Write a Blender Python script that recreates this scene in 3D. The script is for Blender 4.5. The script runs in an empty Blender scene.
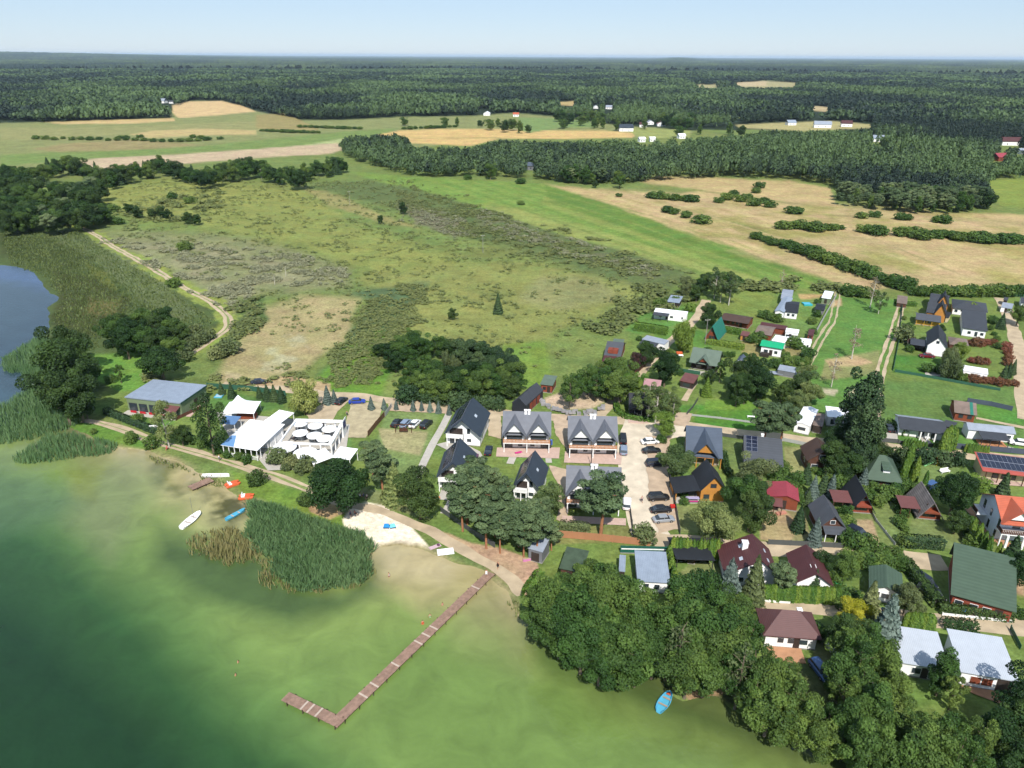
import bpy, math, random
import numpy as np
from mathutils import Vector, Matrix
D = bpy.data
C = bpy.context.scene.collection
rnd = random.Random(7)
NR = np.random.default_rng(11)
sc = bpy.context.scene
H, F = 88.0, 736.0
HAZE = 3.0e-5
PIT = math.atan((384 - 56) / F); ROLL = math.radians(0.28)
fwd = np.array([0, math.cos(PIT), -math.sin(PIT)])
_u = np.array([0, math.sin(PIT), math.cos(PIT)]); _r = np.array([1.0, 0, 0])
rgt = math.cos(ROLL) * _r + math.sin(ROLL) * _u
upv = -math.sin(ROLL) * _r + math.cos(ROLL) * _u

def G(px, py, z=0.0):
    """a point of the photograph traced down to the height z above the ground"""
    d = F * fwd + (px - 512) * rgt + (384 - py) * upv
    t = (z - H) / d[2]
    return np.array([d[0] * t, d[1] * t, z])
def G2(pts, z=0.0): return np.array([G(x, y, z)[:2] for x, y in pts])
def project(P):
    P = np.asarray(P, float) - np.array([0, 0, H])
    w = P @ fwd
    w = np.where(w < 1, 1, w)
    return 512 + F * (P @ rgt) / w, 384 - F * (P @ upv) / w

cam = D.objects.new('camera', D.cameras.new('camera')); C.objects.link(cam)
cam.data.sensor_width = 36; cam.data.lens = F / 1024 * 36
cam.data.clip_start = 1; cam.data.clip_end = 120000
M = Matrix(((rgt[0], upv[0], -fwd[0], 0), (rgt[1], upv[1], -fwd[1], 0), (rgt[2], upv[2], -fwd[2], H), (0, 0, 0, 1)))
cam.matrix_world = M
sc.camera = cam

# ------------------------------------------------------------------ light
SUN_EL = math.radians(48); SUN_AZ = math.radians(-4.5)      # light travels along +Y turned by SUN_AZ towards +X
ld = Vector((math.sin(SUN_AZ) * math.cos(SUN_EL), math.cos(SUN_AZ) * math.cos(SUN_EL), -math.sin(SUN_EL)))
sl = D.lights.new('sun', 'SUN'); sl.energy = 4.4; sl.angle = math.radians(0.53); sl.color = (1, 0.95, 0.87)
so = D.objects.new('sun', sl); C.objects.link(so); so.rotation_euler = ld.to_track_quat('-Z', 'Y').to_euler()
so.location = (0, 0, 300)
w = D.worlds.new('World'); sc.world = w; w.use_nodes = True
nt = w.node_tree; nt.nodes.clear()
o_ = nt.nodes.new('ShaderNodeOutputWorld'); bg = nt.nodes.new('ShaderNodeBackground'); sky = nt.nodes.new('ShaderNodeTexSky')
sky.sky_type = 'NISHITA'; sky.sun_disc = False; sky.sun_elevation = SUN_EL; sky.sun_rotation = math.atan2(-ld.x, -ld.y)
sky.altitude = 90; sky.air_density = 1.0; sky.dust_density = 0.0; sky.ozone_density = 5.0
bg.inputs[1].default_value = 0.084
tint = nt.nodes.new('ShaderNodeMix'); tint.data_type = 'RGBA'; tint.blend_type = 'MULTIPLY'; tint.inputs[0].default_value = 1; tint.inputs[7].default_value = (.86, .87, .99, 1)
nt.links.new(sky.outputs[0], tint.inputs[6]); air = nt.nodes.new('ShaderNodeMix'); air.data_type = 'RGBA'; air.inputs[0].default_value = .6; air.inputs[7].default_value = (4.7, 6.0, 7.3, 1)
nt.links.new(tint.outputs[2], air.inputs[6]); nt.links.new(air.outputs[2], bg.inputs[0]); nt.links.new(bg.outputs[0], o_.inputs[0])
sc.view_settings.view_transform = 'Standard'; sc.view_settings.look = 'None'
sc.view_settings.exposure = 0.55; sc.view_settings.gamma = 1
sc.cycles.max_bounces = 5; sc.cycles.diffuse_bounces = 2; sc.cycles.glossy_bounces = 2; sc.cycles.transmission_bounces = 3
sc.cycles.volume_bounces = 0; sc.cycles.transparent_max_bounces = 6
sc.cycles.use_denoising = True
sc.cycles.use_adaptive_sampling = True; sc.cycles.adaptive_threshold = 0.03
sc.render.use_persistent_data = False

# ------------------------------------------------------------------ colours and materials
KA = 0.62
def lin(c): c = c / 255.0; return c / 12.92 if c <= 0.04045 else ((c + 0.055) / 1.055) ** 2.4
def S(r, g, b, k=None):
    k = k or (KA if min(r, g, b) < 225 else .9); return (lin(r) * k, lin(g) * k, lin(b) * k)

MATS = {}
def mat(name, col, rough=0.8, var=0.15, scale=1.2, bump=0.0, metal=0.0, spec=0.3, stripes=None, rnd_obj=0.0):
    if name in MATS: return MATS[name]
    m = D.materials.new(name); m.use_nodes = True; n = m.node_tree.nodes; l = m.node_tree.links
    b = n['Principled BSDF']; b.inputs['Roughness'].default_value = rough; b.inputs['Metallic'].default_value = metal
    b.inputs['Specular IOR Level'].default_value = spec
    tc = n.new('ShaderNodeTexCoord')
    no = n.new('ShaderNodeTexNoise'); no.inputs['Scale'].default_value = scale; no.inputs['Detail'].default_value = 5
    l.new(tc.outputs['Object'], no.inputs['Vector'])
    mr = n.new('ShaderNodeMapRange'); mr.inputs[1].default_value = 0.3; mr.inputs[2].default_value = 0.7
    mr.inputs[3].default_value = 1 - var; mr.inputs[4].default_value = 1 + var
    l.new(no.outputs[0], mr.inputs[0])
    hs = n.new('ShaderNodeHueSaturation'); hs.inputs['Color'].default_value = (*col, 1)
    src = mr.outputs[0]
    if stripes:
        wv = n.new('ShaderNodeTexWave'); wv.bands_direction = stripes[0]; wv.inputs['Scale'].default_value = stripes[1]
        wv.inputs['Distortion'].default_value = 0.15
        l.new(tc.outputs['Object'], wv.inputs['Vector'])
        m2 = n.new('ShaderNodeMapRange'); m2.inputs[3].default_value = 1 - stripes[2]; m2.inputs[4].default_value = 1
        l.new(wv.outputs['Fac'], m2.inputs[0])
        mu = n.new('ShaderNodeMath'); mu.operation = 'MULTIPLY'; l.new(src, mu.inputs[0]); l.new(m2.outputs[0], mu.inputs[1]); src = mu.outputs[0]
        bp = n.new('ShaderNodeBump'); bp.inputs['Strength'].default_value = 0.35; bp.inputs['Distance'].default_value = 0.05
        l.new(wv.outputs['Fac'], bp.inputs['Height']); l.new(bp.outputs[0], b.inputs['Normal'])
    elif bump:
        bp = n.new('ShaderNodeBump'); bp.inputs['Strength'].default_value = bump; bp.inputs['Distance'].default_value = 0.1
        l.new(no.outputs[0], bp.inputs['Height']); l.new(bp.outputs[0], b.inputs['Normal'])
    if rnd_obj:
        oi = n.new('ShaderNodeObjectInfo'); m3 = n.new('ShaderNodeMapRange'); m3.inputs[3].default_value = 1 - rnd_obj; m3.inputs[4].default_value = 1 + rnd_obj
        l.new(oi.outputs['Random'], m3.inputs[0]); mu = n.new('ShaderNodeMath'); mu.operation = 'MULTIPLY'
        l.new(src, mu.inputs[0]); l.new(m3.outputs[0], mu.inputs[1]); src = mu.outputs[0]
    l.new(src, hs.inputs['Value']); l.new(hs.outputs[0], b.inputs['Base Color'])
    MATS[name] = m; return m

def leafmat(name, ca, cb, trans=0.34, rnd_obj=0.3, hue=0.025):
    """foliage: two leaf colours mixed by the clump attribute 'tone', a little light passing through"""
    if name in MATS: return MATS[name]
    m = D.materials.new(name); m.use_nodes = True; n = m.node_tree.nodes; l = m.node_tree.links
    b = n['Principled BSDF']; b.inputs['Roughness'].default_value = 0.65; b.inputs['Specular IOR Level'].default_value = 0.25
    at = n.new('ShaderNodeAttribute'); at.attribute_name = 'tone'
    mx = n.new('ShaderNodeMix'); mx.data_type = 'RGBA'; mx.inputs[6].default_value = (*ca, 1); mx.inputs[7].default_value = (*cb, 1)
    l.new(at.outputs['Fac'], mx.inputs[0])
    oi = n.new('ShaderNodeObjectInfo')
    hs = n.new('ShaderNodeHueSaturation')
    m1 = n.new('ShaderNodeMapRange'); m1.inputs[3].default_value = 0.5 - hue; m1.inputs[4].default_value = 0.5 + hue
    m2 = n.new('ShaderNodeMapRange'); m2.inputs[3].default_value = 1 + rnd_obj; m2.inputs[4].default_value = 1 - rnd_obj
    l.new(oi.outputs['Random'], m1.inputs[0]); l.new(oi.outputs['Random'], m2.inputs[0])
    l.new(m1.outputs[0], hs.inputs['Hue']); l.new(m2.outputs[0], hs.inputs['Value'])
    l.new(mx.outputs[2], hs.inputs['Color']); l.new(hs.outputs[0], b.inputs['Base Color'])
    tr = n.new('ShaderNodeBsdfTranslucent'); l.new(hs.outputs[0], tr.inputs[0])
    ms = n.new('ShaderNodeMixShader'); ms.inputs[0].default_value = trans
    l.new(b.outputs[0], ms.inputs[1]); l.new(tr.outputs[0], ms.inputs[2]); l.new(ms.outputs[0], n['Material Output'].inputs[0])
    MATS[name] = m; return m

# ------------------------------------------------------------------ mesh helpers
def tag(o, label=None, cat=None, group=None, kind=None):
    if label: o['label'] = label
    if cat: o['category'] = cat
    if group: o['group'] = group
    if kind: o['kind'] = kind
    return o
def link(name, me, m=None, parent=None):
    o = D.objects.new(name, me); C.objects.link(o)
    if m: me.materials.append(m)
    if parent: o.parent = parent
    return o
def empty(name, loc, rz=0, label=None, cat=None, group=None):
    o = D.objects.new(name, None); C.objects.link(o); o.location = loc; o.rotation_euler = (0, 0, rz)
    o.empty_display_size = 0.5
    return tag(o, label, cat, group)
def np_mesh(name, V, Fq, tone=None, col=None, smooth=False):
    me = D.meshes.new(name); V = np.asarray(V, np.float32); Fq = np.asarray(Fq, np.int32); k = Fq.shape[1]
    me.vertices.add(len(V)); me.vertices.foreach_set('co', V.ravel())
    me.loops.add(Fq.size); me.loops.foreach_set('vertex_index', Fq.ravel())
    me.polygons.add(len(Fq)); me.polygons.foreach_set('loop_start', np.arange(0, Fq.size, k, dtype=np.int32))
    me.polygons.foreach_set('loop_total', np.full(len(Fq), k, np.int32))
    if smooth: me.polygons.foreach_set('use_smooth', np.ones(len(Fq), bool))
    me.update(calc_edges=True)
    if tone is not None:
        a = me.attributes.new('tone', 'FLOAT', 'POINT'); a.data.foreach_set('value', np.asarray(tone, np.float32))
    if col is not None:
        a = me.attributes.new('paint', 'FLOAT_COLOR', 'POINT')
        c4 = np.ones((len(V), 4), np.float32); c4[:, :3] = col; a.data.foreach_set('color', c4.ravel())
    return me

class MB:
    """collects boxes, prisms and tubes and links them as ONE mesh"""
    def __init__(s): s.v = []; s.f = []
    def add(s, vs, fs):
        n = len(s.v); s.v += [tuple(map(float, p)) for p in vs]; s.f += [tuple(i + n for i in f) for f in fs]; return s
    def box(s, x0, x1, y0, y1, z0, z1):
        return s.add([(x0, y0, z0), (x1, y0, z0), (x1, y1, z0), (x0, y1, z0), (x0, y0, z1), (x1, y0, z1), (x1, y1, z1), (x0, y1, z1)],
                     [(0, 3, 2, 1), (4, 5, 6, 7), (0, 1, 5, 4), (1, 2, 6, 5), (2, 3, 7, 6), (3, 0, 4, 7)])
    def slab(s, q, t):
        """a quad (or polygon) given by its top corners, thickened by t along its normal, downwards"""
        q = [Vector(p) for p in q]; nrm = (q[1] - q[0]).cross(q[2] - q[0]).normalized()
        if nrm.z < 0: q = q[::-1]; nrm = -nrm
        n = len(q); lo = [p - nrm * t for p in q]
        return s.add(q + lo, [tuple(range(n)), tuple(range(2 * n - 1, n - 1, -1))] + [(i, i + n, (i + 1) % n + n, (i + 1) % n) for i in range(n)])
    def tube(s, pts, rs, n=6, cap=True):
        pts = [Vector(p) for p in pts]; base = len(s.v)
        for i, p in enumerate(pts):
            d = (pts[min(i + 1, len(pts) - 1)] - pts[max(i - 1, 0)]).normalized()
            a = d.cross(Vector((0.31, 0.95, 0.1))).normalized(); b = d.cross(a)
            r = rs[i] if hasattr(rs, '__len__') else rs
            for k in range(n):
                t = 2 * math.pi * k / n; s.v.append(tuple(p + a * math.cos(t) * r + b * math.sin(t) * r))
        for i in range(len(pts) - 1):
            for k in range(n):
                a0 = base + i * n + k; a1 = base + i * n + (k + 1) % n
                s.f.append((a0, a1, a1 + n, a0 + n))
        if cap:
            s.f.append(tuple(base + k for k in range(n))[::-1]); s.f.append(tuple(base + (len(pts) - 1) * n + k for k in range(n)))
        return s
    def build(s, name, m=None, parent=None, smooth=False):
        me = D.meshes.new(name); me.from_pydata(s.v, [], s.f); me.update()
        if smooth: me.polygons.foreach_set('use_smooth', [True] * len(me.polygons))
        return link(name, me, m, parent)

# ------------------------------------------------------------------ value noise in world metres
def vnoise(x, y, seed=0):
    xi = np.floor(x).astype(np.int64); yi = np.floor(y).astype(np.int64); fx = x - xi; fy = y - yi
    fx = fx * fx * (3 - 2 * fx); fy = fy * fy * (3 - 2 * fy)
    def h(a, b):
        n = (a * 374761393 + b * 668265263 + seed * 1442695041) & 0x7fffffff
        n = ((n ^ (n >> 13)) * 1274126177) & 0x7fffffff
        return ((n ^ (n >> 16)) & 0xffff) / 65535.0
    return (h(xi, yi) * (1 - fx) + h(xi + 1, yi) * fx) * (1 - fy) + (h(xi, yi + 1) * (1 - fx) + h(xi + 1, yi + 1) * fx) * fy
def fbm(x, y, seed=0, o=4):
    s = 0; a = 0.5; t = 0
    for i in range(o): s = s + a * vnoise(x * 2 ** i, y * 2 ** i, seed + i * 17); t += a; a *= 0.55
    return s / t
def inpoly(x, y, P):
    r = np.zeros(x.shape, bool); n = len(P)
    for i in range(n):
        x0, y0 = P[i]; x1, y1 = P[(i + 1) % n]
        if y0 == y1: continue
        c = ((y0 > y) != (y1 > y)) & (x < (x1 - x0) * (y - y0) / (y1 - y0) + x0); r ^= c
    return r
def segdist(x, y, P, closed=True):
    d = np.full(x.shape, 1e18); n = len(P)
    for i in range(n if closed else n - 1):
        a = P[i]; b = P[(i + 1) % n]; ab = b - a; L = max((ab ** 2).sum(), 1e-9)
        t = np.clip(((x - a[0]) * ab[0] + (y - a[1]) * ab[1]) / L, 0, 1)
        d = np.minimum(d, (x - a[0] - t * ab[0]) ** 2 + (y - a[1] - t * ab[1]) ** 2)
    return np.sqrt(d)
def sdist(x, y, P):                                     # positive inside
    d = segdist(x, y, P); return np.where(inpoly(x, y, P), d, -d)
# ------------------------------------------------------------------ the lake outline (world metres)
shore_px = [(-60, 262), (0, 265), (12, 266), (28, 269), (40, 280), (46, 290), (60, 297), (50, 305), (47, 308), (50, 322), (47, 333), (30, 343), (24, 352),
            (30, 372), (40, 392), (52, 408), (68, 424), (88, 436), (108, 444), (125, 448), (150, 452), (168, 457), (182, 463), (196, 471), (208, 479), (222, 482),
            (230, 490), (245, 501), (262, 504), (280, 510), (300, 519), (322, 527), (342, 532), (352, 541), (375, 548), (398, 546), (415, 547), (434, 555),
            (452, 561), (471, 567), (483, 570), (492, 581), (504, 590), (512, 606), (524, 622), (548, 645), (578, 655), (610, 662), (640, 668), (664, 676),
            (670, 690), (682, 702), (694, 700), (706, 697), (716, 695), (732, 705), (754, 720), (780, 731), (793, 740), (830, 751), (846, 762), (880, 790)]
LAKE = np.vstack([G2(shore_px), np.array([[60, 30], [60, -400], [-900, -400], [-900, 250]])])
WZ = -0.12

# ------------------------------------------------------------------ ground sheet: polar grid round the point under the camera
def polar(step_deg, rows_px):
    th = np.concatenate([np.arange(-180, -46, 6.0), np.arange(-46, 46.001, step_deg), np.arange(52, 180, 6.0)]) * math.pi / 180
    dep = np.arctan((np.array(rows_px) - 384) / F) + PIT
    r = H / np.tan(dep)
    return th, r
rows = np.concatenate([[2600, 1600, 1250, 1050, 930], np.arange(860, 300, -1.6), np.arange(300, 120, -1.2), np.arange(120, 60, -1.0), [59, 58.2, 57.6, 57.1, 56.9]])
th, rr = polar(0.12, rows)
rr = np.concatenate([[2.0], rr])
TH, RR = np.meshgrid(th, rr); GX = RR * np.sin(TH); GY = RR * np.cos(TH)
nr, ncx = GX.shape
idx = np.arange(nr * ncx).reshape(nr, ncx)
Q = np.stack([idx[:-1, :-1], idx[:-1, 1:], idx[1:, 1:], idx[1:, :-1]], -1).reshape(-1, 4)
Qw = np.stack([idx[:-1, -1], idx[:-1, 0], idx[1:, 0], idx[1:, -1]], -1).reshape(-1, 4)
Q = np.vstack([Q, Qw])[:, ::-1]
x = GX.ravel(); y = GY.ravel()
PX, PY = project(np.stack([x, y, np.zeros_like(x)], 1))
front = (y > 20)
near = (np.hypot(x, y) < 1400)
wob = np.zeros_like(x)
n1 = fbm(x / 9, y / 9, 3); n2 = fbm(x / 60, y / 60, 5); n3 = fbm(x / 400, y / 400, 9)
sd = np.full(x.shape, -999.0); sd[near] = sdist(x[near], y[near], LAKE)
sd = sd + (fbm(x / 5, y / 5, 21) - 0.5) * 2.5

def hills(x, y):
    r = np.hypot(x, y); az = np.degrees(np.arctan2(x, y))
    k = np.clip((r - 7000) / 9000, 0, 1); k = k * k * (3 - 2 * k)
    left = np.clip((az + 36) / 22, 0, 1); left = 1 - left * left * (3 - 2 * left)
    return k * (58 * left + 62 * left * fbm(x / 9000, y / 9000, 77, 3) + 34 * np.exp(-((az - 11.6) / 1.2) ** 2) + 10 * fbm(x / 5000, y / 5000, 31, 3))
z = np.where(sd > 0, -np.clip(sd * 0.22, 0, 2.6) - 0.12, 0.0); z = np.where((sd <= 0) & (sd > -1.2), -0.12 * (sd + 1.2) / 1.2 * 1.0, z)
z = z + hills(x, y)

col = np.zeros((len(x), 3)); col[:] = S(126, 144, 80)
def blend(mask, c):
    global col
    col = col * (1 - mask[:, None]) + np.array(c) * mask[:, None]
def paint(poly, c, soft=1.5, wobble=2.0, amt=1.0, nz=None):
    """soft-edged patch of another plant cover or soil; its edge wanders with noise in metres"""
    P = np.array(poly, float); x0, y0 = P.min(0) - 8; x1, y1 = P.max(0) + 8
    m = (PX > x0) & (PX < x1) & (PY > y0) & (PY < y1) & front
    s = sdist(PX[m], PY[m], P) + (n1[m] - 0.5) * 2 * wobble
    k = np.clip(s / soft + 0.5, 0, 1) * amt
    if nz is not None: k = k * np.clip((fbm(x[m] / nz, y[m] / nz, len(poly)) - 0.38) * 5, 0, 1)
    full = np.zeros(len(x)); full[m] = k; blend(full, c)
def paintline(pts, wm, c, amt=.8):
    L_ = G2(pts); m = (PX > min(p[0] for p in pts) - 20) & (PX < max(p[0] for p in pts) + 20) & near & front; full = np.zeros(len(x)); d = segdist(x[m], y[m], L_, False) + (fbm(x[m] / 3, y[m] / 3, 12) - .5) * wm; full[m] = np.clip((wm / 2 - d) / 1.2 + .5, 0, 1) * amt; blend(full, c)
# broad cover
blend(np.clip((n2 - 0.45) * 3, 0, 1) * 0.6, S(136, 140, 80))
blend(np.clip((n1 - 0.55) * 4, 0, 1) * 0.5, S(95, 118, 66))
far = ((PY < 130) | (np.hypot(x, y) > 1300)).astype(float); blend(far, S(50, 64, 48))
def clearf(x, y): return fbm(x / 330, y / 300, 91, 3)
blend(far * np.clip((clearf(x, y) - .69) * 30, 0, 1), S(142, 150, 96))
# marsh on the left, reed belt
paint([(-80, 225), (0, 226), (80, 226), (118, 252), (150, 270), (190, 298), (222, 310), (222, 330), (195, 350), (130, 372), (60, 420), (0, 420), (-80, 420)], S(88, 104, 62), 6, 4)
paint([(45, 232), (110, 238), (150, 262), (176, 296), (200, 312), (180, 322), (130, 292), (95, 262), (50, 246)], S(112, 124, 84), 5, 3)
paint([(0, 232), (50, 238), (95, 258), (70, 270), (30, 262), (0, 256)], S(76, 88, 50), 5, 3)
paint([(50, 268), (95, 276), (130, 300), (120, 330), (70, 340), (50, 320), (60, 300)], S(78, 86, 50), 6, 4)
paint([(90, 298), (120, 302), (115, 314), (85, 312)], S(128, 122, 76), 5, 3, .8)
paint([(85, 262), (105, 272), (118, 290), (110, 288), (92, 274)], S(116, 122, 60), 3, 1, .8)
paint([(85, 355), (135, 352), (152, 362), (150, 392), (120, 392), (95, 380), (82, 370)], S(118, 158, 72), 3, 2)
paint([(50, 430), (60, 420), (92, 420), (130, 430), (150, 440), (150, 450), (110, 445), (80, 438)], S(112, 148, 66), 3, 1)
# heath
paint([(95, 230), (150, 232), (200, 232), (256, 238), (300, 252), (352, 268), (345, 288), (300, 292), (240, 296), (236, 320), (215, 300), (170, 272), (125, 250)], S(142, 146, 102), 10, 6)
paint([(110, 240), (200, 245), (280, 262), (330, 275), (260, 288), (240, 300), (180, 270)], S(160, 156, 122), 10, 6, .8, 14)
paint([(100, 186), (200, 178), (300, 190), (340, 214), (260, 222), (150, 220), (90, 200)], S(150, 156, 86), 10, 5)
paint([(170, 205), (260, 200), (330, 216), (400, 240), (500, 270), (480, 292), (380, 278), (300, 245), (200, 228)], S(144, 152, 84), 10, 6)
paint([(360, 275), (500, 262), (640, 275), (640, 300), (560, 330), (520, 360), (400, 330)], S(144, 150, 86), 12, 8)
paint([(240, 338), (255, 310), (300, 296), (362, 297), (352, 320), (345, 345), (318, 356), (300, 372), (270, 376), (225, 388), (215, 376)], S(176, 164, 118), 7, 4)
paint([(270, 340), (300, 330), (310, 350), (285, 372), (262, 370)], S(188, 184, 148), 5, 3, .8, 6)
paint([(236, 300), (262, 296), (268, 320), (245, 335), (222, 350), (214, 366), (205, 360), (236, 330)], S(104, 124, 72), 5, 3)
paint([(340, 292), (380, 288), (430, 282), (418, 300), (392, 325), (362, 348), (342, 372), (318, 378), (340, 348), (362, 318), (372, 300)], S(98, 122, 84), 6, 4)
paint([(345, 345), (380, 330), (400, 345), (380, 400), (340, 392), (310, 388), (325, 370)], S(112, 148, 62), 6, 3)
paint([(500, 345), (545, 340), (552, 380), (520, 390)], S(126, 152, 70), 6, 3)
paint([(398, 176), (440, 190), (520, 212), (600, 240), (680, 268), (700, 285), (640, 290), (580, 270), (480, 240), (400, 212), (330, 192), (300, 186)], S(106, 122, 74), 8, 5)
paint([(400, 205), (440, 212), (475, 232), (455, 238), (415, 222)], S(128, 122, 100), 6, 5, .9)
paint([(470, 205), (560, 236), (640, 258), (672, 272), (650, 280), (570, 252), (480, 226)], S(116, 118, 88), 6, 5, .8, 10)
paint([(300, 186), (340, 196), (380, 214), (420, 228), (380, 222), (330, 206)], S(168, 158, 104), 3, 2, .8)
paint([(540, 275), (600, 278), (620, 300), (560, 310), (520, 300)], S(150, 150, 104), 10, 6, .7)
# the long green meadow and the mown strips
mead = [(350, 172), (400, 176), (450, 179), (545, 184), (600, 202), (700, 234), (768, 256), (850, 282), (800, 290), (760, 284), (696, 270), (640, 254), (560, 234), (500, 214), (440, 195), (380, 182)]
paint(mead, S(128, 156, 76), 2.5, 1.5)
paint([(545, 184), (600, 202), (700, 234), (768, 256), (850, 282), (820, 284), (740, 262), (660, 240), (580, 214), (548, 200)], S(112, 142, 66), 3, 1)
paint([(480, 204), (520, 208), (600, 232), (680, 255), (780, 284), (740, 282), (660, 260), (560, 234), (500, 214)], S(158, 164, 94), 4, 1, .8)
paint([(545, 196), (560, 204), (650, 236), (720, 258), (700, 256), (600, 226), (540, 204)], S(146, 158, 84), 3, 1, .7)
paint([(545, 184), (600, 190), (680, 194), (702, 190), (640, 182), (660, 176), (702, 177), (760, 180), (790, 181), (830, 188), (836, 205), (870, 212), (1100, 215), (1100, 300), (1024, 292), (900, 286), (860, 290), (800, 270), (740, 250), (680, 230), (620, 208)], S(198, 176, 126), 2.5, 1.5)
paint([(690, 214), (760, 224), (830, 236), (876, 238), (905, 258), (960, 284), (900, 284), (860, 266), (780, 240)], S(172, 164, 106), 5, 2)
paint([(870, 236), (940, 242), (1100, 250), (1100, 285), (1010, 284), (940, 262)], S(178, 166, 104), 4, 2, .9)
paint([(722, 216), (800, 236), (870, 262), (900, 284), (860, 284), (800, 264), (740, 236)], S(160, 150, 92), 5, 2, .8)
for a_, b_ in (((620, 189), (770, 232)), ((770, 212), (1100, 226)), ((845, 208), (1010, 222)), ((870, 236), (985, 284)), ((700, 190), (860, 212))):
    dx, dy = b_[0] - a_[0], b_[1] - a_[1]
    paint([a_, b_, (b_[0], b_[1] + 1.6), (a_[0], a_[1] + 1.4)], S(120, 132, 72), 1.2, .4, .8)
paint([(556, 92), (600, 90.5), (628, 89.5), (626, 91.5), (590, 93)], S(176, 172, 124), .9, .3)
paint([(818, 97), (842, 96), (845, 98.5), (822, 99)], S(190, 176, 128), .8, .2)
paint([(385, 106), (420, 105), (424, 107), (390, 108)], S(150, 160, 104), .8, .2)
paint([(905, 110), (950, 108.5), (955, 111), (912, 112.5)], S(160, 164, 108), .8, .2)
paint([(250, 84), (300, 83), (305, 85), (255, 86)], S(150, 158, 106), .8, .2)
for i in range(11):
    t_ = i / 10; paintline([(425 + 118 * t_, 179 + 6 * t_), (600 + 60 * t_ * 1.2, 241 - 24 * t_), (700 + 140 * t_, 277 + 8 * t_)], 2.2 + 1.2 * (i % 2), S(104, 134, 62) if i % 2 else S(150, 160, 88), .45)
for i in range(9):
    t_ = i / 8; paintline([(590 + 90 * t_, 189 + 6 * t_), (860 + 110 * t_, 284 - 6 * t_)], 3.0, S(150, 142, 86) if i % 2 else S(214, 190, 146), .4)
# far farmland
paint([(-200, 126), (0, 123), (50, 122), (170, 118), (172, 108), (190, 101), (222, 101), (256, 111), (300, 120), (345, 120), (400, 117), (470, 116), (512, 113), (560, 117), (620, 126), (652, 127), (692, 131), (690, 137), (600, 138.5), (540, 137.5), (480, 141), (410, 148), (350, 146), (330, 153), (250, 159), (130, 170), (20, 172), (-200, 172)], S(146, 152, 98), 1.2, .6)
paint([(0, 128), (120, 127), (256, 121), (340, 126), (256, 132), (130, 134), (60, 140), (0, 140)], S(158, 158, 104), 1.5, .8)
paint([(0, 155), (60, 152), (130, 150), (200, 146), (340, 132), (400, 128), (372, 138), (300, 147), (150, 155), (0, 166)], S(128, 150, 84), 1.2, .5)
paint([(30, 149), (70, 143), (130, 139.5), (205, 145), (150, 149), (60, 152)], S(162, 150, 104), 1.2, .5)
paint([(256, 115), (286, 113), (302, 121), (320, 130), (290, 133), (256, 128)], S(164, 152, 100), 1.2, .5)
paint([(290, 147.5), (340, 139), (364, 137), (360, 140), (335, 145)], S(178, 188, 128), 1, .3)
paint([(40, 165), (107, 157.5), (175, 155), (212, 152), (256, 149), (338, 143), (342, 150), (330, 154), (250, 158), (165, 165), (107, 169), (50, 170)], S(206, 184, 152), 1, .4)
paint([(173, 105), (189, 101.5), (222, 101), (243, 106), (256, 111.5), (215, 115.5), (178, 118), (172, 112)], S(222, 192, 142), .9, .3)
paint([(45, 122.4), (100, 120.3), (175, 118.3), (174, 121), (130, 123.6), (60, 124)], S(216, 188, 134), .9, .2)
paint([(130, 134.5), (150, 131), (200, 128.5), (256, 130.5), (256, 134.5), (200, 135.5), (150, 138)], S(200, 180, 126), 1, .3)
paint([(376, 135), (400, 130.5), (440, 129), (490, 129), (550, 130.5), (600, 130.5), (640, 133), (632, 137.5), (560, 139), (500, 138.5), (470, 146), (410, 143)], S(220, 188, 126), .9, .3)
paint([(410, 137), (500, 137.5), (500, 138.4), (410, 138)], S(150, 150, 96), .7, .1, .6)
paint([(518, 117.5), (560, 118.5), (590, 121.5), (596, 127), (560, 128), (530, 133), (520, 130)], S(132, 156, 94), 1, .3)
paint([(558, 102), (576, 101), (573, 106), (560, 105)], S(200, 176, 122), .8, .2)
paint([(672, 87), (700, 83.5), (735, 80), (800, 82), (798, 87), (740, 89.5), (700, 91), (675, 89)], S(180, 172, 126), 1, .4)
paint([(735, 82), (768, 81), (766, 86), (738, 86)], S(206, 186, 146), 1, .4)
paint([(680, 118), (740, 115), (745, 119), (690, 121)], S(150, 162, 98), 1, .3)
paint([(735, 125), (770, 123), (830, 121), (870, 124), (872, 128), (800, 131), (740, 128)], S(186, 176, 122), 1, .4)
paint([(810, 105.5), (830, 107.5), (828, 112), (812, 110.5)], S(204, 184, 142), .8, .2)
paint([(625, 128), (690, 130), (690, 137), (640, 139)], S(160, 168, 100), 1, .4)
paint([(985, 180), (1040, 178), (1040, 210), (1000, 206)], S(142, 158, 78), 2, 1)
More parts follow.
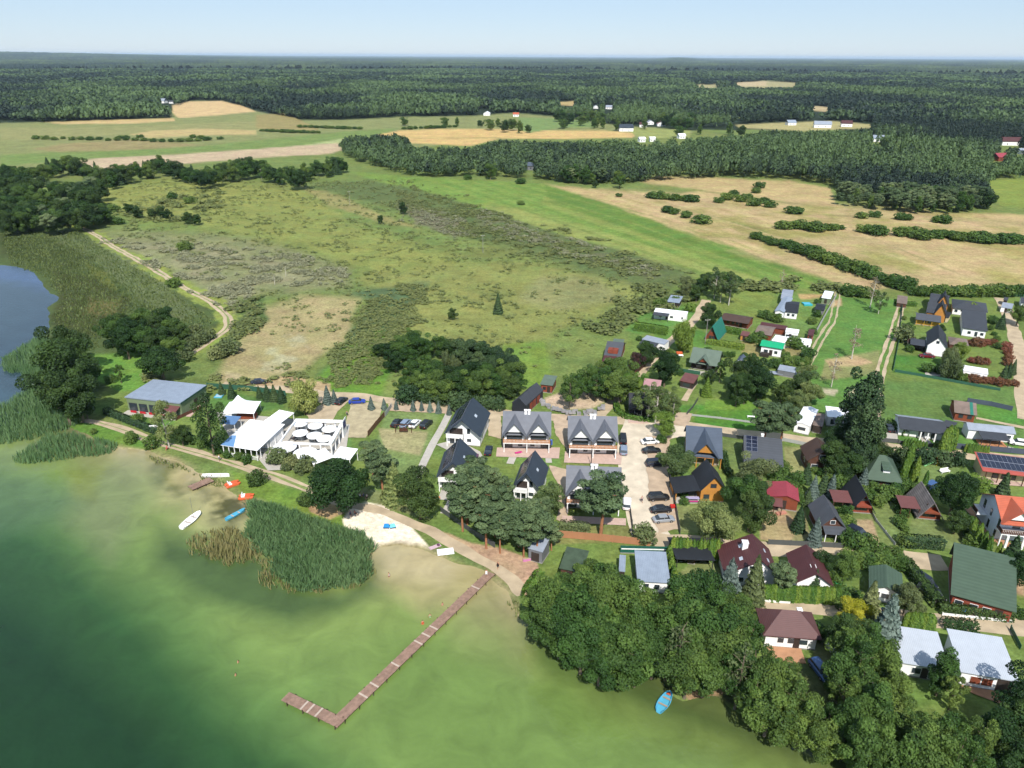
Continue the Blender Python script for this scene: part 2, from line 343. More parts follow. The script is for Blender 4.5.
# settlement
paint([(560, 392), (620, 352), (650, 300), (700, 275), (760, 286), (860, 296), (1100, 300), (1100, 800), (900, 800), (660, 670), (530, 610), (480, 570), (420, 530), (350, 500), (300, 478), (200, 452), (60, 400), (60, 396), (230, 384), (400, 404)], S(120, 142, 74), 3, 2)
lawns = [([(660, 328), (700, 330), (720, 345), (700, 348), (650, 340)], (108, 158, 64)), ([(655, 302), (700, 308), (700, 318), (640, 335), (625, 330)], (112, 160, 70)),
 ([(722, 292), (776, 292), (764, 320), (712, 305)], (140, 160, 72)), ([(770, 320), (830, 320), (815, 340), (762, 330)], (122, 152, 74)), ([(798, 296), (832, 300), (824, 330), (790, 320)], (126, 160, 74)),
 ([(834, 296), (898, 300), (892, 350), (880, 390), (874, 430), (805, 420), (800, 390), (812, 350)], (110, 158, 68)), ([(826, 360), (880, 350), (876, 375), (820, 380)], (156, 160, 96)),
 ([(886, 380), (1024, 385), (1024, 440), (880, 440)], (112, 146, 70)), ([(895, 355), (940, 358), (940, 378), (892, 372)], (94, 150, 58)), ([(700, 405), (760, 408), (758, 430), (690, 428)], (96, 156, 54)),
 ([(675, 405), (700, 405), (692, 416), (676, 414)], (96, 150, 58)), ([(706, 400), (758, 398), (758, 410), (704, 410)], (124, 168, 60)), ([(722, 438), (742, 440), (746, 474), (724, 470)], (128, 152, 80)),
 ([(783, 446), (806, 448), (804, 474), (786, 472)], (168, 166, 104)), ([(768, 512), (805, 508), (812, 540), (770, 545)], (158, 152, 100)), ([(875, 496), (905, 500), (905, 545), (878, 545)], (136, 158, 84)),
 ([(846, 512), (874, 512), (900, 548), (860, 550)], (132, 152, 80)), ([(912, 518), (965, 516), (985, 550), (905, 548)], (140, 158, 88)), ([(912, 450), (968, 455), (950, 485), (925, 480)], (132, 158, 84)),
 ([(900, 433), (940, 434), (944, 446), (898, 444)], (104, 158, 64)), ([(956, 428), (1020, 444), (1015, 456), (950, 446)], (104, 156, 64)), ([(975, 404), (1024, 412), (1024, 424), (978, 420)], (106, 160, 62)),
 ([(700, 555), (722, 560), (722, 590), (690, 592), (680, 572)], (148, 158, 92)), ([(585, 525), (632, 525), (634, 542), (555, 544), (556, 532)], (150, 154, 84)), ([(562, 462), (620, 465), (620, 470), (562, 470)], (142, 158, 80)),
 ([(502, 455), (560, 456), (562, 470), (545, 470), (502, 462)], (122, 158, 74)), ([(385, 412), (440, 412), (428, 445), (410, 480), (370, 470)], (142, 166, 92)), ([(378, 428), (428, 432), (420, 455), (385, 448)], (184, 176, 122)),
 ([(208, 400), (230, 394), (282, 398), (284, 408), (210, 420)], (108, 152, 70)), ([(130, 412), (175, 420), (165, 432), (122, 424)], (110, 156, 68)), ([(230, 470), (330, 500), (350, 520), (345, 530), (300, 516), (240, 492)], (126, 160, 60)),
 ([(410, 545), (480, 560), (485, 570), (455, 560), (425, 548), (400, 528)], (116, 148, 74)), ([(330, 480), (420, 500), (430, 520), (380, 506)], (148, 158, 96)), ([(645, 690), (800, 660), (860, 690), (880, 740), (700, 695)], (104, 116, 66)),
 ([(905, 690), (940, 686), (940, 705), (905, 706)], (118, 150, 66)), ([(810, 632), (835, 632), (838, 660), (815, 662)], (146, 152, 92)), ([(936, 612), (1015, 622), (1015, 636), (936, 628)], (140, 154, 84)),
 ([(335, 436), (352, 432), (352, 452), (338, 455)], (122, 158, 76)), ([(505, 585), (530, 600), (522, 615), (508, 600)], (120, 150, 74)), ([(655, 440), (690, 470), (698, 540), (676, 538)], (124, 156, 72)),
 ([(676, 505), (700, 505), (705, 535), (678, 532)], (150, 160, 92)), ([(610, 360), (640, 362), (622, 385), (600, 382)], (122, 164, 74)), ([(742, 342), (760, 340), (758, 360), (742, 362)], (176, 164, 100)), ([(784, 346), (806, 346), (800, 362), (786, 362)], (168, 160, 98))]
for P_, c_ in lawns:
    c_ = tuple(v_ * .85 + sum(c_) / 3 * .15 for v_ in c_); paint(P_, S(*c_, .56), 1.8, 1.3)
dirt = [([(545, 398), (560, 393), (585, 392), (602, 397), (605, 402), (590, 409), (560, 410), (545, 404)], (214, 192, 162)), ([(825, 360), (855, 356), (872, 362), (858, 366), (830, 366)], (196, 172, 130)), ([(828, 302), (842, 298), (842, 306), (830, 308)], (196, 168, 128)),
 ([(822, 388), (838, 390), (834, 396), (824, 394)], (200, 190, 160)), ([(850, 388), (862, 390), (860, 400), (848, 398)], (196, 188, 152)), ([(798, 294), (825, 294), (825, 298), (800, 299)], (206, 170, 122)),
 ([(757, 508), (785, 508), (800, 525), (790, 545), (760, 540)], (180, 160, 120)), ([(852, 520), (872, 520), (880, 545), (860, 548)], (186, 164, 126)), ([(1000, 575), (1024, 578), (1024, 596), (1004, 590)], (186, 160, 124)),
 ([(342, 520), (350, 509), (366, 502), (386, 506), (400, 516), (414, 530), (430, 549), (405, 556), (374, 556), (368, 542), (355, 531), (344, 527)], (250, 236, 212)),
 ([(425, 528), (450, 534), (472, 543), (500, 548), (537, 562), (540, 575), (530, 597), (508, 584), (488, 568), (466, 556), (440, 540)], (206, 172, 142)),
 ([(660, 676), (700, 668), (735, 690), (716, 696), (690, 701)], (164, 136, 104)), ([(250, 380), (290, 376), (330, 384), (330, 394), (270, 390), (230, 386)], (196, 172, 132)), ([(226, 372), (240, 374), (240, 386), (226, 384)], (196, 180, 140)),
 ([(700, 455), (720, 455), (716, 466), (700, 466)], (186, 160, 120)), ([(306, 500), (335, 504), (345, 512), (330, 520), (310, 512)], (190, 164, 120)), ([(110, 446), (150, 450), (150, 456), (120, 452)], (210, 190, 150))]
for P_, c_ in dirt: paint(P_, S(*c_, .74 if c_[0] > 240 else None), 1.8, 1.2)
paintline([(78, 226), (95, 234), (110, 245), (140, 261), (160, 272.5), (175, 282.5), (200, 296), (220, 307.5), (229, 318.75), (227, 329), (215, 337.5), (197, 349), (183, 358)], 8, S(152, 166, 82))
paint([(600, 190), (1024, 216), (1024, 290), (860, 288), (700, 240)], S(160, 154, 92), 8, 3, .75, 22)
paint([(600, 190), (1024, 216), (1024, 290), (860, 288), (700, 240)], S(206, 180, 138), 8, 3, .6, 31)
# sandy lake bed rim
k = np.clip((sd + 2.0) / 1.5, 0, 1) * np.clip(1 - (sd) / 60, 0, 1); k = k * (PX > 110) * (PX < 520); blend(k * (sd > -2.0) * np.clip((n1 - .3) * 3, 0.15, 1), S(170, 160, 118))

def groundmat(name):
    m = D.materials.new(name); m.use_nodes = True; n = m.node_tree.nodes; l = m.node_tree.links
    b = n['Principled BSDF']; b.inputs['Roughness'].default_value = 0.95; b.inputs['Specular IOR Level'].default_value = 0.1
    at = n.new('ShaderNodeAttribute'); at.attribute_name = 'paint'
    ge = n.new('ShaderNodeNewGeometry')
    val = None
    for sc_, lo, hi in ((1.1, 0.78, 1.22), (0.3, 0.84, 1.16), (0.05, 0.86, 1.14)):
        no = n.new('ShaderNodeTexNoise'); no.inputs['Scale'].default_value = sc_; no.inputs['Detail'].default_value = 3; no.inputs['Roughness'].default_value = 0.65
        l.new(ge.outputs['Position'], no.inputs['Vector'])
        mr = n.new('ShaderNodeMapRange'); mr.inputs[1].default_value = 0.33; mr.inputs[2].default_value = 0.67; mr.inputs[3].default_value = lo; mr.inputs[4].default_value = hi
        l.new(no.outputs[0], mr.inputs[0])
        if val is None: val = mr.outputs[0]
        else:
            mu = n.new('ShaderNodeMath'); mu.operation = 'MULTIPLY'; l.new(val, mu.inputs[0]); l.new(mr.outputs[0], mu.inputs[1]); val = mu.outputs[0]
    no = n.new('ShaderNodeTexNoise'); no.inputs['Scale'].default_value = 0.11; no.inputs['Detail'].default_value = 4; l.new(ge.outputs['Position'], no.inputs['Vector'])
    mr = n.new('ShaderNodeMapRange'); mr.inputs[1].default_value = 0.3; mr.inputs[2].default_value = 0.7; mr.inputs[3].default_value = 0.482; mr.inputs[4].default_value = 0.518
    l.new(no.outputs[0], mr.inputs[0])
    hs = n.new('ShaderNodeHueSaturation'); l.new(mr.outputs[0], hs.inputs['Hue']); l.new(at.outputs['Color'], hs.inputs['Color']); l.new(val, hs.inputs['Value'])
    l.new(hs.outputs[0], b.inputs['Base Color'])
    nb = n.new('ShaderNodeTexNoise'); nb.inputs['Scale'].default_value = 1.6; nb.inputs['Detail'].default_value = 4; l.new(ge.outputs['Position'], nb.inputs['Vector'])
    bp = n.new('ShaderNodeBump'); bp.inputs['Strength'].default_value = 0.5; bp.inputs['Distance'].default_value = 0.35
    l.new(nb.outputs[0], bp.inputs['Height']); l.new(bp.outputs[0], b.inputs['Normal'])
    return m
gm = groundmat('ground_cover')
g = link('ground', np_mesh('ground', np.stack([x, y, z], 1), Q, col=col, smooth=True), gm); tag(g, kind='structure')

# ------------------------------------------------------------------ water
lake_sd = sd
wx, wy = x, y
inw = (lake_sd > -3.5); fw = inw[Q].any(1) & (np.hypot(x, y)[Q].max(1) < 1300)
used = np.unique(Q[fw]); remap = -np.ones(len(x), np.int64); remap[used] = np.arange(len(used))
ux, uy, us = x[used], y[used], lake_sd[used]; upx, upy = PX[used], PY[used]
wc = np.zeros((len(used), 3)); 
def wblend(k, c):
    global wc
    wc = wc * (1 - k[:, None]) + np.array(c) * k[:, None]
shore = np.clip(us, 0, None)
kx = (np.clip((upx - 60) / 60, 0, 1) * np.clip((560 - upx) / 50, 0, 1))[:, None]; wc[:] = np.array(S(206, 190, 150)) * kx + np.array(S(104, 118, 72)) * (1 - kx)
wn = fbm(ux / 30, uy / 30, 41); wn2 = fbm(ux / 7, uy / 7, 43)
wblend(np.clip((shore + (wn - .5) * 14) / 16, 0, 1), S(150, 168, 98))
wblend(np.clip((shore - 8 + (wn - .5) * 20) / 30, 0, 1), S(124, 156, 90))
def wpaint(poly, c, soft=14, amt=1.0, wob=6, nz=None):
    P = np.array(poly, float); s = sdist(upx, upy, P) + (wn - 0.5) * 2 * wob + (wn2 - .5) * wob
    k = np.clip(s / soft + 0.5, 0, 1) * amt
    if nz: k = k * np.clip((fbm(ux / nz, uy / nz, 8) - 0.35) * 4, 0, 1)
    wblend(k, c)
deep = [(-400, 470), (0, 490), (40, 500), (100, 545), (150, 590), (190, 640), (230, 690), (285, 730), (345, 775), (400, 900), (-400, 1200)]
wpaint(deep, S(64, 104, 58), 90, .95)
wpaint([(-400, 540), (0, 560), (60, 600), (120, 660), (190, 720), (260, 790), (300, 1000), (-400, 1200)], S(34, 66, 40), 110, .95)
wpaint([(-400, 470), (0, 470), (40, 478), (90, 500), (60, 520), (0, 530)], S(100, 128, 92), 25, .6)
wpaint([(-60, 255), (70, 255), (70, 330), (50, 400), (0, 440), (-100, 440)], S(58, 82, 100), 16, .95)  # blue sky reflection painted into the left bay's water colour
wpaint([(-60, 262), (0, 266), (40, 272), (60, 296), (30, 285), (0, 280), (-60, 280)], S(84, 112, 158), 8, .6)  # stronger painted sky reflection near the bay's far shore
wpaint([(-60, 380), (20, 392), (10, 420), (-60, 430)], S(74, 104, 120), 10, .7)  # more of the painted sky blue at the bay's near end
wpaint([(150, 455), (180, 462), (205, 480), (200, 500), (170, 500), (150, 480)], S(74, 92, 54), 12, .6, 5, 5)
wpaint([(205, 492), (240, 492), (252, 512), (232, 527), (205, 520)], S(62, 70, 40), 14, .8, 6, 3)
wpaint([(160, 530), (200, 540), (262, 545), (285, 580), (340, 592), (380, 560), (400, 556), (380, 590), (340, 612), (290, 625), (230, 610), (190, 590), (150, 560)], S(74, 98, 58), 26, .85, 8)
wpaint([(100, 455), (150, 453), (150, 500), (110, 560), (70, 520)], S(140, 150, 108), 34, .7, 8)
wpaint([(65, 470), (100, 470), (95, 500), (75, 495)], S(140, 150, 84), 12, .6, 4)
wpaint([(385, 548), (450, 560), (490, 576), (470, 600), (420, 610), (380, 580)], S(190, 178, 132), 24, .75, 6)
wpaint([(372, 540), (430, 548), (462, 566), (440, 582), (385, 572)], S(218, 204, 166), 20, .7, 4)
wpaint([(495, 590), (515, 610), (530, 640), (500, 640), (470, 610)], S(140, 140, 96), 22, .6, 5)
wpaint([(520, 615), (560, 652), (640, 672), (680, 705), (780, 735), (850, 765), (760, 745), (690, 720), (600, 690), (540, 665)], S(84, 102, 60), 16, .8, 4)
wpaint([(380, 640), (500, 640), (650, 720), (800, 790), (500, 800), (350, 740)], S(122, 150, 84), 60, .8, 10)
lum = wc.mean(1, keepdims=True); ksat = np.where(((upx > 90) | (upy > 470))[:, None], 1.1, 1.0); wc = np.clip(lum + (wc - lum) * ksat, .004, 1) * .88
def watermat():
    m = D.materials.new('lake_water'); m.use_nodes = True; n = m.node_tree.nodes; l = m.node_tree.links
    b = n['Principled BSDF']; b.inputs['Roughness'].default_value = 0.12; b.inputs['IOR'].default_value = 1.33; b.inputs['Specular IOR Level'].default_value = 0.5
    at = n.new('ShaderNodeAttribute'); at.attribute_name = 'paint'; ge = n.new('ShaderNodeNewGeometry')
    no = n.new('ShaderNodeTexNoise'); no.inputs['Scale'].default_value = 0.16; no.inputs['Detail'].default_value = 5; no.inputs['Roughness'].default_value = 0.6; no.inputs['Distortion'].default_value = 0.8
    l.new(ge.outputs['Position'], no.inputs['Vector'])
    mr = n.new('ShaderNodeMapRange'); mr.inputs[1].default_value = 0.3; mr.inputs[2].default_value = 0.7; mr.inputs[3].default_value = 0.84; mr.inputs[4].default_value = 1.16
    l.new(no.outputs[0], mr.inputs[0]); hs = n.new('ShaderNodeHueSaturation'); l.new(at.outputs['Color'], hs.inputs['Color']); l.new(mr.outputs[0], hs.inputs['Value']); l.new(hs.outputs[0], b.inputs['Base Color'])
    nb = n.new('ShaderNodeTexNoise'); nb.inputs['Scale'].default_value = 0.9; nb.inputs['Detail'].default_value = 4; l.new(ge.outputs['Position'], nb.inputs['Vector'])
    bp = n.new('ShaderNodeBump'); bp.inputs['Strength'].default_value = 0.5; bp.inputs['Distance'].default_value = 0.12
    l.new(nb.outputs[0], bp.inputs['Height']); l.new(bp.outputs[0], b.inputs['Normal'])
    return m
wat = link('lake_water', np_mesh('lake_water', np.stack([ux, uy, np.full(len(ux), WZ)], 1), remap[Q[fw]], col=wc, smooth=True), watermat()); tag(wat, kind='structure')

# ------------------------------------------------------------------ road and path sheets, each a few mm above the ground
_lay = [0.004]
def sheetmesh(name, poly_w, m, zz, parent=None):
    """a flat sheet: outline resampled and roughened so its edge wanders like trodden soil"""
    import mathutils
    tris = mathutils.geometry.tessellate_polygon([[Vector((p[0], p[1], 0)) for p in poly_w]])
    me = D.meshes.new(name); me.from_pydata([(p[0], p[1], zz) for p in poly_w], [], [t if (np.cross(np.array(poly_w[t[1]]) - poly_w[t[0]], np.array(poly_w[t[2]]) - poly_w[t[0]]) > 0) else t[::-1] for t in tris]); me.update()
    return link(name, me, m, parent)
def rough_poly(P, jit=0.25, step=1.0):
    out = []; n = len(P)
    for i in range(n):
        a, b = np.array(P[i], float), np.array(P[(i + 1) % n], float); L = np.hypot(*(b - a)); k = max(1, int(L / step)); nn = np.array([-(b - a)[1], (b - a)[0]]) / max(L, 1e-6)
        for j in range(k):
            p = a + (b - a) * j / k; out.append(p + nn * ((vnoise(np.array([p[0] * .7]), np.array([p[1] * .7]), 5)[0] - 0.5) * 2 * jit))
    return out
def smooth_line(P, it=2):
    P = [np.array(p, float) for p in P]
    for _ in range(it):
        q = [P[0]]
        for a, b in zip(P[:-1], P[1:]): q += [a * .75 + b * .25, a * .25 + b * .75]
        q.append(P[-1]); P = q
    return P
def strip(name, pts_px, width, m, jit=0.3, off=0.0):
    P = smooth_line(G2(pts_px)); Q_ = []
    for i in range(len(P) - 1):
        L = np.hypot(*(P[i + 1] - P[i])); k = max(1, int(L / 1.5))
        for j in range(k): Q_.append(P[i] + (P[i + 1] - P[i]) * j / k)
    Q_.append(P[-1]); L_, R_ = [], []
    for i, p in enumerate(Q_):
        d = Q_[min(i + 1, len(Q_) - 1)] - Q_[max(i - 1, 0)]; d = d / max(np.hypot(*d), 1e-6); nn = np.array([-d[1], d[0]])
        w1 = width / 2 + (vnoise(np.array([i * .35]), np.array([1.0]), 3)[0] - .5) * 2 * jit; w2 = width / 2 + (vnoise(np.array([i * .35]), np.array([9.0]), 4)[0] - .5) * 2 * jit
        L_.append(p + nn * (off + w1)); R_.append(p + nn * (off - w2))
    _lay[0] += 0.004; zz = _lay[0]
    V = [(p[0], p[1], zz) for p in L_] + [(p[0], p[1], zz) for p in R_]; n = len(L_)
    me = D.meshes.new(name); me.from_pydata(V, [], [(i + n, i + n + 1, i + 1, i) for i in range(n - 1)]); me.update()
    return tag(link(name, me, m), kind='structure')
def area(name, pts_px, m, jit=0.3):
    _lay[0] += 0.004
    return tag(sheetmesh(name, rough_poly(G2(pts_px), jit), m, _lay[0]), kind='structure')
sand = mat('sandy_track', S(208, 188, 158), .95, .2, .35, .2)
gravel = mat('pale_gravel', S(226, 212, 190, .68), .95, .16, .4, .2)
soil = mat('trodden_soil', S(208, 184, 158), .95, .16, .5, .2)
rut = mat('rut_soil', S(198, 184, 150), .95, .2, .6, .2)
pave = mat('pale_paving', S(206, 200, 190), .85, .1, .8, .1)
terra = mat('terracotta_paving', S(206, 156, 120), .85, .12, 1.0, .1)
pinkp = mat('pink_paving', S(220, 190, 176), .85, .1, 1.0, .1)
# ------------------------------------------------------------------ roads, tracks, paths
strip('lakeside_path', [(84, 420), (100, 422.5), (125, 430), (152, 441), (180, 448), (207.5, 456), (247.5, 468.7), (275, 476), (307.5, 489), (330, 500), (354, 505), (375, 509), (395, 516), (417, 524.5), (438, 535), (462, 548), (481, 560), (499, 570), (513, 581), (524, 594)], 2.5, sand, .4)
strip('dirt_road', [(78, 226), (95, 234), (110, 245), (140, 261), (160, 272.5), (175, 282.5), (200, 296), (220, 307.5), (229, 318.75), (227, 329), (215, 337.5), (197, 349), (183, 358)], 3.0, sand, .4)
strip('dirt_road', [(222, 384), (255, 389), (290, 389), (325, 395), (345, 395), (371, 398), (402, 402.5), (449, 408), (492, 411), (540, 417), (590, 419), (640, 421), (678, 424), (718, 430), (743, 434), (782, 437), (812, 441), (850, 444), (880, 445.5), (899, 447.5), (940, 453), (985, 456), (1035, 460)], 4.3, sand, .4)
strip('village_road', [(640, 421), (632, 440), (634, 465), (640, 499), (645, 527), (655, 540)], 7.5, gravel, .3)
strip('village_road', [(645, 536), (666, 541.6), (690, 543), (727, 546), (784, 550), (830, 549), (881, 552), (912, 560), (945, 563)], 5.0, sand, .3)
strip('village_lane', [(752, 601), (771, 602), (799, 605), (831, 608), (881, 615.5), (912, 619), (966, 623), (1030, 628)], 4.2, sand, .3)
strip('village_lane', [(598, 417), (606, 408), (624, 393), (641, 372), (654, 358), (668, 342), (690, 326), (700, 312), (706, 300)], 3.4, sand, .4)
for off in (-0.95, 0.95):
    strip('wheel_rut', [(838, 292), (833, 321), (826, 330), (815, 350), (806, 367), (797, 382)], .75, rut, .2, off)
    strip('wheel_rut', [(902, 304), (893.75, 330), (887.5, 350), (881, 369), (876.6, 395), (875, 417), (875, 437)], .95, sand, .25, off)
for pts_ in ([(78, 226), (95, 234), (110, 245), (140, 261), (160, 272.5), (175, 282.5), (200, 296), (220, 307.5), (229, 318.75), (227, 329), (215, 337.5), (197, 349), (183, 358)], [(100, 422.5), (125, 430), (152, 441), (180, 448), (207.5, 456), (247.5, 468.7), (275, 476), (307.5, 489)]): strip('grass_strip', pts_, .55, mat('track_grass', S(140, 156, 90), .95, .25, .8, .3), .28)
strip('village_lane', [(1000, 298), (1007, 312), (1014, 332), (1020, 357), (1023, 389), (1026, 420)], 4.2, sand, .3)
strip('footpath', [(449, 414), (441, 430), (433, 443), (425, 460), (417, 478)], 1.9, pave, .05)
strip('footpath', [(453, 497), (450, 505), (444, 514)], 1.8, pave, .05)
strip('footpath', [(548, 455), (549, 463)], 1.5, pave, .05); strip('footpath', [(513, 457), (510, 464)], 1.8, pave, .05)
strip('footpath', [(920, 431), (925, 440), (929, 446)], 2.0, pave, .05)
strip('footpath', [(978, 443), (998, 446), (1012, 449), (1021, 453)], 2.0, pave, .05)
strip('footpath', [(694, 385), (688, 394), (684, 401)], 1.6, sand, .1)
strip('footpath', [(976, 418), (1000, 423), (1024, 428)], 1.5, sand, .15)
strip('footpath', [(966, 505), (980, 520), (997, 542)], 2.2, terra, .05)
strip('footpath', [(188, 417), (197, 408), (207, 401)], 1.4, pinkp, .05)
area('gravel_yard', [(286, 389), (345, 393), (352, 398), (338, 412), (330, 424), (318, 430), (306, 415), (322, 404), (300, 396)], sand)
area('gravel_yard', [(352, 402), (386, 403), (377, 420), (366, 438), (345, 438), (347, 416)], rut)
area('gravel_yard', [(388, 404), (450, 409), (449, 414), (388, 411)], soil)
area('gravel_yard', [(489, 411), (500, 413), (503, 440), (488, 436)], sand)
area('gravel_yard', [(552, 414), (570, 415), (568, 452), (556, 436)], soil)
area('gravel_yard', [(549, 466), (570, 470), (568, 524), (556, 520), (560, 490)], soil)
area('gravel_yard', [(644, 422), (700, 428), (690, 436), (660, 440), (640, 440)], gravel)
area('parking_strip', [(646, 436), (670, 437), (668, 470), (672, 500), (680, 530), (658, 534), (648, 490)], soil, .5)
area('gravel_yard', [(677, 412), (692, 414), (688, 428), (672, 424)], soil)
area('concrete_pad', [(924.5, 367), (941, 369), (940, 377), (925, 375)], pave, .02)
area('driveway', [(880, 421), (896, 422), (898, 443), (880, 441)], pave, .02)
area('terrace_paving', [(497, 448), (560, 448), (559, 459), (496, 457)], pinkp, .02)
area('terrace_paving', [(565, 452), (622, 453), (621, 465), (564, 463)], pinkp, .02)
area('terrace_paving', [(562, 516), (626, 519), (626, 526), (562, 523)], pinkp, .02)
area('terrace_paving', [(954, 683), (975, 684), (1010, 690), (1012, 702), (1004, 706), (972, 694)], terra, .05)
area('terrace_paving', [(978, 477), (1024, 482), (1024, 487), (982, 484)], pinkp, .05)
area('terrace_paving', [(972, 508), (1002, 540), (1020, 548), (1012, 549), (998, 545)], terra, .05)
area('terrace_paving', [(255, 455), (275, 452), (300, 452), (300, 470), (268, 471)], pave, .05)
area('terrace_paving', [(214, 412), (350, 425), (345, 458), (300, 460), (236, 448), (222, 425)], pave, .05)
area('terrace_paving', [(450, 466), (438, 500), (460, 502), (468, 495)], pave, .05)
area('terrace_paving', [(436, 445), (456, 440), (480, 452), (486, 462), (470, 462), (450, 452)], pave, .05)
area('play_carpet', [(826, 570), (834, 569), (842, 585), (843, 598), (839, 598), (836, 585)], mat('green_carpet', S(66, 184, 110), .9, .05), .02)

# ------------------------------------------------------------------ leaf clouds
def blobcloud(blobs, n, size, seed, up=0.35, elong=1.0, inner=0.55):
    """n leaf quads of the given size spread through the shells of ellipsoid clumps; returns V, F, tone"""
    r = np.random.default_rng(seed); B = np.array(blobs, float)                       # cx cy cz rx ry rz
    wgt = (B[:, 3] * B[:, 4] + B[:, 3] * B[:, 5] + B[:, 4] * B[:, 5]); bi = r.choice(len(B), n, p=wgt / wgt.sum())
    d = r.normal(size=(n, 3)); d[:, 2] += 0.25; d /= np.linalg.norm(d, axis=1)[:, None]
    rad = inner + (1.08 - inner) * r.random(n) ** 0.45
    p = B[bi, :3] + d * B[bi, 3:6] * rad[:, None]
    nrm = d + r.normal(size=(n, 3)) * 0.55; nrm[:, 2] += up; nrm /= np.linalg.norm(nrm, axis=1)[:, None]
    return quads(p, nrm, size * (0.6 + 0.8 * r.random(n)), r, elong) + (np.repeat(np.clip(r.random(len(B))[bi] * 0.75 + r.random(n) * 0.35, 0, 1), 4),)
def quads(p, nrm, s, r, elong=1.0, vertical=False):
    n = len(p); a = r.normal(size=(n, 3)) 
    if vertical: a = np.tile([0.0, 0, 1], (n, 1)) + a * 0.15
    t = a - (a * nrm).sum(1)[:, None] * nrm; t /= np.linalg.norm(t, axis=1)[:, None] + 1e-9
    b = np.cross(nrm, t); s = s[:, None]; t = t * s * 0.5 * elong; b = b * s * 0.5 / (elong ** 0.5)
    V = np.stack([p - t * 1.0, p + b, p + t * 1.0, p - b], 1)              # lozenge leaves clumps, less boxy than squares
    V = V + (nrm * s * 0.12)[:, None, :] * r.normal(size=(n, 4, 1))
    return V.reshape(-1, 3), np.arange(n * 4).reshape(-1, 4)
def cat(parts):
    Vs, Fs, Ts, o = [], [], [], 0
    for V, Fq, T in parts: Vs.append(V); Fs.append(Fq + o); Ts.append(T); o += len(V)
    return np.vstack(Vs), np.vstack(Fs), np.concatenate(Ts)

L_BROAD = leafmat('broad_leaves', S(62, 94, 46), S(120, 154, 74))
L_DARK = leafmat('dark_leaves', S(46, 74, 40), S(88, 120, 60))
L_LIGHT = leafmat('light_leaves', S(98, 134, 52), S(150, 184, 84), rnd_obj=.1)
L_PINE = leafmat('pine_needles', S(80, 104, 68), S(136, 158, 108), .2)
L_SPR = leafmat('blue_spruce_needles', S(78, 100, 92), S(134, 152, 142), .1)
L_CON = leafmat('conifer_needles', S(44, 70, 46), S(86, 114, 68), .12)
L_THU = leafmat('thuja_scales', S(74, 112, 40), S(126, 158, 62), .15)
L_BIR = leafmat('birch_leaves', S(92, 118, 66), S(146, 164, 100), .3)
L_WIL = leafmat('willow_leaves', S(128, 150, 70), S(186, 200, 116), .3, .06)
L_YEL = leafmat('yellow_leaves', S(158, 166, 40), S(222, 216, 70), .3, .05)
L_OLIVE = leafmat('olive_leaves', S(88, 104, 64), S(136, 150, 96), .2)
L_RED = leafmat('purple_leaves', S(60, 40, 44), S(96, 66, 62), .2)
L_BROWN = leafmat('brown_foliage', S(120, 76, 56), S(158, 106, 80), .15)
L_REED = leafmat('reed_leaves', S(136, 174, 112), S(182, 212, 146), .4)
L_SEDGE = leafmat('sedge_leaves', S(88, 114, 64), S(130, 152, 90), .3, 0)
L_REEDY = leafmat('reed_plumes', S(134, 134, 82), S(178, 172, 118), .2)
L_FOR = leafmat('forest_leaves', S(42, 62, 52), S(114, 134, 84), .15, 0)
L_TWIG = leafmat('bare_twigs', S(134, 118, 92), S(172, 156, 130), .1)
BARK = mat('grey_bark', S(128, 116, 98), .95, .25, 2, .4)
BARKP = mat('pine_bark', S(184, 128, 92), .95, .2, 2, .4)
BARKB = mat('birch_bark', S(214, 208, 196), .9, .25, 3, .2)

def golden(n, r, jit=0.25):
    out = []
    for i in range(n):
        zz = 1 - 2 * (i + .5) / n; a = i * 2.39996; q = math.sqrt(1 - zz * zz); out.append((q * math.cos(a) + r.gauss(0, jit), q * math.sin(a) + r.gauss(0, jit), zz + r.gauss(0, jit * .7)))
    return out
def limbs(mb, r, z0, z1, rad, n, r0=.09):
    for i in range(n):
        a = i * 2.4 + r.random(); zb = z0 + (z1 - z0) * i / n
        mb.tube([(0, 0, zb), (math.cos(a) * rad * .5, math.sin(a) * rad * .5, zb + rad * .35), (math.cos(a) * rad, math.sin(a) * rad, zb + rad * .55)], [r0, r0 * .6, r0 * .25], 4)
def trunk_mesh(r, top, r0, nl, z0, z1, rad, lean=.15):
    mb = MB(); dx, dy = r.gauss(0, lean), r.gauss(0, lean)
    mb.tube([(0, 0, -.3), (dx * .2, dy * .2, top * .3), (dx * .6, dy * .6, top * .65), (dx, dy, top)], [r0 * 1.25, r0, r0 * .7, r0 * .25], 7)
    limbs(mb, r, z0, z1, rad, nl, r0 * .45); return mb
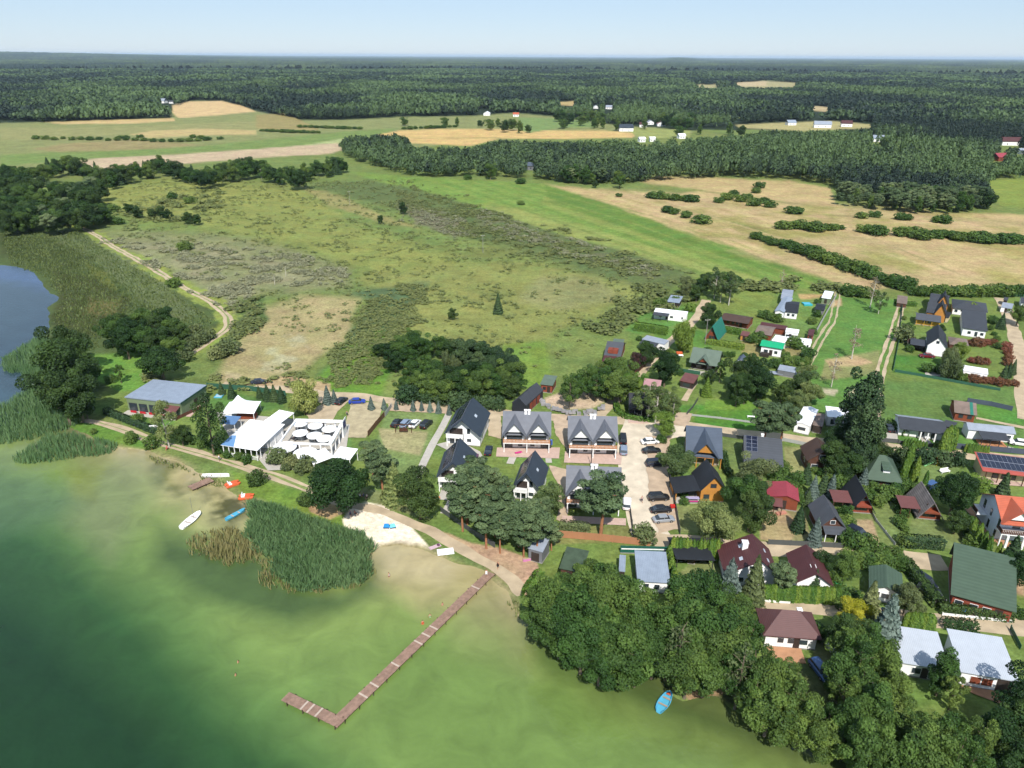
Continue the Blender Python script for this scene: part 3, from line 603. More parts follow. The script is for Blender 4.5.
def mk(kind, seed):
    """(crown V F tone, trunk MB) for a tree 10 m tall; shrubs for 2 m"""
    r = random.Random(seed)
    if kind in ('broad', 'dark', 'light', 'forest'):
        bl = [(x_ * 2.5, y_ * 2.5, 5.9 + z_ * 3.0, b_, b_, b_ * .85) for (x_, y_, z_) in golden(24, r, .34) for b_ in [r.uniform(.75, 1.7)]]
        bl.append((0, 0, 5.6, 1.9, 1.9, 2.8))
        return cat([blobcloud(bl, 11500, .27, seed)]), trunk_mesh(r, 7, .24, 7, 2.4, 6, 2.4)
    if kind == 'oak':                                     # wide crown on a short stem
        bl = [(x_ * 3.6, y_ * 3.6, 6.0 + z_ * 2.7, b_, b_, b_ * .8) for (x_, y_, z_) in golden(28, r, .22) for b_ in [r.uniform(.9, 1.8)]]
        bl.append((0, 0, 6.0, 3.4, 3.4, 2.6))
        return cat([blobcloud(bl, 15000, .28, seed)]), trunk_mesh(r, 6, .34, 8, 2.2, 5, 3)
    if kind == 'pine':
        bl = []
        for i in range(22):
            a = i * 2.4 + r.random() * .6; q = i / 21; zz = 4.6 + 4.8 * q; rr_ = (2.5 * math.sin(math.pi * min(1, .22 + (1 - q) * .62))) * r.uniform(.55, 1.05); b_ = r.uniform(.75, 1.25)
            bl.append((math.cos(a) * rr_, math.sin(a) * rr_, zz, b_, b_, b_ * .5))
        bl.append((0, 0, 7.2, 1.2, 1.2, 1.8))
        return cat([blobcloud(bl, 8500, .25, seed, .6)]), trunk_mesh(r, 9, .2, 9, 4.2, 8.4, 1.9, .35)
    if kind == 'aspen':                                   # tall column of loose clumps
        bl = [(x_ * 1.5, y_ * 1.5, 5.6 + z_ * 3.9, b_, b_, b_) for (x_, y_, z_) in golden(20, r, .22) for b_ in [r.uniform(.7, 1.2)]]
        bl.append((0, 0, 5.5, 1.3, 1.3, 3.6))
        return cat([blobcloud(bl, 8500, .26, seed)]), trunk_mesh(r, 8, .2, 7, 2, 7, 1.3)
    if kind in ('birch', 'airy'):
        bl = [(x_ * 1.9, y_ * 1.9, 6.0 + z_ * 3.2, b_, b_, b_ * 1.1) for (x_, y_, z_) in golden(22, r, .25) for b_ in [r.uniform(.45, .95)]]
        return cat([blobcloud(bl, 4600, .22, seed, .1)]), trunk_mesh(r, 9.4, .15, 10, 3.0, 8.4, 1.7, .3)
    if kind == 'willow':
        bl = [(x_ * 2.9, y_ * 2.9, 5.6 + z_ * 3.2, b_, b_, b_ * 1.25) for (x_, y_, z_) in golden(24, r, .2) for b_ in [r.uniform(.9, 1.6)]]; bl.append((0, 0, 5.2, 2.8, 2.8, 3.6)); B = np.array(bl); q = np.random.default_rng(seed); n = 9500
        bi = q.choice(len(B), n, p=(B[:, 3] ** 2) / (B[:, 3] ** 2).sum()); d = q.normal(size=(n, 3)); d /= np.linalg.norm(d, axis=1)[:, None]; p = B[bi, :3] + d * B[bi, 3:6] * (.6 + .5 * q.random(n))[:, None]; p[:, 2] = np.maximum(p[:, 2] - .5 * q.random(n), .5)
        nrm = d * np.array([1, 1, .5]) + np.array([0, 0, .35]) + q.normal(size=(n, 3)) * .4; nrm /= np.linalg.norm(nrm, axis=1)[:, None]
        V, Fq = quads(p, nrm, .3 * (.6 + .8 * q.random(n)), q, 2.0, True); return (V, Fq, np.repeat(np.clip(q.random(len(B))[bi] * .7 + q.random(n) * .35, 0, 1), 4)), trunk_mesh(r, 6, .35, 6, 2, 5, 2.6)
    if kind in ('spruce', 'cone'):
        n = 3400; q = np.random.default_rng(seed); hgt = 1 - np.sqrt(q.random(n)); a = q.random(n) * 2 * np.pi
        lay = .86 + .14 * np.cos(hgt * 2 * np.pi * 9 + np.sin(a * 3) * .8); rb = (2.5 if kind == 'spruce' else 2.9) * (1 - hgt) ** .85 * lay * (0.75 + .3 * q.random(n) ** .5) * (1 + .12 * np.sin(a * 4 + hgt * 9 + seed))
        p = np.stack([np.cos(a) * rb, np.sin(a) * rb, .35 + hgt * 9.7 - rb * .12], 1); nrm = np.stack([np.cos(a), np.sin(a), .55 + 0 * a], 1) + q.normal(size=(n, 3)) * .45; nrm /= np.linalg.norm(nrm, axis=1)[:, None]
        V, Fq = quads(p, nrm, .42 * (.6 + .8 * q.random(n)), q, 1.3); return (V, Fq, np.repeat(np.clip(q.random(n) * .6 + .4 * (lay > .93), 0, 1), 4)), trunk_mesh(r, 8.6, .16, 3, 1, 3, .9, .02)
    if kind == 'thuja':
        n = 1500; q = np.random.default_rng(seed); hgt = q.random(n) ** .9; a = q.random(n) * 2 * np.pi; rb = 1.25 * np.sqrt(np.clip(1 - hgt ** 1.8, 0, 1)) * (.85 + .25 * q.random(n)) * (1 + .1 * np.sin(a * 5 + hgt * 7))
        p = np.stack([np.cos(a) * rb, np.sin(a) * rb, .1 + hgt * 9.8], 1); nrm = np.stack([np.cos(a), np.sin(a), .4 + 0 * a], 1) + q.normal(size=(n, 3)) * .3; nrm /= np.linalg.norm(nrm, axis=1)[:, None]
        V, Fq = quads(p, nrm, .55 * (.6 + .8 * q.random(n)), q, 1.5, True); return (V, Fq, np.repeat(q.random(n), 4)), trunk_mesh(r, 7, .15, 0, 1, 2, .5, .02)
    if kind == 'shrub':                                   # 2 m tall
        bl = [(x_ * .75, y_ * .75, .85 + max(z_, -.8) * .6, b_, b_, b_ * .85) for (x_, y_, z_) in golden(11, r, .15) for b_ in [r.uniform(.38, .6)]]; bl.append((0, 0, .8, .8, .8, .8))
        return cat([blobcloud(bl, 1300, .2, seed)]), trunk_mesh(r, 1.1, .05, 4, .2, .6, .5, .02)
    if kind == 'bare':                                    # leafless or dying crown
        mb = trunk_mesh(r, 9.6, .15, 12, 3, 8.8, 1.3, .25)
        bl = [(x_ * 1.1, y_ * 1.1, 6.2 + z_ * 3.0, b_, b_, b_) for (x_, y_, z_) in golden(14, r, .25) for b_ in [r.uniform(.4, .8)]]
        return cat([blobcloud(bl, 420, .24, seed, .1, 1.8)]), mb
PROTO = {}; RAW = {}
def proto(kind, v, lm, bm):
    key = (kind, v, lm.name, bm.name)
    if key not in PROTO:
        rk = (kind, v)
        if rk not in RAW: RAW[rk] = mk(kind, 100 + v * 13 + len(kind))
        (V, Fq, T), mb = RAW[rk]; cme = np_mesh('crown', V, Fq, tone=T); cme.materials.append(lm)
        tme = D.meshes.new('trunk'); tme.from_pydata(mb.v, [], mb.f); tme.update(); tme.materials.append(bm)
        PROTO[key] = (cme, tme)
    return PROTO[key]
SPEC = {'broad': (L_BROAD, BARK, 'broadleaf_tree', 'tree'), 'dark': (L_DARK, BARK, 'broadleaf_tree', 'tree'), 'light': (L_LIGHT, BARK, 'broadleaf_tree', 'tree'), 'oak': (L_BROAD, BARK, 'broadleaf_tree', 'tree'),
        'pine': (L_PINE, BARKP, 'pine_tree', 'pine'), 'aspen': (L_BROAD, BARK, 'aspen_tree', 'tree'), 'birch': (L_BIR, BARKB, 'birch_tree', 'birch'), 'airy': (L_BROAD, BARK, 'broadleaf_tree', 'tree'), 'willow': (L_WIL, BARK, 'willow_tree', 'willow'),
        'spruce': (L_SPR, BARK, 'blue_spruce', 'spruce'), 'cone': (L_CON, BARK, 'conifer_tree', 'conifer'), 'thuja': (L_THU, BARK, 'thuja_tree', 'thuja'), 'shrub': (L_BROAD, BARK, 'shrub', 'shrub'), 'bare': (L_TWIG, BARKB, 'bare_birch', 'tree')}
_tv = [0]
def tree(kind, px, py, h, label=None, group=None, wid=1.0, lm=None, bm=None, frac=None, name=None, catg=None, parts=True, world=None):
    """px,py: where the middle of the crown stands in the photograph; h: height in metres"""
    frac = frac or {'pine': .7, 'cone': .42, 'spruce': .42, 'thuja': .5, 'shrub': .45, 'willow': .5}.get(kind, .6); s0 = SPEC[kind]; lm = lm or s0[0]; bm = bm or s0[1]; _tv[0] += 1
    p = world if world is not None else G(px, py, h * frac)
    cme, tme = proto(kind, _tv[0] % 3, lm, bm); ref = 2.0 if kind == 'shrub' else 10.0; s = h / ref
    if parts:
        t = empty(name or s0[2], (p[0], p[1], 0), rnd.uniform(0, 6.28), label, catg or s0[3], group)
        t.scale = (s * wid, s * wid * rnd.uniform(.92, 1.08), s)
        for nm, me in (('crown', cme), ('trunk', tme)):
            o = D.objects.new(nm, me); C.objects.link(o); o.parent = t
        if kind == 'shrub': D.objects.remove(o)
    else:
        t = D.objects.new(name or s0[2], cme); C.objects.link(t); t.location = (p[0], p[1], 0); t.rotation_euler = (0, 0, rnd.uniform(0, 6.28)); t.scale = (s * wid, s * wid * rnd.uniform(.9, 1.1), s)
        tag(t, label, catg or s0[3], group)
    return t

# ------------------------------------------------------------------ far woods: ONE mass of crowns (nobody could count them)
fields_far = [[(-200, 126), (0, 124), (50, 122), (170, 118), (172, 108), (190, 100), (222, 100), (256, 110), (300, 119.5), (345, 119.5), (400, 116.5), (470, 115.5), (512, 112), (560, 116), (620, 125.5), (652, 126), (692, 130.5), (690, 138), (640, 139.5), (600, 139), (560, 141), (500, 139), (470, 147), (412, 146), (406, 137), (395, 133), (346, 136), (338, 144), (330, 150), (250, 159), (130, 170), (20, 172), (-200, 172)],
    [(672, 87), (700, 84.5), (722, 85), (716, 88)], [(728, 83), (768, 81), (800, 83), (794, 87), (745, 87)], [(700, 89), (725, 88.5), (722, 90.5)], [(810, 105), (831, 107), (829, 112.5), (812, 111)], [(735, 125), (770, 122.5), (830, 120.5), (874, 123.5), (874, 128), (800, 131), (740, 128)],
    [(557, 101.5), (577, 100.5), (574, 107), (559, 106)], [(556, 92), (600, 90.5), (628, 89.5), (626, 91.5), (590, 93)], [(818, 97), (842, 96), (845, 98.5), (822, 99)], [(385, 106), (420, 105), (424, 107), (390, 108)], [(905, 110), (950, 108.5), (955, 111), (912, 112.5)], [(250, 84), (300, 83), (305, 85), (255, 86)], [(680, 118), (740, 115), (745, 119), (690, 121)], [(640, 126), (690, 128), (760, 128), (760, 133), (690, 138), (640, 138)], [(985, 180), (1040, 178), (1040, 212), (1000, 206)], [(590, 158), (600, 158), (600, 160)]]
woods = [(-400, 57), (1500, 57), (1500, 216), (1024, 212), (990, 212), (930, 215), (880, 211), (838, 205), (830, 185), (790, 180), (720, 178), (660, 181), (600, 186), (570, 184), (545, 180), (470, 176), (440, 178), (400, 175), (350, 160), (340, 152), (340, 140), (0, 120), (-400, 128)]
WOOD = [G2(woods)]; HOLE = [G2(p) for p in fields_far]
FAR_XY = [(581.5, 117, 7), (625.5, 129, 10), (595.8, 106.5, 5), (609, 107, 6), (647, 123, 12), (665, 121, 9), (646, 140, 8), (681, 137, 5), (484, 110, 8), (529.5, 167, 6), (878, 139, 8), (899, 141.5, 6), (1010, 143, 12), (999, 158, 8), (1021, 152, 6), (959, 153.5, 4), (166, 101, 8), (813, 67, 9), (790.5, 123, 8), (822, 126, 14), (848, 125, 12), (1010, 66, 16), (938, 65, 7)]
def in_woods(X, Y):
    px_, py_ = project(np.stack([X, Y, 0 * X], 1)); m = inpoly(px_, py_, np.array(woods, float)) & (Y > 300)
    for p in fields_far: m &= ~inpoly(px_, py_, np.array(p, float))
    return m, px_, py_
def unit_crown(n, seed, k=1.0, tall=0, up=0.0):
    q = np.random.default_rng(seed); d = q.normal(size=(n, 3)); d[:, 2] = np.abs(d[:, 2]) * 1.1 - .35; d /= np.linalg.norm(d, axis=1)[:, None]
    p = d * (.75 + .4 * q.random(n))[:, None]
    if tall: p[:, :2] *= (1.15 - .55 * (p[:, 2:3] + .3))
    nrm = d + q.normal(size=(n, 3)) * .35 + np.array([0, 0, up]); nrm /= np.linalg.norm(nrm, axis=1)[:, None]
    V, Fq = quads(p, nrm, k * (.7 + .6 * q.random(n)), q, 1.1); return V.reshape(n, 4, 3)
def scatter_mass(name, X, Y, Rw, Hh, n, k, tone, m, seed, zbase=0.0, kind='stuff', up_=0.0):
    q = np.random.default_rng(seed); protos = np.stack([unit_crown(n, seed + i, k, i % 3 == 0, up_) for i in range(6)]); pi = q.integers(0, 6, len(X)); a = q.random(len(X)) * 6.283
    V = protos[pi]; ca, sa = np.cos(a)[:, None, None], np.sin(a)[:, None, None]; vx = V[..., 0] * ca - V[..., 1] * sa; vy = V[..., 0] * sa + V[..., 1] * ca
    Z0 = Hh * .56; P = np.stack([X[:, None, None] + vx * Rw[:, None, None], Y[:, None, None] + vy * Rw[:, None, None], zbase_(X, Y, zbase)[:, None, None] + Z0[:, None, None] + V[..., 2] * (Hh * .44)[:, None, None]], -1)
    T = np.clip(tone[:, None] + q.normal(size=(len(X), n)) * .1, 0, 1); T = np.repeat(T.ravel(), 4)
    V = P.reshape(-1, 3); return V, np.arange(len(V)).reshape(-1, 4), T
def zbase_(X, Y, zb): return hills(X, Y) + zb
def field_pts(rmin, rmax, dens, amax=40, seed=5):
    q = np.random.default_rng(seed); A = math.radians(2 * amax) * .5 * (rmax ** 2 - rmin ** 2); n = int(A * dens)
    r = np.sqrt(q.random(n) * (rmax ** 2 - rmin ** 2) + rmin ** 2); a = np.radians((q.random(n) * 2 - 1) * amax); return r * np.sin(a), r * np.cos(a)
parts_ = []; NEAR_TREES = []
for (r0, r1, dens, nq, kq, rad, seed) in ((430, 1250, 1 / 27., 100, .38, 3.1, 1), (1250, 2600, 1 / 46., 26, .8, 4.3, 2), (2600, 5400, 1 / 120., 16, 1.1, 7.5, 3)):
    X, Y = field_pts(r0, r1, dens, 40, seed); m, px_, py_ = in_woods(X, Y)
    clear = fbm(X / 70, Y / 70, 51); m &= ~((py_ < 140) & (clearf(X, Y) > .69)); m &= ~((py_ < 140) & (py_ > 96) & (px_ > 560) & (clear > .66)); X, Y, px_, py_ = X[m], Y[m], px_[m], py_[m]
    q = np.random.default_rng(seed); stand = fbm(X / 190, Y / 230, 60); edge = fbm(X / 40, Y / 40, 61)
    Hh = (7 + 11 * stand + 7 * (q.random(len(X)) - .5) + 3 * (edge - .5)) ; Hh[(px_ > 850) & (py_ > 165)] *= .8; young = (px_ > 330) & (px_ < 700) & (py_ > 155); Hh[young] *= .85
    tone = np.clip((stand - .5) * 3.2 + .36 + .16 * ((px_ < 860) & (py_ > 148)) + (edge - .5) * .8 + q.normal(size=len(X)) * .2, 0, 1)
    wlk = np.hypot(X, Y); keep = np.ones(len(X), bool)
    for fr in (.5, 1.0):
        tx, ty = project(np.stack([X, Y, Hh * fr], 1))
        for p in fields_far: keep &= ~inpoly(tx, ty, np.array(p, float))
        for (hx, hy, hw_) in FAR_XY: keep &= ~((np.abs(tx - hx) < hw_) & (np.abs(ty - hy) < 4.5))
    X, Y, Hh, tone = X[keep], Y[keep], Hh[keep], tone[keep]
    Rw = rad * (.7 + .6 * q.random(len(X)))
    if seed == 1:
        d_ = np.hypot(X, Y); hole = np.ones(len(X), bool)
        # trees nearest to the camera become things of their own
        o_ = np.argsort(d_)[:150]; hole[o_] = False; NEAR_TREES = [(X[i], Y[i], Hh[i], tone[i]) for i in o_]; X, Y, Hh, tone, Rw = X[hole], Y[hole], Hh[hole], tone[hole], Rw[hole]
    parts_.append(scatter_mass('forest', X, Y, Rw, Hh, nq, kq, tone, L_FOR, seed))
V, Fq, T = cat(parts_); ff = link('forest', np_mesh('forest', V, Fq, tone=T), L_FOR)
tag(ff, 'dense mixed forest stretching to the horizon behind the fields', 'forest', kind='stuff')
# beyond five kilometres the woods read as one rough canopy
th2 = np.radians(np.arange(-46, 46.01, .09)); r2 = np.concatenate([np.arange(5000, 9000, 24), np.arange(9000, 16000, 60), np.arange(16000, 60001, 400)])
T2, R2 = np.meshgrid(th2, r2); X2, Y2 = (R2 * np.sin(T2)).ravel(), (R2 * np.cos(T2)).ravel()
st2 = fbm(X2 / 320, Y2 / 420, 60, 4); rough2 = NR.random(len(X2)) ** 1.5; Z2 = hills(X2, Y2) + 4 + 14 * st2 + 24 * rough2
i2 = np.arange(len(X2)).reshape(T2.shape); Q2 = np.stack([i2[:-1, :-1], i2[:-1, 1:], i2[1:, 1:], i2[1:, :-1]], -1).reshape(-1, 4)[:, ::-1]
px2, py2 = project(np.stack([X2, Y2, 0 * X2], 1)); 
fc = link('forest_canopy', np_mesh('forest_canopy', np.stack([X2, Y2, Z2], 1), Q2, tone=np.clip((st2 - .5) * 2.0 + .0 + rough2 * .35, 0, 1)), L_FOR)  # tone darkened for missing crown self-shadow, lightest on the bump tops
tag(fc, 'far canopy of woodland along the horizon', 'forest', kind='stuff')
for i, (X, Y, Hh, tone) in enumerate(NEAR_TREES):
    k = 'pine' if tone < .3 else ('dark' if tone < .42 else ('broad' if tone < .68 else 'light'))
    if i % 5 == 0: k = 'aspen'
    tree(k, 0, 0, Hh * (1.05 if k != 'pine' else 1.15), 'tree on the near edge of the wood beyond the fields', 'trees along the near edge of the wood', 1.1, world=(X, Y, 0), name='forest_tree', catg='tree', lm={'light': L_BROAD, 'pine': L_PINE}.get(k), parts=False)

# ------------------------------------------------------------------ scrub and tussocks of the heath: one mass
def px_points(poly, n, seed):
    q = np.random.default_rng(seed); Pw = G2(poly); x0, y0 = Pw.min(0); x1, y1 = Pw.max(0); X = q.random(n * 12) * (x1 - x0) + x0; Y = q.random(n * 12) * (y1 - y0) + y0; m = (sdist(X, Y, Pw) + (fbm(X / 11, Y / 11, seed % 50 + 7) - .55) * 34 * np.clip(np.hypot(*G2(poly).mean(0)) / 400, .5, 1.2)) > 0
    A = (x1 - x0) * (y1 - y0); return X[m], Y[m]
def scrub(name, label, catg, polys, mm, seed, nq=16, kq=.75):
    parts = []
    for i, (poly, n, h0, h1, w0, t0, t1, clump) in enumerate(polys):
        X, Y = px_points(poly, n, seed + i); q = np.random.default_rng(seed + i); 
        if clump: m = fbm(X / clump, Y / clump, seed + i) > .52; X, Y = X[m], Y[m]
        X, Y = X[:n], Y[:n]; Hh = h0 + (h1 - h0) * q.random(len(X)) ** 1.6
        parts.append(scatter_mass(name, X, Y, Hh * w0 * (.7 + .6 * q.random(len(X))), Hh, nq, kq, t0 + (t1 - t0) * q.random(len(X)), mm, seed + i, up_=.9))
    V, Fq, T = cat(parts); return tag(link(name, np_mesh(name, V, Fq, tone=T), mm), label, catg, kind='stuff')
L_SCR = leafmat('scrub_leaves', S(112, 134, 80), S(154, 170, 104), .3, 0)
L_SCRB = leafmat('dry_scrub', S(154, 160, 124), S(190, 192, 154), .3, 0)
scrub('heath_scrub', 'low green scrub growing in drifts over the heath', 'scrub', [
    ([(90, 185), (250, 175), (400, 180), (560, 236), (700, 285), (640, 330), (520, 370), (380, 395), (300, 380), (240, 300), (130, 240)], 5200, .3, 1.1, 1.05, .1, .9, 9),
    ([(400, 180), (470, 200), (560, 228), (690, 268), (700, 290), (600, 275), (480, 242), (380, 205)], 3000, .4, 1.4, 1.0, 0, .8, 7),
    ([(345, 330), (400, 285), (440, 285), (405, 330), (380, 392), (320, 384)], 1900, .35, 1.1, 1.05, .1, .8, 0),
    ([(236, 300), (262, 296), (262, 330), (220, 352), (212, 364), (236, 330)], 220, .6, 1.8, .9, 0, .6, 0),
    ([(170, 196), (215, 190), (220, 215), (130, 232), (110, 215)], 400, .6, 2.4, .9, .1, .7, 6),
    ([(610, 300), (660, 285), (700, 300), (650, 310), (610, 335), (585, 330)], 380, .8, 2.4, .8, 0, .5, 0),
    ([(700, 280), (780, 282), (860, 292), (860, 296), (770, 292), (705, 290)], 260, 1, 2.8, .8, 0, .6, 0),
    ([(120, 380), (150, 372), (240, 384), (300, 376), (300, 384), (240, 392), (200, 380), (170, 384)], 150, .5, 1.6, .9, .2, .9, 4)], L_SCR, 400)
scrub('dry_scrub', 'greyish dry willow scrub in the marsh and on the heath', 'scrub', [
    ([(100, 238), (200, 244), (300, 256), (350, 270), (340, 288), (245, 296), (235, 318), (190, 280)], 3600, .35, 1.2, .9, .1, .95, 6),
    ([(400, 205), (445, 214), (480, 236), (455, 238), (415, 224)], 700, .5, 1.3, .9, 0, .6, 0),
    ([(480, 208), (560, 238), (660, 268), (640, 276), (560, 252), (480, 228)], 1200, .4, 1.3, .9, 0, .7, 6)], L_SCRB, 500, 12, .8)

# ------------------------------------------------------------------ reed beds in the shallow water
def reeds(name, label, polys, m, dens, seed, h=(1.4, 2.3), lean=.25, wd=.2):
    Vs = []; Ts = []
    for i, poly in enumerate(polys):
        Pw = G2(poly); x0, y0 = Pw.min(0); x1, y1 = Pw.max(0); q = np.random.default_rng(seed + i); n = int((x1 - x0) * (y1 - y0) * dens)
        X = q.random(n) * (x1 - x0) + x0; Y = q.random(n) * (y1 - y0) + y0; s = sdist(X, Y, Pw) + (fbm(X / 3, Y / 3, seed) - .5) * 3.5; mm = s > 0; X, Y, s = X[mm], Y[mm], s[mm]; n = len(X)
        hh = (h[0] + (h[1] - h[0]) * q.random(n)) * np.clip(.6 + s / 3, 0, 1) * (.75 + .5 * fbm(X / 4, Y / 4, 3)); a = q.random(n) * 6.283; ww = wd * (.6 + .8 * q.random(n)); lx, ly = q.normal(size=n) * lean, q.normal(size=n) * lean
        dx, dy = np.cos(a) * ww / 2, np.sin(a) * ww / 2; b = np.full(n, WZ - .2)
        V = np.stack([np.stack([X - dx, Y - dy, b], 1), np.stack([X + dx, Y + dy, b], 1), np.stack([X + dx * .9 + lx * .5, Y + dy * .9 + ly * .5, hh * .6], 1), np.stack([X + lx, Y + ly, hh], 1)], 1); Vs.append(V.reshape(-1, 3))
        Ts.append(np.repeat(np.clip(fbm(X / 5, Y / 5, 9) + q.normal(size=n) * .2, 0, 1), 4))
    V = np.vstack(Vs); return tag(link(name, np_mesh(name, V, np.arange(len(V)).reshape(-1, 4), tone=np.concatenate(Ts)), m), label, 'reeds', kind='stuff')
bed = [(246, 503), (255, 500), (268, 506), (292, 512), (312, 520), (332, 527), (350, 531), (366, 540), (375, 552), (374, 570), (362, 582), (345, 588), (325, 591), (300, 593), (282, 586), (270, 575), (272, 560), (264, 552), (250, 548), (243, 535), (252, 522), (247, 512)]
reeds('reed_bed', 'green reed bed beside the sandy bathing beach', [bed], L_REED, 24, 1, (1.3, 2.1), .5, .16)
reeds('reed_fringe', 'yellowish thin reeds fringing the reed bed on the lake side', [[(212, 556), (206, 540), (230, 528), (250, 536), (262, 556), (250, 566), (228, 568)], [(188, 545), (192, 534), (222, 528), (240, 530), (256, 546), (252, 558), (232, 562), (210, 561), (192, 556)], [(262, 560), (276, 560), (276, 590), (262, 590), (258, 578)],
    [(280, 584), (300, 590), (330, 588), (350, 586), (372, 572), (376, 574), (352, 590), (320, 595), (284, 590)]], L_REEDY, 5.5, 9, (.8, 1.8))
reeds('marsh_reeds', 'broad reed belt along the left shore of the lake', [[(20, 372), (36, 362), (60, 380), (62, 405), (78, 424), (66, 430), (40, 436), (10, 444), (-20, 446), (-10, 412), (8, 402), (30, 392), (24, 382)],
    [(14, 458), (30, 446), (60, 434), (90, 438), (120, 446), (112, 453), (80, 458), (50, 463), (20, 464)], [(0, 366), (6, 358), (24, 346), (42, 336), (50, 345), (52, 362), (30, 372), (8, 374)]], L_REED, 8, 20, (1.2, 2.2))
reeds('marsh_sedge', 'low olive sedge covering the marsh behind the left shore', [[(0, 232), (80, 232), (118, 258), (150, 275), (188, 302), (214, 322), (190, 340), (130, 316), (104, 318), (100, 350), (80, 350), (60, 335), (52, 320), (64, 298), (50, 288), (44, 276), (10, 264)]], L_SEDGE, 1.6, 60, (.35, 1.0), .35, .5)
reeds('shore_reeds', 'yellow green reeds along the wooded shore at the bottom', [[(782, 732), (800, 724), (826, 732), (850, 745), (862, 760), (848, 762), (815, 748), (790, 740)]], L_REEDY, 9, 30, (.9, 1.7))
reeds('shore_weeds', 'rank weeds along the bank by the pier', [[(503, 585), (516, 598), (522, 618), (514, 612), (504, 596)], [(150, 456), (210, 476), (226, 482), (224, 488), (200, 478), (150, 460)]], L_SCR, 7, 44, (.4, 1.1))
# ------------------------------------------------------------------ building materials
def R(name, c, var=.08, st=None, rough=.6, spec=.35): return mat(name, S(*c), rough, var, .7, 0, 0, spec, st)
RF = {'slate': R('slate_blue_tiles', (62, 74, 88), st=('Z', 1.6, .12)), 'grey': R('grey_tiles', (128, 132, 142), st=('Z', 1.6, .12)), 'black': R('black_tiles', (48, 51, 58), st=('Z', 1.6, .1)),
      'darkgrey': R('dark_grey_tiles', (92, 96, 104), st=('Z', 1.4, .12)), 'bluegrey': R('blue_grey_tiles', (92, 104, 122), st=('Z', 1.6, .12)), 'red': R('pinkish_red_sheet', (176, 74, 88), st=('Y', 1.2, .14)),
      'brown': R('brown_tiles', (92, 72, 64), st=('Z', 1.6, .15)), 'burg': R('burgundy_tiles', (96, 56, 58), st=('Z', 1.6, .12)), 'green': R('green_sheet_roof', (84, 106, 88), st=('Z', 1.4, .1)), 'green2': R('grey_green_roof', (112, 130, 116), st=('Z', 1.4, .1)),
      'teal': R('teal_roof', (44, 134, 116), st=('Z', 1.4, .12)), 'turq': R('turquoise_roof', (30, 190, 134), st=('X', 1.2, .12)), 'white': R('white_sheet_roof', (238, 240, 246), .04, ('X', .8, .05)), 'pale': R('pale_blue_metal_roof', (212, 220, 232), .05, ('X', 1.1, .12), .4, .5),
      'metal': R('blue_grey_metal_roof', (164, 178, 198), .1, ('X', 1.0, .1), .45, .5), 'orange': R('orange_clay_tiles', (214, 112, 82), .1, ('Z', 1.6, .18)), 'pink': R('faded_pink_roof', (196, 152, 156), .1, ('Z', 1.2, .1)), 'shingle': R('weathered_shingles', (152, 144, 142), .28, ('X', 1.3, .35)),
      'lightgrey': R('light_grey_sheet', (170, 180, 196), .1, ('X', 1.2, .1)), 'darkgreen': R('mossy_felt_roof', (78, 96, 76), .25), 'brownred': R('brown_red_sheet', (128, 82, 80), .1, ('X', 1.2, .12)), 'membrane': R('white_membrane', (244, 246, 250), .03, None, .7, .3),
      'anthr': R('anthracite_sheet', (74, 78, 86), .1, ('X', 1.1, .12)), 'rust': R('faded_brown_roof', (140, 122, 112), .2)}
WL = {'white': R('white_render', (240, 240, 240), .05, None, .85, .2), 'brown': R('brown_boards', (112, 74, 58), .18, ('Z', 2.2, .3), .8), 'redwood': R('red_brown_boards', (158, 82, 54), .15, ('Z', 2.2, .3), .8), 'orange': R('orange_pine_boards', (226, 158, 74), .12, ('Z', 2.2, .2), .8),
      'yellow': R('yellow_boards', (240, 184, 74), .1, ('Z', 2.2, .15), .8), 'green': R('sage_green_cladding', (140, 158, 122), .06, ('X', 1.6, .12), .7), 'black': R('black_sheet_cladding', (44, 50, 60), .1, ('X', 1.6, .15), .6), 'grey': R('grey_boards', (138, 140, 146), .1, ('Z', 2, .2), .8),
      'dark': R('dark_boards', (66, 56, 52), .12, ('Z', 2.2, .25), .8), 'blue': R('shade_tinted_white_render', (226, 232, 244), .05, None, .85, .2), 'cream': R('cream_render', (236, 224, 180), .06, None, .85, .2), 'red': R('brick_red_boards', (168, 84, 62), .12, ('Z', 2.2, .25), .8), 'beige': R('beige_boards', (200, 180, 150), .1, ('Z', 2.2, .2), .8)}  # 'blue' is white render with the sky blue of shade put into its colour
GLASS = mat('window_glass', (.03, .04, .05), .08, .1, 1, 0, 0, .8)
FRAME = mat('white_frame', S(240, 240, 240), .5, .02); FRAMEB = mat('brown_frame', S(96, 64, 46), .6, .05); FRAMED = mat('dark_frame', S(60, 62, 68), .5, .05)
RAIL = mat('orange_wood_rail', S(222, 160, 116), .8, .12); CHIM = mat('white_chimney_render', S(236, 236, 236), .8, .05); DECK = mat('wooden_deck', S(206, 146, 104), .85, .15)
SOLAR = mat('solar_glass', S(38, 44, 66), .15, .1, 1, 0, 0, .7); SOLB = mat('solar_grid', S(150, 156, 172), .4, .05)
DOORM = mat('dark_door', S(70, 60, 56), .6, .1); FND = mat('plinth_concrete', S(170, 166, 160), .9, .1)

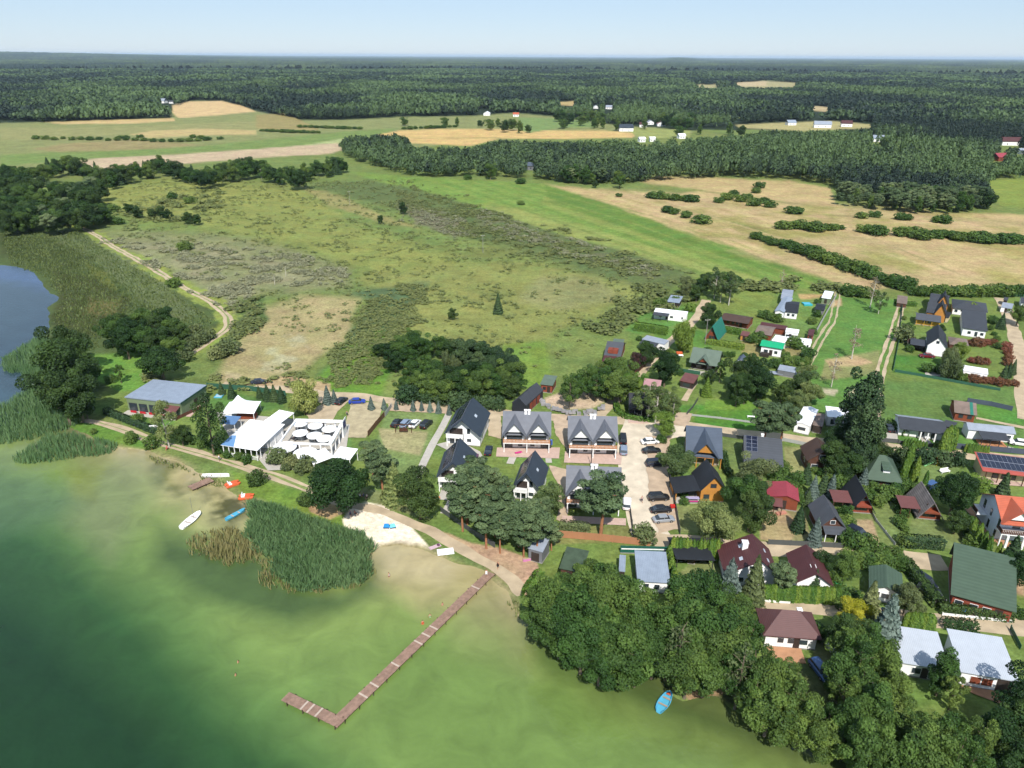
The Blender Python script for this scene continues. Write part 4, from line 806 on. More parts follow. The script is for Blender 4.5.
def axes(A, B, Cc, he, depth=None):
    """roof outline from its traced corners, squared up: the turn is shared between both sides, the middle stays put"""
    a, b = G(*A, he), G(*B, he); u = b - a; W = np.hypot(*u[:2])
    if depth is not None:
        u = u / W; return a, u, np.array([-u[1], u[0], 0]), W, depth
    c = G(*Cc, he); s = c - b; Ls = np.hypot(*s[:2]); t1 = math.atan2(u[1], u[0]); t2 = math.atan2(s[1], s[0]) - math.pi / 2; dt = (t2 - t1 + math.pi) % (2 * math.pi) - math.pi
    th_ = t1 + dt * Ls / (Ls + W); u = np.array([math.cos(th_), math.sin(th_), 0]); v = np.array([-u[1], u[0], 0]); Dp = Ls * max(.8, math.cos(dt)); ce = (a + c) / 2
    return ce - u * W / 2 - v * Dp / 2, u, v, W, Dp
def frect(mb, face, s, z, w, h, W, Dp, ov, t=.06, out=.04):
    """box set proud of a wall: face f(ront) b(ack) l(eft) r(ight); s 0..1 along the face"""
    x0, x1, y0, y1 = ov, W - ov, ov, Dp - ov
    if face == 'f': c = x0 + (x1 - x0) * s; mb.box(c - w / 2, c + w / 2, y0 - out, y0 + t, z, z + h)
    elif face == 'b': c = x0 + (x1 - x0) * s; mb.box(c - w / 2, c + w / 2, y1 - t, y1 + out, z, z + h)
    elif face == 'l': c = y0 + (y1 - y0) * s; mb.box(x0 - out, x0 + t, c - w / 2, c + w / 2, z, z + h)
    else: c = y0 + (y1 - y0) * s; mb.box(x1 - t, x1 + out, c - w / 2, c + w / 2, z, z + h)
def house(name, label, cat_, A, B, Cc=None, he=2.6, rise=2.4, form='v', roof='grey', wall='white', depth=None, ov=.45, wins=(), doors=(), chim=(), solar=(), dormers=(), sky=(), frame=FRAME, gablecol=None, thick=.14, group=None, plinth=True, wallcut=0, rp=.5, posts=(), porch=None, rearfrac=None):
    a, u, v, W, Dp = axes(A, B, Cc, he, depth); root = empty(name, (a[0], a[1], 0), math.atan2(u[1], u[0]), label, cat_, group)
    rm = RF[roof] if isinstance(roof, str) else roof; wm = WL[wall] if isinstance(wall, str) else wall
    x0, x1, y0, y1 = ov, W - ov, ov + wallcut, Dp - ov; mb = MB(); rf = MB(); t = thick; top = he - .02
    if form == 'v':                                       # ridge runs away from the viewer
        xm = W * rp; sl = rise / xm; sr = rise / (W - xm); zl, zr = he + sl * ov - t * 1.3, he + sr * ov - t * 1.3; zt = he + rise - t * 1.4
        P = [(x0, 0), (x1, 0), (x1, zr), (xm, zt), (x0, zl)]
        mb.add([(p[0], y0, p[1]) for p in P] + [(p[0], y1, p[1]) for p in P], [(0, 1, 2, 3, 4), (9, 8, 7, 6, 5), (0, 5, 6, 1), (1, 6, 7, 2), (2, 7, 8, 3), (3, 8, 9, 4), (4, 9, 5, 0)])
        rf.slab([(0, 0, he), (xm, 0, he + rise), (xm, Dp, he + rise), (0, Dp, he)], t); rf.slab([(xm + .003, 0, he + rise), (W, 0, he), (W, Dp, he), (xm + .003, Dp, he + rise)], t)
        def onroof(side, al, up, off=.04):                # al 0..1 along ridge from the near end, up 0..1 from eave to ridge
            if side == 'l': return Vector((xm * up, Dp * al, he + rise * up)) + Vector((-rise, 0, xm)).normalized() * off
            return Vector((W - (W - xm) * up, Dp * al, he + rise * up)) + Vector((rise, 0, W - xm)).normalized() * off
    elif form == 'u':                                     # ridge parallel to the facade
        ym = Dp * rp; sf = rise / ym; sb = rise / (Dp - ym); zf, zb = he + sf * ov - t * 1.3, he + sb * ov - t * 1.3; zt = he + rise - t * 1.4
        yf = ov + wallcut; zf = he + sf * yf - t * 1.3
        P = [(yf, 0), (y1, 0), (y1, zb), (ym, zt), (yf, zf)]
        mb.add([(x0, p[0], p[1]) for p in P] + [(x1, p[0], p[1]) for p in P], [(4, 3, 2, 1, 0), (5, 6, 7, 8, 9), (0, 1, 6, 5), (1, 2, 7, 6), (2, 3, 8, 7), (3, 4, 9, 8), (4, 0, 5, 9)])
        rf.slab([(0, 0, he), (W, 0, he), (W, ym, he + rise), (0, ym, he + rise)], t); rf.slab([(0, ym + .003, he + rise), (W, ym + .003, he + rise), (W, Dp, he), (0, Dp, he)], t)
        def onroof(side, al, up, off=.04):
            if side == 'f': return Vector((W * al, ym * up, he + rise * up)) + Vector((0, -rise, ym)).normalized() * off
            return Vector((W * al, Dp - (Dp - ym) * up, he + rise * up)) + Vector((0, rise, Dp - ym)).normalized() * off
    elif form in ('hip', 'hipv'):
        if form == 'hip': q = min(W * .42, Dp / 2); r0, r1 = (q, Dp / 2), (W - q, Dp / 2)
        else: q = min(Dp * .42, W / 2); r0, r1 = (W / 2, q), (W / 2, Dp - q)
        z = he + rise; c = [(0, 0, he), (W, 0, he), (W, Dp, he), (0, Dp, he), (*r0, z), (*r1, z)]; lo = [(p[0], p[1], p[2] - t) for p in c[:4]]
        fs = [(0, 1, 5, 4), (1, 2, 5), (2, 3, 4, 5), (3, 0, 4)] if form == 'hip' else [(0, 1, 4), (1, 2, 5, 4), (2, 3, 5), (3, 0, 4, 5)]
        rf.add(c + lo, fs + [(9, 8, 7, 6), (0, 6, 7, 1), (1, 7, 8, 2), (2, 8, 9, 3), (3, 9, 6, 0)]); mb.box(x0, x1, y0, y1, 0, he - t + .02)
        def onroof(side, al, up, off=.04): return Vector((W * al, Dp / 2 * up, he + rise * up)) + Vector((0, -rise, Dp / 2)).normalized() * off
    else:                                                 # single slope: 'mono' falls towards the viewer, 'flat' hardly at all
        rs = rise; zz = lambda yy: he + rs * yy / Dp - t
        mb.add([(x0, y0, 0), (x1, y0, 0), (x1, y1, 0), (x0, y1, 0), (x0, y0, zz(y0)), (x1, y0, zz(y0)), (x1, y1, zz(y1)), (x0, y1, zz(y1))], [(0, 3, 2, 1), (4, 5, 6, 7), (0, 1, 5, 4), (1, 2, 6, 5), (2, 3, 7, 6), (3, 0, 4, 7)])
        rf.slab([(0, 0, he), (W, 0, he), (W, Dp, he + rs), (0, Dp, he + rs)], t)
        def onroof(side, al, up, off=.04): return Vector((W * al, Dp * up, he + rs * up)) + Vector((0, -rs, Dp)).normalized() * off
    mb.build('wall', wm, root); ro = rf.build('roof', rm, root)
    if plinth: MB().box(x0 - .06, x1 + .06, y0 - .06, y1 + .06, -.1, .22).build('plinth', FND, root)
    for (fc_, s, z, ww, hh) in wins:
        f = MB(); frect(f, fc_, s, z, ww, hh, W, Dp, ov if fc_ != 'f' else y0, .05, .05); fo = f.build('window', frame, root)
        p = MB(); k = .07; frect(p, fc_, s, z + k, ww - 2 * k, hh - 2 * k, W, Dp, ov if fc_ != 'f' else y0, .04, .07); p.build('pane', GLASS, fo)
    for (fc_, s, ww, hh) in doors:
        f = MB(); frect(f, fc_, s, .12, ww, hh, W, Dp, ov if fc_ != 'f' else y0, .05, .06); do = f.build('door', DOORM, root)
    for (cx, cy, ch, cw) in chim:
        zr_ = he + rise + ch; MB().box(cx * W - cw / 2, cx * W + cw / 2, cy * Dp - cw / 2, cy * Dp + cw / 2, he, zr_).box(cx * W - cw / 2 - .08, cx * W + cw / 2 + .08, cy * Dp - cw / 2 - .08, cy * Dp + cw / 2 + .08, zr_, zr_ + .12).build('chimney', CHIM, ro)
    for (side, a0, a1, u0, u1, na, nu) in solar:
        q = [onroof(side, a0, u0, .1), onroof(side, a1, u0, .1), onroof(side, a1, u1, .1), onroof(side, a0, u1, .1)]
        base = MB().slab(q, .05); bo = base.build('solar_array', SOLB, ro); pm = MB()
        for i in range(na):
            for j in range(nu):
                g_ = .04; pts = []
                for (ii, jj) in ((i + g_, j + g_), (i + 1 - g_, j + g_), (i + 1 - g_, j + 1 - g_), (i + g_, j + 1 - g_)):
                    fa, fb = ii / na, jj / nu; pts.append(q[0] * (1 - fa) * (1 - fb) + q[1] * fa * (1 - fb) + q[2] * fa * fb + q[3] * (1 - fa) * fb)
                nn = (pts[1] - pts[0]).cross(pts[2] - pts[0]).normalized(); nn = nn if nn.z > 0 else -nn; pm.slab([p + nn * .03 for p in pts], .02)
        pm.build('solar_cell', SOLAR, ro)
    for (side, al, up, ww, hh) in sky:
        q = [onroof(side, al - ww, up - hh, .09), onroof(side, al + ww, up - hh, .09), onroof(side, al + ww, up + hh, .09), onroof(side, al - ww, up + hh, .09)]
        MB().slab(q, .1).build('skylight', mat('skylight_glass', S(214, 226, 240), .3, .05, 1, 0, 0, .8), ro)
    for (cx, ww, zt_, proj, zb_) in dormers:              # gabled cross roofs on the front slope; ridge height zt_, eaves zb_, standing proj in front of the eave line
        if form != 'u': continue
        yb = ym * min(1, (zt_ - he) / rise); X = cx * W; d = MB(); zt2 = zt_
        d.slab([(X - ww / 2, -proj, zb_), (X, -proj, zt2), (X, yb, zt2), (X - ww / 2, max((zb_ - he) / rise * ym, -proj + .1), zb_)], .14)
        d.slab([(X + .003, -proj, zt2), (X + ww / 2, -proj, zb_), (X + ww / 2, max((zb_ - he) / rise * ym, -proj + .1), zb_), (X + .003, yb, zt2)], .14); dm = d.build('gable_roof', rm, ro)
        gw = WL[gablecol] if gablecol else wm; gy = -proj + .5; m_ = .45
        sl_ = (zt2 - zb_) / (ww / 2); kk = zb_ + sl_ * m_ - .2; g0 = MB(); zc = zb_ + (zt2 - zb_) * .30
        P = [(X - ww / 2 + m_ + (zc - kk) / sl_ * 1.0, zc), (X + ww / 2 - m_ - (zc - kk) / sl_ * 1.0, zc), (X, zt2 - .2)]
        g0.add([(p[0], gy, p[1]) for p in P] + [(p[0], gy + .25, p[1]) for p in P], [(0, 1, 2), (5, 4, 3), (0, 3, 4, 1), (1, 4, 5, 2), (2, 5, 3, 0)]); g0.build('gable_wall', gw, dm)
    root['_'] = 0; del root['_']
    return root, dict(W=W, D=Dp, x0=x0, x1=x1, y0=y0, y1=y1, he=he, onroof=onroof, roof=ro)
def part(root, name, m, *boxes):
    mb = MB()
    for b in boxes: mb.box(*b)
    return mb.build(name, m, root)
def balcony(root, x0, x1, y0, y1, z, m=RAIL, post_y=None, h=1.0):
    b = part(root, 'balcony', CHIM, (x0, x1, y0, y1, z - .18, z)); r = MB()
    r.box(x0, x1, y0, y0 + .06, z + h - .1, z + h)
    n = max(2, int((x1 - x0) / .32))
    for i in range(n + 1): xx = x0 + (x1 - x0 - .22) * i / n; r.box(xx, xx + .22, y0 + .01, y0 + .05, z + .05, z + h - .1)
    r.box(x0, x0 + .06, y0 + .06, y1, z + .08, z + h); r.box(x1 - .06, x1, y0 + .06, y1, z + .08, z + h); r.build('railing', m, b)
    for xx in (x0 + .1, (x0 + x1) / 2, x1 - .3): part(root, 'post', CHIM, (xx, xx + .2, y0 + .1, y0 + .3, 0, z - .18))
    return b
def canopy(root, roofm, x0, x1, y0, y1, z0, z1, postm=FRAMEB, npost=2, name='porch_roof'):
    p = MB().slab([(x0, y0, z0), (x1, y0, z0), (x1, y1, z1), (x0, y1, z1)], .1).build(name, roofm, root)
    for i in range(npost):
        xx = x0 + .1 + (x1 - x0 - .32) * i / max(1, npost - 1); part(root, 'post', postm, (xx, xx + .14, y0 + .1, y0 + .24, 0, z0 - .1))
    return p
W_ = lambda f, s, z=1.0, w=1.1, h=1.1: (f, s, z, w, h)

# ------------------------------------------------------------------ the waterside: green hall, restaurant tents
h, k = house('green_hall', 'long sage green hall with flat pale blue roof and glazed front by the lakeside path', 'hall', (123.5, 397), (180, 402.8), (207.5, 385), 4.2, .1, 'mono', 'metal', 'green', ov=.25, thick=.3, doors=[('r', .55, 1.6, 2.4)], frame=FRAMED)
for i in range(5):
    s_ = .08 + .72 * i / 4; f = part(h, 'window', FRAME, (k['W'] * s_ - 1.15 + .6, k['W'] * s_ + 1.25 + .6, .14, .3, .2, 2.5)); f.data.materials[0] = FRAMED; part(f, 'pane', GLASS, (k['W'] * s_ - 1.0 + .6, k['W'] * s_ + 1.1 + .6, .1, .3, .35, 2.35))
aw = mat('red_fabric', S(206, 44, 56), .8, .05)
for i in range(4): s_ = .1 + .5 * i / 3; part(h, 'red_banner', aw, (k['W'] * s_ + .1, k['W'] * s_ + 1.9, -.95, -.88, .25, .85))
part(h, 'veranda_floor', pave, (0, k['W'] * .95, -2.2, .15, -.05, .16))
canopy(h, RF['brownred'], k['W'] * .74, k['W'] * .98, -2.3, .2, 2.4, 3.1, FRAMEB, 3)
part(h, 'fascia', R('deep_green_fascia', (52, 92, 80)), (k['W'] - .02, k['W'] + .07, .05, k['D'] - .05, 3.75, 4.2))
h, k = house('restaurant_pavilion', 'open white restaurant pavilion with low railing and large white roof beside the path', 'pavilion', (225.3, 444.3), (257.5, 453), (281, 428), 3.0, .9, 'mono', 'membrane', 'white', ov=.4, thick=.12, wallcut=5.5)
for i in range(7): part(h, 'post', CHIM, (.3 + (k['W'] - .8) * i / 6, .45 + (k['W'] - .8) * i / 6, .2, .35, 0, 2.9))
for i in range(4): part(h, 'post', CHIM, (k['W'] - .4, k['W'] - .25, 1.5 + i * 3.2, 1.65 + i * 3.2, 0, 3.1))
r_ = MB(); r_.box(.3, k['W'] - .3, .22, .3, .95, 1.05)
for i in range(40): xx = .3 + (k['W'] - .8) * i / 39; r_.box(xx, xx + .08, .24, .29, .1, .95)
r_.build('railing', CHIM, h)
MB().slab([k['onroof']('f', 0.0, .0, .03), k['onroof']('f', .36, .0, .03), k['onroof']('f', .12, .38, .03), k['onroof']('f', 0.0, .36, .03)], .02).build('blue_corner', R('blue_membrane', (122, 170, 224), .03), k['roof'])
for i, (A, B, Cc, he, lb) in enumerate((((260.5, 425.5), (272, 430.8), (291.5, 414.5), 3.2, 'narrow white sloping awning behind the large restaurant roof'), ((303, 455), (314, 463.5), (336, 459), 2.6, 'white flat tent at the corner nearest the big round tree'), ((334, 457), (350.5, 461), (356, 451), 2.6, 'small white gazebo tent beside the white frame terrace'), ((222, 423), (235, 426), (238.5, 418.5), 2.4, 'small blue and white shade roof beside the peaked marquee'))):
    a, u, v, W, Dp = axes(A, B, Cc, he); t = empty('shade_roof', (a[0], a[1], 0), math.atan2(u[1], u[0]), lb, 'awning'); Dp = max(Dp, 3)
    MB().slab([(0, 0, he), (W, 0, he), (W, Dp, he + .5), (0, Dp, he + .5)], .08).build('canopy', RF['membrane'] if i < 3 else R('blue_cloth', (104, 142, 190), .05), t)
    for xx in (.1, W - .25):
        for yy in (.1, Dp - .25): part(t, 'post', CHIM, (xx, xx + .12, yy, yy + .12, 0, he - .05 + yy / Dp * .45))
# peaked marquee
a, u, v, W, Dp = axes((223.3, 414), (255, 414.5), (259.5, 402), 2.6)
t = empty('marquee', (a[0], a[1], 0), math.atan2(u[1], u[0]), 'white marquee with a tall off centre peak on the restaurant lawn', 'marquee'); mb = MB(); n = 14; px_, py_ = W * .42, Dp * .55
grid = []
for j in range(n + 1):
    for i in range(n + 1):
        s, q = i / n, j / n; X, Y = W * s, Dp * q; d = math.hypot((X - px_) / (W * .6), (Y - py_) / (Dp * .62)); sag = .5 * math.sin(math.pi * s) * math.sin(math.pi * q)
        grid.append((X, Y + (.35 * math.sin(math.pi * s) if j == 0 else 0), 2.6 + 3.4 * math.exp(-d * 2.6) * (1 if 0 < i < n and 0 < j < n else .5) + sag))
fs = [(j * (n + 1) + i, j * (n + 1) + i + 1, (j + 1) * (n + 1) + i + 1, (j + 1) * (n + 1) + i) for j in range(n) for i in range(n)]
mb.add(grid, fs); mb.add([(p[0], p[1], p[2] - .06) for p in grid], [f[::-1] for f in fs]); mb.build('canopy', RF['membrane'], t, smooth=True)
for (xx, yy) in ((.2, .2), (W - .3, .2), (.2, Dp - .3), (W - .3, Dp - .3), (px_, py_)): part(t, 'pole', CHIM, (xx, xx + .12, yy, yy + .12, 0, 2.55))
part(t, 'counter', WL['redwood'], (W * .35, W * .95, Dp * .25, Dp * .55, 0, 1.1)); part(t, 'back_wall', WL['white'], (.2, W * .3, .3, .4, 0, 2.4))
# white frame terrace: beams on posts
a, u, v, W, Dp = axes((283, 441.5), (333.5, 446.5), (341.5, 421.5), 3.4)
t = empty('frame_terrace', (a[0], a[1], 0), math.atan2(u[1], u[0]), 'open white beam frame around the terrace of parasols with a lettered end panel', 'pergola')
for (b) in ((0, W, 0, .3, 3.1, 3.5), (0, W, Dp - .9, Dp, 3.1, 3.5), (0, .3, .3, Dp - .9, 3.1, 3.5), (W - .9, W, .3, Dp - .9, 3.1, 3.5)): part(t, 'beam', CHIM, b)
for i in range(6): part(t, 'post', CHIM, (W * i / 5 - (.3 if i else 0), W * i / 5 + (0 if i else .3), 0, .3, 0, 3.1)); part(t, 'post', CHIM, (W * i / 5 - (.3 if i else 0), W * i / 5 + (0 if i else .3), Dp - .3, Dp, 0, 3.1))
for i in range(1, 4): part(t, 'post', CHIM, (W - .3, W, Dp * i / 4, Dp * i / 4 + .3, 0, 3.1))
part(t, 'low_wall', CHIM, (.3, W - .3, .05, .2, 0, .9)); part(t, 'floor', R('shade_dark_terrace_floor', (96, 84, 76), .15), (0, W, 0, Dp, -.1, .08))  # floor colour darkened to stand in for shade between the parasols
pn = part(t, 'end_panel', CHIM, (W + .02, W + .14, Dp - 3.2, Dp - .2, 0, 4.6)); part(pn, 'blue_print', R('navy_print', (40, 60, 130), .02), (W + .14, W + .17, Dp - 2.8, Dp - .6, 2.2, 4.2))
tb = R('dark_table', (70, 60, 60), .1)
def wtable(px, py, lb=None):
    p = G(px, py, .7); q = empty('cafe_table', (p[0], p[1], .05), rnd.random(), 'dark cafe table standing between the white terrace parasols', 'table', 'cafe tables on the white framed terrace')
    part(q, 'tabletop', tb, (-.6, .6, -.4, .4, .68, .74)); part(q, 'pedestal', FRAMED, (-.06, .06, -.06, .06, 0, .68)); part(q, 'bench', tb, (-.6, .6, -.95, -.65, .4, .45)); part(q, 'bench', tb, (-.6, .6, .65, .95, .4, .45))
for q in ((299, 427), (310, 429.5), (306, 436), (317, 438), (326, 431), (294, 438), (322, 424), (330, 426), (296, 446), (312, 456), (291, 452)): wtable(*q)
def parasol(px, py, rad, hh, lb, grp=None):
    p = G(px, py, hh); t = empty('parasol', (p[0], p[1], 0), rnd.random(), lb, 'parasol', grp); mb = MB(); n = 24; ring = [(rad * math.cos(6.2832 * i / n), rad * math.sin(6.2832 * i / n), hh - .45) for i in range(n)]; r2_ = [(p_[0] * .5, p_[1] * .5, hh - .12) for p_ in ring]
    mb.add([(0, 0, hh)] + r2_ + ring + [(q[0], q[1], q[2] - .2) for q in ring], [(0, 1 + i, 1 + (i + 1) % n) for i in range(n)] + [(1 + i, 1 + n + i, 1 + n + (i + 1) % n, 1 + (i + 1) % n) for i in range(n)] + [(1 + n + i, 1 + 2 * n + i, 1 + 2 * n + (i + 1) % n, 1 + n + (i + 1) % n) for i in range(n)])
    mb.build('canopy', RF['membrane'], t); MB().tube([(0, 0, 0), (0, 0, hh - .05)], .05, 6).build('pole', CHIM, t); part(t, 'base', FND, (-.35, .35, -.35, .35, 0, .12))
for q in ((300, 421.5), (315, 423.8), (329, 427), (300, 431), (314, 433.5), (324, 436.5)): parasol(*q, 1.85, 3.0, 'round white parasol inside the white beam frame', 'parasols inside the white frame')
parasol(284.5, 445, 2.8, 3.0, 'large round white parasol left of the pair in front of the frame'); parasol(305, 451, 2.8, 3.0, 'large round white parasol right of the pair in front of the frame')

# ------------------------------------------------------------------ the white holiday houses with slate roofs
def whitehouse(label, A, B, Cc, he, rise, panels=True, rp=.5):
    h, k = house('holiday_house', label, 'house', A, B, Cc, he, rise, 'v', 'slate', 'white', rp=rp, ov=.5, wallcut=1.2, chim=(), solar=[('l', .12, .92, .30, .9, 7, 3)] if panels else [], sky=[('r', .5, .55, .04, .06)],
                 wins=[W_('f', .72, 3.2, .9, 1.6), W_('f', .74, 1.0, 1.2, 1.0), W_('r', .3, 1, 1, 1.2), W_('r', .7, 1, 1, 1.2)])
    W = k['W']; f = part(h, 'loggia', DOORM, (W * .12, W * .48, k['y0'] - .06, k['y0'] + .02, 2.9, 4.6)); part(h, 'patio_door', GLASS, (W * .12, W * .5, k['y0'] - .05, k['y0'] + .02, .3, 2.3)); balcony(h, W * .06, W * .52, k['y0'] - 1.6, k['y0'] - .08, 2.75, CHIM); return h
whitehouse('white house with dark blue roof, farthest left of the estate, ridge pointing to the trees', (445.5, 433.5), (481.5, 438), (489, 413.5), 3.6, 4.1)
whitehouse('white house with dark blue roof and balcony, in front of its twin at the left', (433.6, 479), (469, 478.5), (479, 452.5), 3.6, 3.9)
whitehouse('white gabled house with navy roof between the pines', (511, 489), (541, 492), (549.5, 467.5), 3.4, 4.1)
def twin(label, A, B, depth, he, rise, gables, zt, zb, chx=(.47, .54), gw=6.0):
    h, k = house('twin_house', label, 'house', A, B, None, he, rise, 'u', 'grey', 'white', depth=depth, ov=.4, wallcut=1.6, dormers=[(g_, gw, zt, .9, zb) for g_ in gables], chim=[(chx[0], .46, .5, .6), (chx[1], .46, .5, .6)],
                 wins=[W_('f', .3, .5, 1.2, 1.7), W_('f', .68, .5, 1.2, 1.7), W_('l', .5, 1, 1, 1.2)])
    W = k['W']; yf = k['y0']
    for g_ in gables: part(h, 'balcony_door', GLASS, (W * g_ - 1.9, W * g_ + 1.9, yf - 1.1, yf - .98, 2.75, 4.7)); part(h, 'bay', WL['white'], (W * g_ - 2.5, W * g_ + 2.5, yf - .98, yf, 2.7, 5.0))
    for s in (.1, .9): part(h, 'patio_door', GLASS, (W * s - 1.3, W * s + 1.3, yf - .08, yf + .02, .25, 2.3))
    balcony(h, .3, W - .3, yf - 2.5, yf - 1.15, 2.7, RAIL); balc = part(h, 'divider', CHIM, (W / 2 - .1, W / 2 + .1, yf - 1.1, yf - .02, 0, 4.6)); return h, k
twin('twin gabled white house with grey roof and orange balcony, left one of the pair', (502, 435), (551.3, 436), 10.5, 4.6, 3.9, (.25, .74), 8.1, 4.6)
twin('twin gabled white house with grey roof and orange balcony, beside the village road', (568, 440.5), (618.5, 441.5), 11, 4.6, 3.9, (.25, .74), 8.1, 4.6)
twin('twin gabled white house with grey roof half hidden behind the leaning pine', (565.5, 494), (622, 496.5), 10.5, 4.6, 3.9, (.25, .76), 8.1, 4.6)
h, k = house('barn_shed', 'long black barn shaped shed with red doors beside the sandy plot', 'shed', (513, 402.5), (526.5, 406.5), (542.3, 390), 2.8, 1.9, 'v', 'anthr', 'black', ov=.12, wins=())
for s in (.3, .5, .72): part(h, 'door', WL['red'], (k['x1'] - .02, k['x1'] + .06, k['D'] * s - .9, k['D'] * s + .9, .1, 2.3))
house('log_cabin', 'small red log cabin with mossy green roof behind the black shed', 'cabin', (541.5, 384), (553.5, 386.5), (555.8, 378), 2.6, .6, 'mono', 'green2', 'red', ov=.3, wins=[W_('f', .3, .9, .9, .9), W_('r', .5, .9, .9, .9)], doors=[('f', .7, .9, 1.9)], frame=FRAMEB)
h, k = house('dark_bungalow', 'dark roofed bungalow with white dormer behind the trimmed hedge', 'house', (628.7, 409.5), (649, 410.5), None, 2.7, 2.9, 'u', 'black', 'dark', depth=9, ov=.5, wallcut=1.4, dormers=[(.55, 4.2, 4.8, .2, 3.0)], gablecol='white', wins=[W_('f', .35, .8, 1.4, 1.1), W_('f', .75, .3, 1.2, 1.8)])
part(h, 'terrace', pinkp, (0, k['W'], -2.6, .4, -.05, .2))
house('summer_cottage', 'faded pink roofed cottage behind birches', 'cottage', (641.5, 389), (659, 390.5), (663.5, 381), 2.4, 1.8, 'u', 'pink', 'beige', ov=.3, wins=[W_('f', .5)], frame=FRAMEB)
h, k = house('wooden_house', 'brown roofed wooden house with grey upper roof and two red dormers', 'house', (603, 356), (620.5, 357.5), (627, 343), 2.6, 2.6, 'u', 'darkgrey', 'redwood', ov=.4, wins=[W_('f', .3), W_('r', .5)], doors=[('f', .7, 1, 2)], frame=FRAMEB)
canopy(h, RF['burg'], k['W'] * .02, k['W'] * .98, -3.4, .3, 2.1, 2.75, FRAMEB, 4)
for s in (.35, .62): part(k['roof'], 'dormer', WL['red'], (k['W'] * s - .8, k['W'] * s + .8, 1.2, 3.4, 3.2, 4.4))
part(h, 'side_roof', RF['green2'], (k['W'] * .15, k['W'] * .8, k['D'] + .02, k['D'] + 3.6, 2.3, 2.45)); part(h, 'side_wall', WL['redwood'], (k['W'] * .18, k['W'] * .77, k['D'] + .05, k['D'] + 3.4, 0, 2.3))
def trailer(label, A, B, depth, he, roof, wall, awn=None, name='mobile_home', catg='mobile home'):
    h, k = house(name, label, catg, A, B, None, he, .35, 'mono', roof, wall, depth=depth, ov=.12, wins=[W_('f', .2, .9, 1.2, .9), W_('f', .55, .9, 1.2, .9), W_('f', .88, .9, .7, .9)], doors=[('f', .4, .8, 1.9)], thick=.1, plinth=False)
    MB().box(.3, k['W'] - .3, .3, depth - .3, 0, .25).build('chassis', FRAMED, h)
    if awn: canopy(h, RF[awn[0]], k['W'] * awn[1], k['W'] * awn[2], -awn[3], .1, he - .5, he - .1, FRAMED, 3, 'awning')
    return h, k
trailer('grey roofed mobile home with white end beside the tall willow', (641.8, 339), (664.5, 344.5), 3.6, 2.7, 'lightgrey', 'white', ('anthr', .05, .75, 2.6))
trailer('long white mobile home with dark glazed porch on the bright lawn', (654, 311.5), (686.7, 315.3), 3.4, 2.7, 'white', 'white', ('anthr', .0, .48, 2.4))
house('pale_shed', 'shed with light blue roof highest up the lane', 'shed', (667, 301.5), (679.5, 303), (683, 297.5), 2.3, .5, 'mono', 'metal', 'dark', ov=.3, wins=[W_('f', .5)])
h, k = house('steep_cabin', 'steep roofed wooden cabin with teal roof and red gable', 'cabin', (705, 338.5), (719, 341.8), (725.5, 331), .7, 4.9, 'v', 'teal', 'redwood', ov=.3, wallcut=.5, wins=[W_('f', .5, 3.3, 1.0, .9), W_('f', .35, .6, 1.0, 1.3), W_('f', .68, .6, 1.0, 1.3)], frame=FRAMEB)
h, k = house('long_cabin', 'long low brown roofed log cabin behind the teal roofed one', 'cabin', (718, 319.5), (747, 323.3), (756.3, 317.2), 2.5, 1.1, 'u', 'brown', 'redwood', ov=.3, wallcut=1.3, wins=[W_('f', .15), W_('f', .4), W_('f', .62), W_('r', .5, 1, .8, .8)], doors=[('f', .8, 1, 2)], frame=FRAMEB)
for s in (.05, .35, .65, .95): part(h, 'post', FRAMEB, (k['W'] * s, k['W'] * s + .14, .25, .39, 0, 2.45))
house('garden_shed', 'small orange garden shed at the thuja hedge', 'shed', (740.5, 335), (748.5, 336.5), (750, 333), 2.0, .4, 'mono', 'brownred', 'orange', ov=.2, doors=[('f', .5, .9, 1.7)])
h, k = house('green_roofed_house', 'dark wooden house with wide grey green roof and centre gable', 'house', (690, 362), (718.8, 367.3), (722.5, 356.5), 2.6, 3.4, 'u', 'green2', 'dark', ov=.5, wallcut=1.2, dormers=[(.48, 4.6, 5.0, .6, 2.7)], gablecol='redwood', wins=[W_('f', .2, .6, 1.6, 1.5), W_('f', .8, .6, 1.6, 1.5), W_('r', .5)], frame=FRAMEB)
part(h, 'terrace', pave, (0, k['W'], -2.4, .5, -.05, .18))
house('wood_store', 'small open wood store with faded red roof at the brown path', 'shed', (680.5, 380.5), (694, 384), (698, 377.5), 2.1, .7, 'mono', 'brownred', 'dark', ov=.25, wins=[W_('f', .5, .5, 2.2, 1.2)], frame=FRAMEB)
house('garden_shed', 'slate blue roofed shed beside the dense dark tree', 'shed', (733.5, 365.5), (741, 367), (746.5, 357.5), 2.3, 1.0, 'v', 'bluegrey', 'grey', ov=.25, doors=[('f', .5, .9, 1.8)])
h, k = house('turquoise_roofed_cottage', 'white cottage under a bright turquoise green roof', 'cottage', (760, 345.5), (783.2, 349.3), (785.5, 343.3), 3.2, .9, 'u', 'turq', 'white', ov=.5, wins=[W_('f', .25, 1, 1.4, 1.1), W_('f', .75)], doors=[('f', .5, 1, 2)])
part(h, 'porch', WL['dark'], (k['W'] * .1, k['W'] * .45, -1.4, .45, 0, 1.1))
trailer('white mobile home topmost of the white cluster by the two rut track', (785.3, 331.5), (798.5, 333.3), 3, 2.7, 'white', 'white')
trailer('long white roofed trailer ending at the track fence', (787, 340.5), (811.5, 343.3), 3.2, 2.5, 'white', 'white')
trailer('white awning trailer above the turquoise roof', (771.5, 340.3), (784.5, 342.8), 5.2, 2.8, 'white', 'white')
